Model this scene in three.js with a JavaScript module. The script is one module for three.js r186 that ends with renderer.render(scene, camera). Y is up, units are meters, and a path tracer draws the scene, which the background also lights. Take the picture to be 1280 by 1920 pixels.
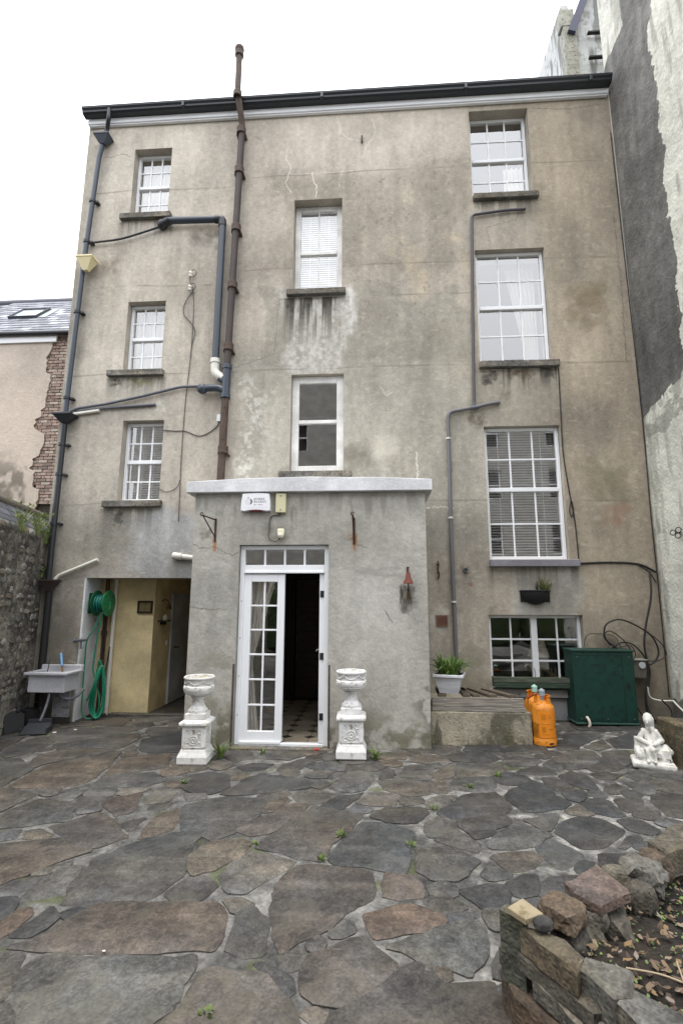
import * as THREE from 'three';
import { RoundedBoxGeometry } from 'three/addons/geometries/RoundedBoxGeometry.js';
import { mergeGeometries, mergeVertices, toCreasedNormals } from 'three/addons/utils/BufferGeometryUtils.js';
import { MarchingCubes } from 'three/addons/objects/MarchingCubes.js';

// ---------------------------------------------------------------- camera, sky, sun, exposure
const scene = new THREE.Scene();
const camera = new THREE.PerspectiveCamera(90.6, 682 / 1024, 0.05, 400);
camera.position.set(0, 1.7, 0);
camera.rotation.order = 'YXZ';
camera.rotation.set(0.17465, 0.06734, 0.00316);
scene.add(camera);

{ // bright, even overcast: brighter overhead than towards the horizon, faint cloud structure
  const w = 256, h = 128, d = new Float32Array(w * h * 4);
  for (let j = 0; j < h; j++) for (let i = 0; i < w; i++) {
    const el = (j / (h - 1) - 0.5) * Math.PI, az = i / w * Math.PI * 2;
    const up = Math.max(0, Math.sin(el));
    const c = 0.04 * Math.sin(3 * az + 4 * el) * Math.sin(5 * el + 1.3) + 0.03 * Math.sin(7 * az - 6 * el);
    const L = el < 0 ? 0.25 : (0.72 + 0.5 * up) * (1 + c * Math.min(1, up * 3));
    const k = (j * w + i) * 4;
    d[k] = L * 0.975; d[k + 1] = L; d[k + 2] = L * 1.05; d[k + 3] = 1;
  }
  const sky = new THREE.DataTexture(d, w, h, THREE.RGBAFormat, THREE.FloatType);
  sky.mapping = THREE.EquirectangularReflectionMapping; sky.magFilter = THREE.LinearFilter; sky.needsUpdate = true;
  scene.background = sky; scene.environment = sky;
}
const sun = new THREE.DirectionalLight(0xfff4e6, 0.55);
sun.position.set(-3, 32, 2); sun.target.position.set(0, 0, -5);
sun.castShadow = true; sun.shadow.radius = 30; sun.shadow.mapSize.set(2048, 2048);
Object.assign(sun.shadow.camera, { left: -16, right: 16, top: 16, bottom: -16, near: 1, far: 70 });
scene.add(sun, sun.target);

const renderer = new THREE.WebGLRenderer({ antialias: true });
renderer.setSize(682, 1024);
renderer.toneMapping = THREE.LinearToneMapping;
renderer.toneMappingExposure = 2.85;
renderer.shadowMap.enabled = true;

// ---------------------------------------------------------------- helpers
let seed = 12345;
const rnd = () => { seed = (seed + 0x6d2b79f5) | 0; let t = Math.imul(seed ^ (seed >>> 15), 1 | seed); t = (t + Math.imul(t ^ (t >>> 7), 61 | t)) ^ t; return ((t ^ (t >>> 14)) >>> 0) / 4294967296; };
const rr = (a, b) => a + (b - a) * rnd();
const clamp = (x, a = 0, b = 1) => Math.min(b, Math.max(a, x));
const ss = (a, b, x) => { const t = clamp((x - a) / (b - a)); return t * t * (3 - 2 * t); };
const lerp = (a, b, t) => a + (b - a) * t;
function h2(i, j, s) { let h = Math.imul(i, 374761393) ^ Math.imul(j, 668265263) ^ Math.imul(s, 1274126177); h = Math.imul(h ^ (h >>> 13), 1274126177); return ((h ^ (h >>> 16)) >>> 0) / 4294967296; }
function vn(x, y, s = 0, per = 0) { // value noise 0..1, optionally periodic
  let i = Math.floor(x), j = Math.floor(y); const fx = x - i, fy = y - j, u = fx * fx * (3 - 2 * fx), v = fy * fy * (3 - 2 * fy);
  let i1 = i + 1, j1 = j + 1;
  if (per) { i = ((i % per) + per) % per; j = ((j % per) + per) % per; i1 = ((i1 % per) + per) % per; j1 = ((j1 % per) + per) % per; }
  const a = h2(i, j, s), b = h2(i1, j, s), c = h2(i, j1, s), d = h2(i1, j1, s);
  return a + (b - a) * u + (c - a + (a - b - c + d) * u) * v;
}
function fbm(x, y, s = 0, o = 4, per = 0) { let a = 0.5, t = 0, n = 0; for (let k = 0; k < o; k++) { t += a * vn(x, y, s + k * 17, per); n += a; a *= 0.55; x *= 2; y *= 2; per *= 2; } return t / n; }
const names = new Map();
function numbered(name) { const n = names.get(name) || 0; names.set(name, n + 1); return n ? name + '_' + String(n).padStart(3, '0') : name; }
function add(o, parent) { (parent || scene).add(o); return o; }
function mesh(name, geo, mat, parent) {
  if (Array.isArray(geo)) geo = join(geo);
  const m = new THREE.Mesh(geo, mat); m.name = parent && parent !== scene ? name : numbered(name);
  m.castShadow = m.receiveShadow = true; return add(m, parent);
}
function join(list) {
  list = list.filter(Boolean).map(g => { const n = g.index ? g.toNonIndexed() : g.clone(); for (const k of Object.keys(n.attributes)) if (!['position', 'normal', 'uv'].includes(k)) n.deleteAttribute(k); return n; });
  return mergeGeometries(list);
}
function tag(o, label, category, group, kind) { o.userData.label = label; if (category) o.userData.category = category; if (group) o.userData.group = group; if (kind) o.userData.kind = kind; return o; }
function thing(name, label, category, pos = [0, 0, 0], group) { const g = new THREE.Group(); g.name = numbered(name); g.position.set(...pos); scene.add(g); return tag(g, label, category, group); }
function part(name, parent) { const g = new THREE.Group(); g.name = name; parent.add(g); return g; }

const V = (x, y, z) => new THREE.Vector3(x, y, z);
function box(x0, x1, y0, y1, z0, z1, r = 0) { // box between bounds, uv in metres
  const w = x1 - x0, h = y1 - y0, d = z1 - z0;
  const g = r ? new RoundedBoxGeometry(w, h, d, 2, Math.min(r, w / 2.01, h / 2.01, d / 2.01)) : new THREE.BoxGeometry(w, h, d);
  g.translate((x0 + x1) / 2, (y0 + y1) / 2, (z0 + z1) / 2); return metreUV(g);
}
function metreUV(g, off = [0, 0], s = 1) { // box-projected uv, in the object's own metres
  if (g.index) g = g.toNonIndexed();
  const p = g.attributes.position, n = g.attributes.normal, uv = new Float32Array(p.count * 2), e1 = V(0, 0, 0), e2 = V(0, 0, 0), a = V(0, 0, 0), b = V(0, 0, 0), c = V(0, 0, 0);
  for (let i = 0; i < p.count; i += 3) {
    a.fromBufferAttribute(p, i); b.fromBufferAttribute(p, i + 1); c.fromBufferAttribute(p, i + 2);
    e1.subVectors(b, a).cross(e2.subVectors(c, a));
    const ax = Math.abs(e1.x), ay = Math.abs(e1.y), az = Math.abs(e1.z);
    for (let k = 0; k < 3; k++) {
      const q = k === 0 ? a : k === 1 ? b : c, i2 = (i + k) * 2;
      if (ay >= ax && ay >= az) { uv[i2] = q.x * s + off[0]; uv[i2 + 1] = q.z * s + off[1]; }
      else if (ax >= az) { uv[i2] = q.z * s + off[0]; uv[i2 + 1] = q.y * s + off[1]; }
      else { uv[i2] = q.x * s + off[0]; uv[i2 + 1] = q.y * s + off[1]; }
    }
  }
  g.setAttribute('uv', new THREE.BufferAttribute(uv, 2)); return g;
}
function rod(a, b, r, r2 = r, seg = 14) { // cylinder between two points
  const A = V(...a), B = V(...b), L = A.distanceTo(B), g = new THREE.CylinderGeometry(r2, r, L, seg, 1);
  g.applyQuaternion(new THREE.Quaternion().setFromUnitVectors(V(0, 1, 0), B.clone().sub(A).normalize()));
  return g.translate((A.x + B.x) / 2, (A.y + B.y) / 2, (A.z + B.z) / 2);
}
function tube(pts, r, opt = {}) { // swept pipe; corner = radius of the bends (polyline) or smooth curve
  const P = pts.map(p => V(...p)); let curve;
  if (opt.corner) {
    curve = new THREE.CurvePath(); let prev = P[0];
    for (let i = 1; i < P.length - 1; i++) {
      const c = P[i], d1 = c.clone().sub(P[i - 1]), d2 = P[i + 1].clone().sub(c), k = Math.min(opt.corner, d1.length() * 0.45, d2.length() * 0.45);
      const s = c.clone().addScaledVector(d1.normalize(), -k), e = c.clone().addScaledVector(d2.normalize(), k);
      curve.add(new THREE.LineCurve3(prev, s)); curve.add(new THREE.QuadraticBezierCurve3(s, c, e)); prev = e;
    }
    curve.add(new THREE.LineCurve3(prev, P[P.length - 1]));
    const list = []; curve.curves.forEach((c, i) => { const n = c.isLineCurve3 ? 1 : 6; for (let k = i ? 1 : 0; k <= n; k++) list.push(c.getPoint(k / n)); });
    return pipe(list, r, opt.seg || 12);
  }
  curve = new THREE.CatmullRomCurve3(P, !!opt.closed, 'centripetal');
  return new THREE.TubeGeometry(curve, opt.n || P.length * 8, r, opt.seg || 8, !!opt.closed);
}
function pipe(list, r, seg) { // mitred sweep along a list of points
  const pos = [], uv = [], idx = []; let N = V(0, 0, 0), len = 0;
  const t0 = list[1].clone().sub(list[0]).normalize(); N.crossVectors(t0, Math.abs(t0.y) > 0.9 ? V(1, 0, 0) : V(0, 1, 0)).normalize();
  for (let i = 0; i < list.length; i++) {
    const a = list[Math.max(0, i - 1)], b = list[Math.min(list.length - 1, i + 1)], t = b.clone().sub(a).normalize();
    N.addScaledVector(t, -N.dot(t)).normalize(); const Bn = V(0, 0, 0).crossVectors(t, N);
    if (i) len += list[i].distanceTo(list[i - 1]);
    for (let k = 0; k <= seg; k++) { const f = k / seg * Math.PI * 2, c = Math.cos(f) * r, s = Math.sin(f) * r; pos.push(list[i].x + N.x * c + Bn.x * s, list[i].y + N.y * c + Bn.y * s, list[i].z + N.z * c + Bn.z * s); uv.push(k / seg * r * 6.28, len); }
  }
  for (let i = 0; i < list.length - 1; i++) for (let k = 0; k < seg; k++) { const p = i * (seg + 1) + k, q = p + seg + 1; idx.push(p, q, p + 1, q, q + 1, p + 1); }
  const w = seg + 1, c0 = pos.length / 3; pos.push(...list[0].toArray()); uv.push(0, 0); const c1 = c0 + 1; pos.push(...list[list.length - 1].toArray()); uv.push(0, len);
  for (let k = 0; k < seg; k++) { idx.push(c0, k, k + 1); const e = (list.length - 1) * w + k; idx.push(c1, e + 1, e); }
  const g = new THREE.BufferGeometry(); g.setAttribute('position', new THREE.Float32BufferAttribute(pos, 3)); g.setAttribute('uv', new THREE.Float32BufferAttribute(uv, 2)); g.setIndex(idx);
  const n = toCreasedNormals(g.toNonIndexed(), 0.9); return n;
}
function lathe(profile, seg = 28, x = 0, y = 0, z = 0) { const g = new THREE.LatheGeometry(profile.map(p => new THREE.Vector2(p[0], p[1])), seg); g.translate(x, y, z); return toCreasedNormals(g.toNonIndexed(), 0.7); }
function quad(a, b, c, d) { const g = new THREE.BufferGeometry(); g.setAttribute('position', new THREE.Float32BufferAttribute([...a, ...b, ...c, ...a, ...c, ...d], 3)); g.computeVertexNormals(); g.setAttribute('uv', new THREE.Float32BufferAttribute(new Array(12).fill(0), 2)); return metreUV(g); }
function panel(shapePts, holes, depth) { // outline in x,y with rectangular holes, thickness towards +z from 0
  const s = new THREE.Shape(shapePts.map(p => new THREE.Vector2(p[0], p[1])));
  for (const [x0, x1, y0, y1] of holes) s.holes.push(new THREE.Path([[x0, y0], [x0, y1], [x1, y1], [x1, y0]].map(p => new THREE.Vector2(...p))));
  return new THREE.ExtrudeGeometry(s, { depth, bevelEnabled: false });
}
// an irregular slab: outline [x,z,...] lying flat, chipped edges, rounded arris
function slab(flat, yTop, thick, o = {}) {
  let P = []; for (let i = 0; i < flat.length; i += 2) P.push([flat[i], flat[i + 1]]);
  let area = 0; for (let i = 0; i < P.length; i++) { const a = P[i], b = P[(i + 1) % P.length]; area += a[0] * b[1] - b[0] * a[1]; }
  if (area < 0) P.reverse();
  const step = o.step || 0.13, jit = o.jit ?? 0.014, sd = (o.seed || 0) * 31;
  if (o.round) { const C = []; for (let i = 0; i < P.length; i++) { const a = P[(i + P.length - 1) % P.length], b = P[i], c = P[(i + 1) % P.length], k1 = Math.min(0.3, o.round / Math.hypot(a[0] - b[0], a[1] - b[1])), k2 = Math.min(0.3, o.round / Math.hypot(c[0] - b[0], c[1] - b[1])); C.push([lerp(b[0], a[0], k1), lerp(b[1], a[1], k1)], [lerp(b[0], c[0], k2), lerp(b[1], c[1], k2)]); } P = C; }
  let Q = [];
  for (let i = 0; i < P.length; i++) {
    const a = P[i], b = P[(i + 1) % P.length], L = Math.hypot(b[0] - a[0], b[1] - a[1]), n = Math.max(1, Math.round(L / step)), nx = (b[1] - a[1]) / (L || 1), nz = -(b[0] - a[0]) / (L || 1);
    for (let k = 0; k < n; k++) { const t = k / n, x = lerp(a[0], b[0], t), z = lerp(a[1], b[1], t), j = (fbm(x * 9, z * 9, sd, 2) - 0.5) * 4 * jit + (vn(x * 37, z * 37, sd + 3) - 0.5) * jit; Q.push([x + nx * j, z + nz * j]); }
  }
  const inset = (R, d) => R.map((p, i) => { const a = R[(i + R.length - 1) % R.length], b = R[(i + 1) % R.length]; let e1x = p[0] - a[0], e1z = p[1] - a[1], e2x = b[0] - p[0], e2z = b[1] - p[1]; const l1 = Math.hypot(e1x, e1z) || 1, l2 = Math.hypot(e2x, e2z) || 1; let nx = -(e1z / l1 + e2z / l2), nz = e1x / l1 + e2x / l2; const l = Math.hypot(nx, nz) || 1; return [p[0] + nx / l * d, p[1] + nz / l * d]; });
  const base = inset(Q, o.gap || 0), arris = o.arris ?? 0.008, top = inset(base, arris).map((p, i) => { const k = o.chip ? vn(p[0] * 23, p[1] * 23, sd + 9) * o.chip : 0, q = base[i], dx = p[0] - q[0], dz = p[1] - q[1], l = Math.hypot(dx, dz) || 1; return [p[0] + dx / l * k, p[1] + dz / l * k]; });
  let cx = 0, cz = 0; base.forEach(p => { cx += p[0] / base.length; cz += p[1] / base.length; });
  const tx = o.tilt ? o.tilt[0] : 0, tz = o.tilt ? o.tilt[1] : 0, Y = p => yTop(p[0], p[1]) + (p[0] - cx) * tx + (p[1] - cz) * tz + (vn(p[0] * 6, p[1] * 6, sd + 5) - 0.5) * (o.rough ?? 0.006);
  const pos = [], n = base.length;
  const tri = (a, b, c) => pos.push(...a, ...b, ...c);
  const up = (p, dy) => [p[0], Y(p) + dy, p[1]];
  for (const f of THREE.ShapeUtils.triangulateShape(top.map(p => new THREE.Vector2(p[0], p[1])), [])) tri(up(top[f[0]], 0), up(top[f[2]], 0), up(top[f[1]], 0));
  for (let i = 0; i < n; i++) {
    const k = (i + 1) % n, a = up(top[i], 0), b = up(top[k], 0), c = up(base[i], -arris * 0.8), d = up(base[k], -arris * 0.8), e = up(base[i], -thick), f = up(base[k], -thick);
    tri(a, b, c); tri(b, d, c); tri(c, d, e); tri(d, f, e);
  }
  const g = new THREE.BufferGeometry(); g.setAttribute('position', new THREE.Float32BufferAttribute(pos, 3)); g.computeVertexNormals();
  return metreUV(toCreasedNormals(g, 0.6), [(sd * 0.37) % 7, (sd * 0.61) % 5]);
}
// a boulder or rubble stone: a rounded, broken block of about w x h x d
function rock(w, h, d, sd, o = {}) {
  let g = new THREE.IcosahedronGeometry(1, o.detail ?? 2); g.deleteAttribute('uv'); g.deleteAttribute('normal'); g = mergeVertices(g, 1e-4);
  const p = g.attributes.position, k = o.boxy ?? 0.5;
  for (let i = 0; i < p.count; i++) {
    let x = p.getX(i), y = p.getY(i), z = p.getZ(i); const m = Math.max(Math.abs(x), Math.abs(y), Math.abs(z));
    const q = lerp(1, 0.86 / m, k), n = 1 + (fbm(x * 1.7 + sd * 7.1, y * 1.7 + z * 2.3 + sd * 3.3, sd, 3) - 0.5) * (o.amp ?? 0.5);
    p.setXYZ(i, x * q * n * w / 2, y * q * n * h / 2, z * q * n * d / 2);
  }
  g.computeVertexNormals(); return metreUV(toCreasedNormals(g.toNonIndexed(), o.crease ?? 0.55), [sd * 0.731 % 9, sd * 0.417 % 9]);
}

// ---------------------------------------------------------------- textures
function raster(w, h, fn) { const c = document.createElement('canvas'); c.width = w; c.height = h; const x = c.getContext('2d'), im = x.createImageData(w, h), d = im.data; for (let j = 0; j < h; j++) for (let i = 0; i < w; i++) { const q = fn(i, j), k = (j * w + i) * 4; d[k] = q[0]; d[k + 1] = q[1]; d[k + 2] = q[2]; d[k + 3] = 255; } x.putImageData(im, 0, 0); return c; }
function texture(canvas, o = {}) { const t = new THREE.CanvasTexture(canvas); t.wrapS = t.wrapT = o.clamp ? THREE.ClampToEdgeWrapping : THREE.RepeatWrapping; t.magFilter = THREE.LinearFilter; if (o.srgb !== false) t.colorSpace = THREE.SRGBColorSpace; if (o.repeat) t.repeat.set(...o.repeat); if (o.offset) t.offset.set(...o.offset); return t; }
const grey = v => { v = clamp(v) * 255; return [v, v, v]; };
// periodic tiles: size n pixels, one tile = `m` metres
const tile = (n, m, fn, srgb) => texture(raster(n, n, (i, j) => fn(i / n, j / n)), { repeat: [1 / m, 1 / m], srgb });
const T = {
  stucco: tile(512, 1.1, (u, v) => grey(0.5 * fbm(u * 40, v * 40, 3, 3, 40) + 0.5 * fbm(u * 9, v * 9, 8, 3, 9)), false),
  rough: tile(512, 0.9, (u, v) => grey(0.45 * fbm(u * 48, v * 48, 13, 2, 48) + 0.55 * fbm(u * 12, v * 12, 18, 3, 12)), false),
  stone: tile(1024, 1.7, (u, v) => { // slate-like flags: mottled, faintly bedded, lichen flecks
    const a = fbm(u * 6, v * 6, 21, 5, 6), b = fbm(u * 26, v * 20, 22, 3, 26), l = fbm(u * 9 + 3 * fbm(u * 4, v * 4, 27, 2, 4), v * 9, 24, 3, 9), sp = vn(u * 190, v * 190, 25, 190), sp2 = vn(u * 75, v * 75, 26, 75);
    const bed = fbm(u * 4 + 2 * a, v * 22, 28, 3, 4), hue = fbm(u * 3, v * 3, 29, 4, 3) - 0.5;
    const gr = fbm(u * 80, v * 80, 30, 2, 80); let k = 150 + (a - 0.5) * 85 + (b - 0.5) * 62 + (bed - 0.5) * 60 + (sp - 0.5) * 50 + (gr - 0.5) * 50;
    let c = [k * (1 + hue * 0.16), k * (0.985 + hue * 0.02), k * (0.955 - hue * 0.16)];
    const w = ss(0.56, 0.7, l) * 0.4; c = [lerp(c[0], 168, w), lerp(c[1], 168, w), lerp(c[2], 152, w)];
    if (sp2 > 0.95) { const q = (sp2 - 0.95) / 0.05 * 0.8; c = [lerp(c[0], 205, q), lerp(c[1], 204, q), lerp(c[2], 195, q)]; }
    return c;
  }),
  stoneBump: tile(1024, 1.7, (u, v) => grey(0.55 * fbm(u * 5, v * 5, 21, 5, 5) + 0.3 * fbm(u * 26, v * 20, 22, 3, 26) + 0.15 * vn(u * 190, v * 190, 25, 190)), false),
  mortar: tile(1024, 1.9, (u, v) => { const a = fbm(u * 7, v * 7, 31, 4, 7), b = vn(u * 220, v * 220, 32, 220), c = fbm(u * 34, v * 34, 33, 2, 34), w = ss(0.5, 0.64, fbm(u * 6, v * 6, 35, 3, 6)); const dk = ss(0.54, 0.66, fbm(u * 13, v * 13, 36, 3, 13)); let k = 116 + (a - 0.5) * 120 + (b - 0.5) * 48 + (c - 0.5) * 70; k = lerp(k, 176 + (b - 0.5) * 50, w * 0.6); k = lerp(k, 70 + (b - 0.5) * 40, dk * 0.55); return [k, k * 0.985, k * 0.95]; }),
  wood: tile(512, 0.8, (u, v) => { const a = fbm(u * 5, v * 60, 41, 3, 5 * 1), b = fbm(u * 2, v * 14, 43, 3, 2); const k = 195 + (vn(u * 6, v * 90, 44, 0) - 0.5) * 70 + (b - 0.5) * 90; return [k, k * 0.98, k * 0.95]; }),
  mottle: tile(512, 1.3, (u, v) => { const k = 232 + (fbm(u * 5, v * 5, 51, 5, 5) - 0.5) * 70 + (vn(u * 120, v * 120, 52, 120) - 0.5) * 22; return [k, k, k]; }),
  dirt: tile(512, 0.7, (u, v) => { const k = 232 + (fbm(u * 6, v * 6, 61, 5, 6) - 0.5) * 60, d = ss(0.52, 0.8, fbm(u * 13, v * 13, 63, 5, 13)); return [k * (1 - 0.3 * d), k * (1 - 0.32 * d), k * (1 - 0.38 * d)]; }),
};
function mat(color, o = {}) { const { rough = 0.85, phys, ...r } = o; return new (phys ? THREE.MeshPhysicalMaterial : THREE.MeshStandardMaterial)({ color, roughness: rough, ...r }); }
const lin = (r, g, b) => new THREE.Color().setRGB(r, g, b);
const M = {
  upvc: mat(0xe9ebee, { rough: 0.35 }), timberWhite: mat(0xf0efec, { rough: 0.55, map: T.mottle, bumpMap: T.rough, bumpScale: 0.002 }),
  glass: mat(0xffffff, { phys: true, transmission: 1, thickness: 0, ior: 2.8, rough: 0.0 }),
  sill: mat(0xb5b3ae, { map: T.stone, bumpMap: T.rough, bumpScale: 0.006, rough: 0.95 }),
  black: mat(0x24272c, { rough: 0.42 }), blackMatt: mat(0x1c1c1d, { rough: 0.75 }), navy: mat(0x39414c, { rough: 0.4 }), greyPipe: mat(0x5d5f66, { rough: 0.5 }),
  iron: mat(0x55443a, { rough: 0.7, map: T.dirt }), ironRust: mat(0x4a3226, { rough: 0.9, map: T.dirt }), brownIron: mat(0x3a2f2c, { rough: 0.7 }),
  whitePipe: mat(0xd8d6cc, { rough: 0.45 }), cream: mat(0xe0d3a8, { rough: 0.5 }), creamBox: mat(0xc9c4a0, { rough: 0.5 }),
  whitePaint: mat(0xe6e6e4, { rough: 0.7, map: T.dirt, bumpMap: T.rough, bumpScale: 0.003 }), capPaint: mat(0xe2e3e6, { rough: 0.6, map: T.mottle, bumpMap: T.stucco, bumpScale: 0.004 }),
  cable: mat(0x1a1a1c, { rough: 0.6 }), cableGrey: mat(0x55524d, { rough: 0.7 }),
  room: mat(0x9a948a, { rough: 0.95 }),
  curtain: mat(0xe8e4da, { rough: 0.95, side: THREE.DoubleSide, phys: true, transmission: 0.35, thickness: 0 }), blind: mat(0xd6d6d6, { rough: 0.6 }),
};
const mixTo = (c, r, g, b, k) => { c[0] += (r - c[0]) * k; c[1] += (g - c[1]) * k; c[2] += (b - c[2]) * k; };
// ---------------------------------------------------------------- the ground: a mortar bed with flagstones of its own, falling slightly to the left
const FZ = -7.7, PZ = -6.28;                       // faces of the house and of the porch
const gy = (x) => 0.02 * (clamp(x, -5.2, 5) + 0.8);
{
  const g = new THREE.PlaneGeometry(120, 120, 1, 1); g.rotateX(-Math.PI / 2); g.translate(0, -0.35, 0);
  const land = mesh('ground', metreUV(g), mat(0x6b675c, { map: T.mortar, rough: 1 })); tag(land, 'bare earth and yards round the house', 'ground', null, 'structure');
}
const patio = new THREE.Group(); patio.name = 'patio'; scene.add(patio); tag(patio, 'crazy paving of irregular dark flagstones bedded in pale mortar', 'paving', null, 'structure');
{
  const N = 90, x0 = -5.4, x1 = 5.2, z0 = -8.0, z1 = 4, pos = [], idx = [];
  for (let j = 0; j <= N; j++) for (let i = 0; i <= N; i++) { const x = lerp(x0, x1, i / N), z = lerp(z0, z1, j / N); pos.push(x, gy(x) - 0.009 + (fbm(x * 3, z * 3, 71, 3) - 0.5) * 0.014, z); }
  for (let j = 0; j < N; j++) for (let i = 0; i < N; i++) { const a = j * (N + 1) + i; idx.push(a, a + N + 1, a + 1, a + 1, a + N + 1, a + N + 2); }
  const g = new THREE.BufferGeometry(); g.setAttribute('position', new THREE.Float32BufferAttribute(pos, 3)); g.setIndex(idx); g.computeVertexNormals(); g.setAttribute('uv', new THREE.Float32BufferAttribute(new Array(pos.length / 3 * 2).fill(0), 2));
  // bedding mortar: grey and dirty, with whiter repointing in the joints of the darker paving
  const w = 850, h = 960, c = raster(w, h, (i, j) => {
    const x = x0 + (i + 0.5) / w * (x1 - x0), z = z0 + (1 - (j + 0.5) / h) * (z1 - z0), a = fbm(x * 2.3, z * 2.3, 73, 4), b = vn(x * 110, z * 110, 74), f = fbm(x * 13, z * 13, 75, 3), n = fbm(x * 1.1, z * 1.1, 76, 3);
    let k = 88 + (a - 0.5) * 80 + (b - 0.5) * 40 + (f - 0.5) * 60;
    const wh = ss(0.44, 0.62, f + (a - 0.5) * 0.5) * (0.18 + 0.7 * ss(-0.4, 1.3, x + (n - 0.5) * 2.4)) * (1 - ss(-1.6, -0.4, z) * 0.7);
    k = lerp(k, 122 + (b - 0.5) * 60 + (f - 0.5) * 80, wh * 0.6); if (f > 0.64) k = lerp(k, 186, (f - 0.64) * 2.5 * wh);
    const cc = [k, k * 0.985, k * 0.95]; mixTo(cc, 70, 78, 40, ss(0.66, 0.76, fbm(x * 5, z * 5, 77, 4)) * 0.5); return cc;
  });
  const bt = texture(c, { clamp: true, repeat: [1 / (x1 - x0), 1 / (z1 - z0)], offset: [-x0 / (x1 - x0), -z0 / (z1 - z0)] });
  mesh('mortar_bed', metreUV(g), mat(0xffffff, { map: bt, bumpMap: T.rough, bumpScale: 0.012, rough: 1 }), patio);
}
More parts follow.
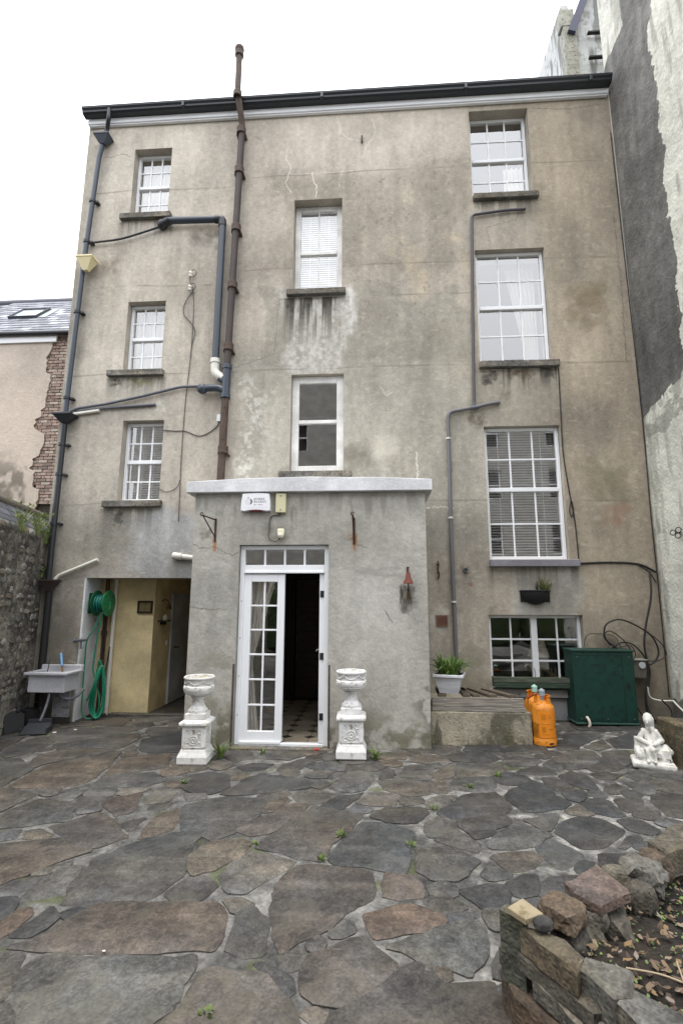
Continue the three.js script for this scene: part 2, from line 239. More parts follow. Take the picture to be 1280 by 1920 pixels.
const STONES = [
['1',-3.54,-5.06,-3.58,-5.63,-3.41,-5.89,-2.99,-6.17,-2.87,-5.61,-2.83,-5.14,-3,-4.97,-3.43,-4.99],
['2',-3.92,-6.02,-3.76,-6.2,-3.51,-6.28,-3.12,-6.24,-3.21,-6.09,-3.43,-5.95,-3.62,-5.72,-3.71,-5.48],
['0',-4.25,-5.85,-4.08,-5.92,-3.64,-5.54,-3.61,-5.11,-3.61,-5.01,-3.88,-5.01,-4.46,-5.72],
['2',-4.46,-6.12,-4.5,-6.59,-4.46,-6.95,-4.1,-6.59,-4.04,-6.09,-4.23,-5.91],
['2',-4.34,-6.85,-4.36,-7.24,-3.69,-7.34,-3.25,-7.28,-3.39,-6.99,-3.68,-6.76,-4.03,-6.59,-4.12,-6.59],
['2',-4.02,-6.47,-3.65,-6.72,-3.19,-7.04,-3.04,-6.68,-3.09,-6.28,-3.54,-6.35,-3.8,-6.24],
['5',-2.99,-6.68,-2.91,-6.81,-2.66,-7.08,-2.43,-6.85,-2.28,-6.21,-2.5,-6.13,-2.79,-6.2],
['2',-3.17,-7.33,-2.79,-7.35,-2.68,-7.13,-2.93,-6.85,-3.13,-7.13],
['4',-3.01,-6.24,-3.01,-6.47,-2.88,-6.32,-2.86,-6.17],
['1',-2.85,-5.92,-2.67,-6.03,-2.38,-6.1,-2.21,-5.62,-2.39,-5.55,-2.5,-5.5,-2.72,-5.33,-2.76,-5.3],
['2',-2.74,-5.07,-2.72,-5.3,-2.47,-5.44,-2.25,-5.44,-2.08,-5.18,-2.21,-5.04,-2.52,-5.02],
['2',-3.57,-4.96,-3.42,-4.94,-3.13,-4.83,-3.16,-4.54,-3.17,-4.43,-3.29,-4.35,-3.76,-4.87],
['3',-2.92,-4.75,-2.8,-4.93,-2.71,-4.84,-2.7,-4.69,-2.83,-4.63],
['0',-3.08,-4.32,-3.1,-4.47,-3.01,-4.71,-2.67,-4.63,-2.54,-4.44,-2.47,-4.27,-2.77,-4.16,-2.92,-4.11,-3.12,-4.09,-3.26,-4.25],
['0',-2.61,-4.59,-2.66,-4.76,-2.44,-4.78,-2.39,-4.6,-2.31,-4.47,-2.47,-4.39],
['2',-2.68,-4.84,-2.67,-4.98,-2.45,-4.99,-2.4,-4.8,-2.58,-4.76],
['6',-2.36,-4.64,-2.34,-4.74,-2.14,-4.85,-2.08,-4.64,-2.02,-4.46,-2.14,-4.36,-2.25,-4.49],
['3',-2.36,-4.85,-2.35,-4.96,-2.14,-5,-2.14,-4.92,-2.28,-4.83],
['4',-2.01,-4.61,-2.06,-4.94,-1.92,-5.01,-1.83,-4.9,-1.81,-4.69],
['4',-2.05,-5.16,-1.9,-5.18,-1.87,-5.02,-1.99,-5.05],
['3',-2.1,-4.35,-1.86,-4.48,-1.86,-4.39,-1.96,-4.25,-2.02,-4.25],
['0',-2,-4.23,-1.88,-4.33,-1.87,-4.09,-1.96,-4.18],
['1',-2.56,-4.17,-2.3,-4.43,-2.08,-4.25,-1.85,-4,-1.99,-3.83,-2.13,-3.84,-2.38,-4.03],
['4',-2.63,-3.95,-2.68,-4.07,-2.6,-4.12,-2.44,-4.02,-2.45,-3.93],
['3',-2.87,-4.04,-2.75,-4.1,-2.68,-3.95,-2.78,-3.92,-2.88,-3.95],
['1',-2.98,-3.83,-2.73,-3.86,-2.34,-3.95,-2.16,-3.81,-2.01,-3.79,-2.16,-3.6,-2.25,-3.46,-2.35,-3.36,-2.54,-3.31],
['3',-2.21,-3.46,-2.15,-3.57,-2.02,-3.65,-2.04,-3.6,-2.12,-3.46],
['1',-1.76,-3.98,-1.8,-4.25,-1.79,-4.39,-1.67,-4.54,-1.61,-4.46,-1.57,-4.14,-1.67,-4.01],
['5',-1.85,-5.04,-1.86,-5.37,-1.74,-5.45,-1.56,-5.4,-1.46,-5.29,-1.39,-5.07,-1.5,-4.86,-1.75,-4.93],
['3',-1.74,-4.86,-1.54,-4.88,-1.51,-4.76,-1.65,-4.69],
['0',-1.64,-4.61,-1.48,-4.75,-1.27,-4.8,-1.01,-4.76,-0.94,-4.61,-0.98,-4.37,-1.07,-4.1,-1.19,-3.96,-1.47,-4.13,-1.59,-4.32],
['0',-1.9,-3.71,-1.78,-3.89,-1.54,-4.07,-1.33,-4.09,-1.32,-3.85,-1.24,-3.56,-1.29,-3.34,-1.36,-3.22,-1.7,-3.18,-1.82,-3.15,-1.88,-3.37],
['4',-1.28,-3.74,-1.19,-3.95,-0.95,-4.01,-0.88,-3.92,-0.93,-3.74,-1.06,-3.56,-1.17,-3.49,-1.24,-3.59],
['5',-1.42,-4.87,-1.26,-5.3,-1.18,-5.42,-0.65,-5.23,-0.64,-5.06,-0.81,-4.98,-1.09,-4.88,-1.27,-4.83],
['2',-1.06,-4.83,-0.81,-4.95,-0.78,-4.88,-0.86,-4.8,-0.97,-4.69,-1.01,-4.71],
['4',-0.76,-4.84,-0.58,-5.01,-0.34,-4.85,-0.45,-4.68,-0.54,-4.66,-0.69,-4.7],
['4',-1,-4.52,-0.82,-4.82,-0.75,-4.72,-0.85,-4.49,-0.93,-4.46],
['1',-1.06,-4.13,-0.87,-4.45,-0.73,-4.66,-0.56,-4.66,-0.64,-4.45,-0.72,-4.22,-0.83,-4.08,-0.94,-4.06],
['7',-0.84,-3.87,-0.78,-4.06,-0.54,-4.6,-0.46,-4.58,-0.14,-4.46,-0.21,-4.17,-0.34,-3.96,-0.38,-3.71,-0.53,-3.73,-0.7,-3.82],
['0',-0.33,-3.71,-0.28,-3.85,-0.21,-4.05,-0.12,-4.33,0.11,-4.27,0.26,-4.15,0.24,-3.98,0.19,-3.65,0.17,-3.55,-0.07,-3.64,-0.26,-3.64],
['5',-0.48,-4.62,-0.37,-4.8,-0.12,-4.92,-0.24,-4.67,-0.29,-4.53,-0.41,-4.57],
['1',-0.19,-4.69,-0.09,-4.89,0.12,-4.9,0.18,-4.82,0.14,-4.66,-0.05,-4.62],
['2',0.01,-5.22,0.23,-5.27,0.45,-5.18,0.45,-4.9,0.27,-4.84,0.07,-5.01],
['3',-0.37,-5.26,-0.28,-5.5,-0.03,-5.5,-0.06,-5.27,-0.11,-4.98,-0.25,-4.93,-0.44,-5.04],
['0',-0.7,-5.36,-0.65,-5.52,-0.46,-5.5,-0.5,-5.31,-0.66,-5.31],
['5',-1.46,-5.63,-1.33,-5.74,-1.09,-5.72,-1.2,-5.52,-1.34,-5.49],
['2',-1.01,-5.69,-0.81,-5.91,-0.68,-5.82,-0.8,-5.58,-1.02,-5.52],
['2',-0.8,-5.7,-0.6,-5.79,-0.33,-5.7,-0.35,-5.53,-0.61,-5.55],
['2',-1.26,-6.15,-0.94,-6.22,-0.83,-6.01,-0.97,-5.88,-1.19,-5.91],
['2',-1.78,-5.81,-1.63,-5.84,-1.51,-5.69,-1.63,-5.51,-1.74,-5.57],
['2',-1.85,-6.14,-1.48,-6.18,-1.32,-5.94,-1.54,-5.81],
['0',-0.65,-5.09,-0.51,-5.21,-0.45,-5.14,-0.52,-5.02],
['0',-0.24,-4.53,-0.19,-4.63,-0.04,-4.56,-0.08,-4.47,-0.2,-4.46],
['5',-0.04,-4.5,0.07,-4.58,0.38,-4.58,0.41,-4.48,0.29,-4.3,0.09,-4.3,-0.04,-4.4],
['2',0.19,-4.77,0.38,-4.84,0.4,-4.72,0.26,-4.64,0.19,-4.67],
['0',0.34,-4.18,0.45,-4.38,0.52,-4.44,0.49,-4.09,0.37,-4.06],
['2',0.17,-5.32,0.26,-5.51,0.49,-5.51,0.52,-5.3,0.35,-5.25],
['5',0.05,-5.5,0.17,-5.56,0.15,-5.35,0.03,-5.29],
['4',-0.09,-6.08,0.3,-6.16,0.3,-5.92,0.03,-5.83],
['4',0.34,-5.83,0.49,-6.05,0.7,-6.02,0.68,-5.83,0.5,-5.77],
['4',0.54,-5.43,0.67,-5.59,0.63,-5.3,0.54,-5.3],
['4',0.48,-5.04,0.57,-5.25,0.66,-5.28,0.61,-4.91,0.53,-4.91],
['2',0.27,-5.68,0.65,-5.77,0.66,-5.65,0.48,-5.57,0.28,-5.56],
['2',-0.59,-6.08,-0.47,-6.12,-0.46,-5.88,-0.57,-5.85],
['3',-1,-3.5,-0.97,-3.64,-0.88,-3.8,-0.76,-3.78,-0.53,-3.68,-0.58,-3.59,-0.69,-3.47,-0.8,-3.31,-0.89,-3.31,-0.94,-3.37],
['5',0.78,-6.02,0.92,-6.15,1.24,-6.15,1.31,-5.95,1.14,-5.8,0.81,-5.84],
['0',0.83,-5.74,1.26,-5.74,1.28,-5.59,1.1,-5.38,0.77,-5.35,0.77,-5.53],
['0',0.73,-5.32,1.09,-5.33,1.06,-5.09,0.83,-4.99,0.69,-5.04],
['2',0.49,-5.15,0.67,-5.25,0.65,-4.99,0.53,-4.9,0.48,-4.99],
['4',0.55,-5.37,0.67,-5.59,0.81,-5.71,0.72,-5.37,0.61,-5.27],
['4',0.42,-4.73,0.56,-4.86,0.68,-4.84,0.6,-4.7,0.48,-4.58,0.41,-4.58],
['5',0.48,-4.47,0.74,-4.86,1.04,-4.95,1.1,-4.61,1.01,-4.52,0.79,-4.45,0.6,-4.39],
['5',1.1,-4.89,1.44,-5.23,1.51,-5.16,1.54,-4.88,1.59,-4.72,1.49,-4.62,1.19,-4.54],
['5',1.39,-5.49,1.6,-5.66,1.71,-5.57,1.74,-5.44,1.59,-5.41],
['5',1.57,-5.33,1.7,-5.33,1.77,-5.08,1.6,-5.01,1.56,-5.12],
['5',1.74,-5.36,1.9,-5.5,2,-5.42,1.97,-5.1,1.95,-5.01,1.83,-5.08,1.76,-5.21],
['5',1.64,-4.96,1.81,-5.01,1.76,-4.84,1.67,-4.72,1.62,-4.8],
['5',1.68,-4.68,1.89,-4.84,1.93,-4.76,1.93,-4.47,1.83,-4.44,1.73,-4.55],
['5',1.3,-4.17,1.42,-4.36,1.58,-4.43,1.73,-4.37,1.78,-4.21,1.69,-4.07,1.51,-3.94,1.4,-3.93,1.34,-4.06],
['5',0.61,-4.31,0.81,-4.41,1.01,-4.45,0.99,-4.32,0.78,-4.1,0.7,-4.05],
['0',0.76,-3.97,0.91,-4.16,1.07,-4.32,1.24,-4.13,1.09,-3.97,0.91,-3.9,0.79,-3.91],
['0',1.13,-4.37,1.41,-4.48,1.31,-4.26,1.25,-4.2,1.17,-4.29],
['0',1.52,-4.57,1.65,-4.64,1.71,-4.5,1.58,-4.46,1.51,-4.5],
['0',1.1,-3.92,1.22,-4.03,1.36,-3.85,1.35,-3.78,1.15,-3.64,1.11,-3.72],
['7',0.77,-3.78,0.88,-3.83,1.03,-3.86,1.07,-3.77,0.99,-3.65,0.85,-3.61,0.8,-3.69],
['0',0.38,-4.3,0.49,-4.41,0.59,-4.28,0.59,-4.15,0.38,-4.09,0.36,-4.12],
['7',0.41,-4.03,0.6,-4.14,0.7,-3.96,0.67,-3.84,0.58,-3.9,0.48,-3.95],
['0',0.25,-3.72,0.28,-3.9,0.47,-3.89,0.67,-3.76,0.68,-3.72,0.53,-3.54,0.47,-3.48,0.34,-3.49,0.24,-3.58],
['0',0.65,-3.55,0.73,-3.7,0.83,-3.58,0.8,-3.54,0.69,-3.5],
['5',0.48,-3.36,0.65,-3.43,0.74,-3.42,0.71,-3.24,0.66,-3.2,0.58,-3.19,0.53,-3.29],
['5',0.79,-3.44,0.9,-3.54,0.97,-3.56,0.93,-3.35,0.84,-3.33,0.81,-3.33],
['5',2,-4.8,2.21,-4.85,2.17,-4.69,2,-4.54,1.97,-4.61],
['5',1.83,-4.37,1.97,-4.42,2.04,-4.22,1.95,-4.13,1.86,-4.21],
['0',1.65,-3.93,1.79,-4.1,1.88,-4.11,1.85,-4.07,1.67,-3.92],
['0',2.05,-5.1,2.18,-5.17,2.2,-5.06,2.08,-4.93,2.02,-4.97],
['5',2.08,-5.44,2.21,-5.51,2.34,-5.42,2.21,-5.29,2.09,-5.32],
['0',2.3,-5.2,2.44,-5.22,2.47,-5.06,2.39,-4.91,2.3,-4.97],
['0',2.01,-4.47,2.16,-4.65,2.21,-4.55,2.12,-4.38,2.06,-4.42],
['0',2.35,-6.93,2.76,-7.02,2.71,-6.8,2.38,-6.48,2.21,-6.48],
['5',2.12,-6.44,2.34,-6.48,2.27,-6.3,2.06,-6.26],
['0',2.38,-6.37,2.71,-6.68,2.63,-6.37,2.45,-6.26],
['0',2.75,-6.68,3.14,-6.93,3.14,-6.68,2.94,-6.3,2.73,-6.37],
['0',1.71,-5.74,1.85,-5.9,1.86,-5.6,1.77,-5.54],
['0',1.88,-5.93,2.15,-6.19,2.4,-6.19,2.36,-5.9,2.1,-5.66,1.91,-5.57],
['0',2.11,-5.66,2.39,-5.9,2.45,-5.66,2.32,-5.53,2.12,-5.55],
['0',2.48,-6.16,2.79,-6.23,2.62,-5.84,2.48,-5.69,2.44,-5.96],
['2',1.35,-5.89,1.51,-6.02,1.71,-5.89,1.61,-5.71,1.37,-5.68],
['2',1.36,-6.12,1.67,-6.16,1.7,-5.99,1.49,-6.05],
['0',2.43,-7.4,2.62,-7.6,2.52,-7.15,2.33,-7.11],
['4',0.55,-6.01,0.77,-6.05,0.73,-5.76,0.54,-5.59,0.51,-5.64],
['0',2.37,-5.45,2.58,-5.5,2.59,-5.3,2.45,-5.25],
['6',-2.05,-2.96,-2.04,-3.1,-1.97,-3.11,-1.94,-3.05,-1.93,-2.91,-1.96,-2.85,-2.04,-2.8,-2.13,-2.92],
['5',-2.21,-3.18,-2.15,-3.2,-2.09,-3.15,-2.05,-3.01,-2.08,-3.01,-2.17,-2.96,-2.31,-3.14],
['0',-2.31,-3.31,-2.27,-3.35,-2.13,-3.44,-2.1,-3.33,-2.13,-3.22,-2.23,-3.2,-2.34,-3.17,-2.41,-3.27],
['2',-2.08,-3.24,-2.08,-3.38,-2.1,-3.55,-1.97,-3.57,-1.9,-3.42,-1.9,-3.26,-2.03,-3.2],
['5',-1.91,-2.87,-1.9,-2.97,-1.86,-3.12,-1.77,-3.02,-1.78,-2.93,-1.82,-2.88],
['5',-1.78,-3.07,-1.72,-3.12,-1.67,-3.12,-1.71,-3.02],
['1',-1.86,-2.78,-1.74,-2.89,-1.7,-3.02,-1.63,-3.13,-1.57,-3.18,-1.31,-3.18,-0.94,-3.2,-0.83,-3.1,-0.83,-2.93,-0.82,-2.8,-1.07,-2.78,-1.43,-2.76,-1.76,-2.77],
['8',-1.61,-2.45,-1.7,-2.66,-1.64,-2.74,-1.35,-2.72,-0.91,-2.75,-0.88,-2.68,-0.89,-2.58,-0.86,-2.47,-0.87,-2.42,-0.93,-2.38,-0.98,-2.3,-1.2,-2.23,-1.4,-2.23],
['2',-1.87,-2.73,-1.76,-2.72,-1.71,-2.64,-1.63,-2.46,-1.65,-2.44,-1.78,-2.4,-2.03,-2.7],
['2',-1.64,-2.42,-1.61,-2.43,-1.49,-2.29,-1.41,-2.22,-1.6,-2.19,-1.76,-2.38],
['1',-0.84,-2.6,-0.83,-2.67,-0.78,-2.69,-0.65,-2.67,-0.51,-2.64,-0.44,-2.57,-0.39,-2.48,-0.32,-2.35,-0.4,-2.27,-0.91,-2.24,-0.87,-2.39,-0.84,-2.46],
['1',-0.62,-3.31,-0.61,-3.46,-0.53,-3.6,-0.37,-3.63,-0.04,-3.57,-0.02,-3.46,-0.04,-3.27,-0.13,-3.18,-0.27,-3,-0.4,-2.88,-0.48,-2.79,-0.54,-2.92,-0.59,-3.15],
['6',-0.08,-3.12,0.08,-3.2,0.17,-3.23,0.28,-3.15,0.35,-3.1,0.32,-3.02,0.13,-2.96,-0.02,-2.92,-0.06,-3.01],
['1',-0.37,-2.67,-0.33,-2.78,-0.2,-2.85,-0.07,-2.93,0.08,-2.73,0.03,-2.64,-0.05,-2.56,-0.17,-2.47,-0.29,-2.49,-0.34,-2.54],
['2',-0.77,-2.8,-0.78,-3.11,-0.69,-3.17,-0.6,-3.05,-0.58,-2.92,-0.57,-2.79,-0.66,-2.76],
['0',-0.9,-3.24,-0.8,-3.26,-0.71,-3.19,-0.8,-3.12],
['2',-0.36,-2.87,-0.31,-2.93,-0.26,-2.88,-0.29,-2.84,-0.34,-2.82],
['2',-0.26,-2.98,-0.15,-3.06,-0.13,-2.98,-0.19,-2.93,-0.24,-2.93],
['8',0.04,-2.86,0.19,-2.95,0.37,-3.03,0.54,-3.08,0.55,-2.98,0.52,-2.84,0.43,-2.69,0.41,-2.67,0.32,-2.73,0.22,-2.76,0.1,-2.83],
['7',-0.21,-2.42,-0.05,-2.53,0.11,-2.7,0.18,-2.75,0.25,-2.66,0.29,-2.62,0.5,-2.64,0.51,-2.55,0.57,-2.41,0.56,-2.33,0.18,-2.25,-0.25,-2.25],
['6',0.01,-3.29,0.05,-3.56,0.23,-3.52,0.27,-3.41,0.25,-3.31,0.12,-3.27],
['2',0.29,-3.23,0.32,-3.32,0.42,-3.29,0.49,-3.21,0.38,-3.15,0.3,-3.15],
['0',0.35,-3.12,0.48,-3.18,0.54,-3.13,0.39,-3.07],
['4',0.25,-2.71,0.28,-2.73,0.32,-2.71,0.31,-2.66,0.26,-2.65],
['3',0.2,-2.75,0.25,-2.74,0.25,-2.7,0.22,-2.69],
['2',-0.33,-2.43,-0.28,-2.46,-0.21,-2.42,-0.26,-2.38],
['0',-0.58,-2.71,-0.45,-2.66,-0.39,-2.62,-0.36,-2.54,-0.41,-2.51,-0.49,-2.63],
['2',-0.49,-2.77,-0.39,-2.83,-0.34,-2.78,-0.4,-2.7,-0.44,-2.69],
['0',0.54,-2.75,0.6,-2.85,0.58,-2.74,0.55,-2.66,0.52,-2.67],
];
const stoneTint = { 0: [0x7b7b7b, 0x747576, 0x81807d], 1: [0x867e77, 0x807974, 0x898179], 2: [0x82807d, 0x7c7a78, 0x888581], 3: [0x959491, 0x8f8e8b], 4: [0x8f8980, 0x928b83, 0x89837c], 5: [0x656566, 0x5f6061, 0x6b6a69], 6: [0x8c7f77, 0x867972], 7: [0x7c7773, 0x77736f], 8: [0x908f8a, 0x8b8984] };
{
  const mats = {}; for (const k in stoneTint) mats[k] = stoneTint[k].map(c => mat(c, { map: T.stone, bumpMap: T.stoneBump, bumpScale: 0.011, rough: 0.68 }));
  const polys = [];
  const lay = (kind, flat, i) => {
    const g = slab(flat, (x) => gy(x) + 0.004, 0.05, { seed: i + 1, gap: flat[0] < 0.4 ? -0.015 : -0.022, tilt: [rr(-0.006, 0.006), rr(-0.006, 0.006)], arris: rr(0.006, 0.012), round: 0.01, chip: 0.014, step: 0.07, jit: 0.013 });
    mesh('paving_stone', g, mats[kind][Math.floor(rnd() * mats[kind].length)], patio);
    const P = []; for (let k = 0; k < flat.length; k += 2) P.push([flat[k], flat[k + 1]]); polys.push(P);
  };
  STONES.forEach((s, i) => lay(s[0], s.slice(1), i));
  // small and outlying stones between and beyond, set where there is room for them
  const dist = (x, z) => { let best = 9; for (const P of polys) { let ins = false, d = 9; for (let i = 0, j = P.length - 1; i < P.length; j = i++) { const a = P[i], b = P[j]; if ((a[1] > z) !== (b[1] > z) && x < (b[0] - a[0]) * (z - a[1]) / (b[1] - a[1]) + a[0]) ins = !ins; const vx = b[0] - a[0], vz = b[1] - a[1], t = clamp(((x - a[0]) * vx + (z - a[1]) * vz) / (vx * vx + vz * vz || 1)); d = Math.min(d, Math.hypot(x - a[0] - vx * t, z - a[1] - vz * t)); } best = Math.min(best, ins ? -d : d); if (best < 0) return best; } return best; };
  const open = (x, z) => x > -5.25 + 0.25 * (z + 7.7) + 0.1 && x < 4.0 && z > (x > -4.5 && x < -2.4 ? -8.1 : x < -2.35 ? -7.6 : x < 0.6 ? PZ + 0.04 : x < 1.85 ? -6.4 : -7.6) && !(x > 0.5 + (-2.4 - z) * 1.2 && z > -3.3 && x > 0.45 && x > 0.5 + Math.max(0, (z + 2.45) * 0.7));
  let made = 0;
  const cand = []; for (let x = -5; x < 4; x += 0.055) for (let z = -8; z < -0.9; z += 0.055) if (open(x, z)) cand.push([x + rr(-0.02, 0.02), z + rr(-0.02, 0.02)]);
  for (const [lo, cap] of [[0.3, 0.42], [0.2, 0.34], [0.13, 0.22], [0.085, 0.15], [0.06, 0.1], [0.042, 0.07]]) for (const [x, z] of cand) {
    if (made > 155) break;
    const d = Math.min(dist(x, z), cap); if (d < lo) continue;
    const n = 5 + Math.floor(rnd() * 3), f0 = rnd() * 6.28, flat = []; for (let k = 0; k < n; k++) { const f = f0 + (k + rr(-0.25, 0.25)) / n * 6.283, R = d * rr(0.86, 1.12); flat.push(x + Math.cos(f) * R, z + Math.sin(f) * R); }
    lay(x > 1 ? (rnd() < 0.7 ? 5 : 0) : [2, 0, 1, 4, 7, 2][Math.floor(rnd() * 6)], flat, 300 + made); made++;
  }
}

// ---------------------------------------------------------------- rendered walls: colour of the weathered render, painted from what it is (patches, stains, repairs, cracks)
let PPM = 130;
function wallTexture(x0, x1, y0, y1, colour, strokes) {
  const w = Math.round((x1 - x0) * PPM), h = Math.round((y1 - y0) * PPM);
  const c = raster(w, h, (i, j) => colour(x0 + (i + 0.5) / PPM, y1 - (j + 0.5) / PPM)), g = c.getContext('2d');
  if (strokes) strokes(g, (x) => (x - x0) * PPM, (y) => (y1 - y) * PPM);
  return texture(c, { clamp: true, repeat: [1 / (x1 - x0), 1 / (y1 - y0)], offset: [-x0 / (x1 - x0), -y0 / (y1 - y0)] });
}
const patch = (x, y, x0, x1, y0, y1, s) => ss(x0 - s, x0 + s, x) * (1 - ss(x1 - s, x1 + s, x)) * ss(y0 - s, y0 + s, y) * (1 - ss(y1 - s, y1 + s, y));
function crack(g, X, Y, pts, width, style, alpha) { g.strokeStyle = style; g.lineCap = 'round'; for (let i = 1; i < pts.length; i++) { const [ax, ay] = pts[i - 1], [bx, by] = pts[i], n = Math.max(2, Math.ceil(Math.hypot(bx - ax, by - ay) / 0.03)); let px = ax, py = ay; for (let k = 1; k <= n; k++) { const t = k / n, x = lerp(ax, bx, t) + (k < n ? rr(-0.012, 0.012) : 0), y = lerp(ay, by, t) + (k < n ? rr(-0.012, 0.012) : 0); g.globalAlpha = alpha * rr(0.5, 1); g.lineWidth = width * PPM * rr(0.5, 1.3); g.beginPath(); g.moveTo(X(px), Y(py)); g.lineTo(X(x), Y(y)); g.stroke(); px = x; py = y; } } g.globalAlpha = 1; }
const wSills = [[1.70, 2.78, 8.40], [1.67, 2.91, 5.36], [1.69, 2.98, 2.22], [-4.46, -3.54, 8.33], [-4.44, -3.48, 5.37], [-4.33, -3.37, 3.15], [-1.45, -0.46, 6.73], [-1.51, -0.36, 3.6]];
const JOINTS = [[9.1, -2.1, 3.9], [7.28, -2.2, 4], [6.7, -1.6, 1.6], [5.44, -5.1, 4], [3.22, -5.1, 3.9], [7.05, -5, -2.6], [8.95, -5, -2.5]];
function facadeColour(x, y) {
  const wx = x + (fbm(x * 1.3, y * 1.3, 101, 3) - 0.5) * 0.7, wy = y + (fbm(x * 1.3, y * 1.3, 111, 3) - 0.5) * 0.7;
  const c = [173, 165, 153];
  const big = fbm(x * 0.45, y * 0.45, 121, 4), mid = fbm(x * 1.5, y * 1.1, 131, 4), streak = fbm(x * 7, y * 0.8, 141, 4), fine = vn(x * 60, y * 60, 151), fin2 = fbm(x * 16, y * 14, 161, 3), fin3 = fbm(x * 36, y * 34, 165, 2);
  // brown, unpainted render towards the boundary wall; paler, greyer elsewhere
  mixTo(c, 159, 148, 131, ss(1.1, 3.1, wx) * 0.9);
  mixTo(c, 174, 168, 157, (1 - ss(-3.4, -2.2, wx)) * 0.55);
  mixTo(c, 160, 156, 145, patch(wx, wy, -2.2, 1.3, 2.6, 5.9, 0.35) * 0.9);
  mixTo(c, 144, 140, 129, patch(wx, wy, -1.75, 1.4, 5.6, 6.75, 0.06) * 0.65);
  mixTo(c, 150, 143, 130, patch(wx, wy, -1.7, 1.7, 7.2, 9.1, 0.12) * 0.7);
  mixTo(c, 176, 163, 143, patch(wx, wy, -0.1, 1.6, 6.9, 8.3, 0.3) * ss(0.4, 0.6, mid) * 0.9);
  mixTo(c, 166, 162, 151, patch(wx, wy, 1.0, 1.75, 2.4, 5.2, 0.2) * 0.7);
  mixTo(c, 196, 194, 189, patch(wx, wy, -1.32, -0.42, 5.45, 6.8, 0.09) * clamp(0.72 + 1.2 * (fin2 - 0.5) + 0.8 * (streak - 0.5)));
  mixTo(c, 190, 188, 180, patch(wx, wy, -2.2, -1.85, 3.6, 5.3, 0.15) * ss(0.46, 0.62, fin2) * 0.8);
  mixTo(c, 168, 169, 168, patch(wx, wy, -4.1, -2.6, 2.0, 3.05, 0.12) * 0.85);
  mixTo(c, 150, 146, 134, patch(wx, wy, -5.2, -3.9, 2.3, 3.0, 0.2) * 0.7);
  mixTo(c, 138, 132, 122, patch(wx, wy, -5.2, -4.5, -0.4, 2.2, 0.15) * 0.55);
  mixTo(c, 170, 170, 166, patch(wx, wy, 2.0, 3.1, 1.4, 2.25, 0.12) * 0.75);
  mixTo(c, 164, 158, 146, patch(wx, wy, 1.6, 2.9, 4.35, 5.3, 0.1) * 0.7);
  mixTo(c, 160, 154, 143, patch(wx, wy, 1.7, 2.85, 7.5, 8.4, 0.1) * 0.6);
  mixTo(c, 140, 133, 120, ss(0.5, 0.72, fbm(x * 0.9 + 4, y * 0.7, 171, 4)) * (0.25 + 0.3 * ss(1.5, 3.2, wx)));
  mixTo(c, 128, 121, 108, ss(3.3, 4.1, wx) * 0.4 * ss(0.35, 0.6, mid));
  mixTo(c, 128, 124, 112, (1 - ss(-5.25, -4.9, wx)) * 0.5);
  // broad weathering, run-down streaks, grain
  const k = 1 + (big - 0.5) * 0.38 + (mid - 0.5) * 0.26 + (streak - 0.5) * 0.17 + (fin2 - 0.5) * 0.15 + (fine - 0.5) * 0.08 + (fin3 - 0.5) * 0.06;
  c[0] *= k; c[1] *= k; c[2] *= k;
  mixTo(c, 88, 85, 76, ss(0.68, 0.82, fbm(x * 13, y * 9, 181, 3)) * patch(wx, wy, -0.7, 2.2, 6.3, 9.2, 0.5) * 0.25);
  mixTo(c, 205, 198, 180, ss(0.7, 0.8, fbm(x * 9, y * 15, 191, 3)) * 0.25);
  // run-off under the sills
  for (const [a, b, s] of wSills) if (y < s && y > s - 1.1 && x > a - 0.15 && x < b + 0.15) {
    const heavy = s === 6.73 ? 1.25 : s === 5.36 ? 1 : 0.5, len = s === 6.73 ? 0.9 : 0.42, d = (s - y) / len, col = fbm(x * 11, y * 0.5, 201 + Math.round(s * 7), 3);
    const e = ss(0.44, 0.62, col) * clamp(1 - d) * heavy * (0.5 + 0.8 * fin2) * ss(a - 0.08, a + 0.03, x) * (1 - ss(b - 0.03, b + 0.08, x));
    mixTo(c, 70, 68, 62, clamp(e));
  }
  // damp and splash along the foot
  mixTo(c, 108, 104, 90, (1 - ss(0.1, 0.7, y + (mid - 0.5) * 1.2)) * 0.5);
  for (const [jy, a, b] of JOINTS) { const d = Math.abs(y - jy - (vn(x * 1.2, 3, 211) - 0.5) * 0.05); if (d < 0.02 && x > a && x < b) mixTo(c, 96, 91, 80, (1 - d / 0.02) * ss(0.25, 0.65, fbm(x * 3, jy * 9, 221, 3)) * 0.42); }
  return c;
}
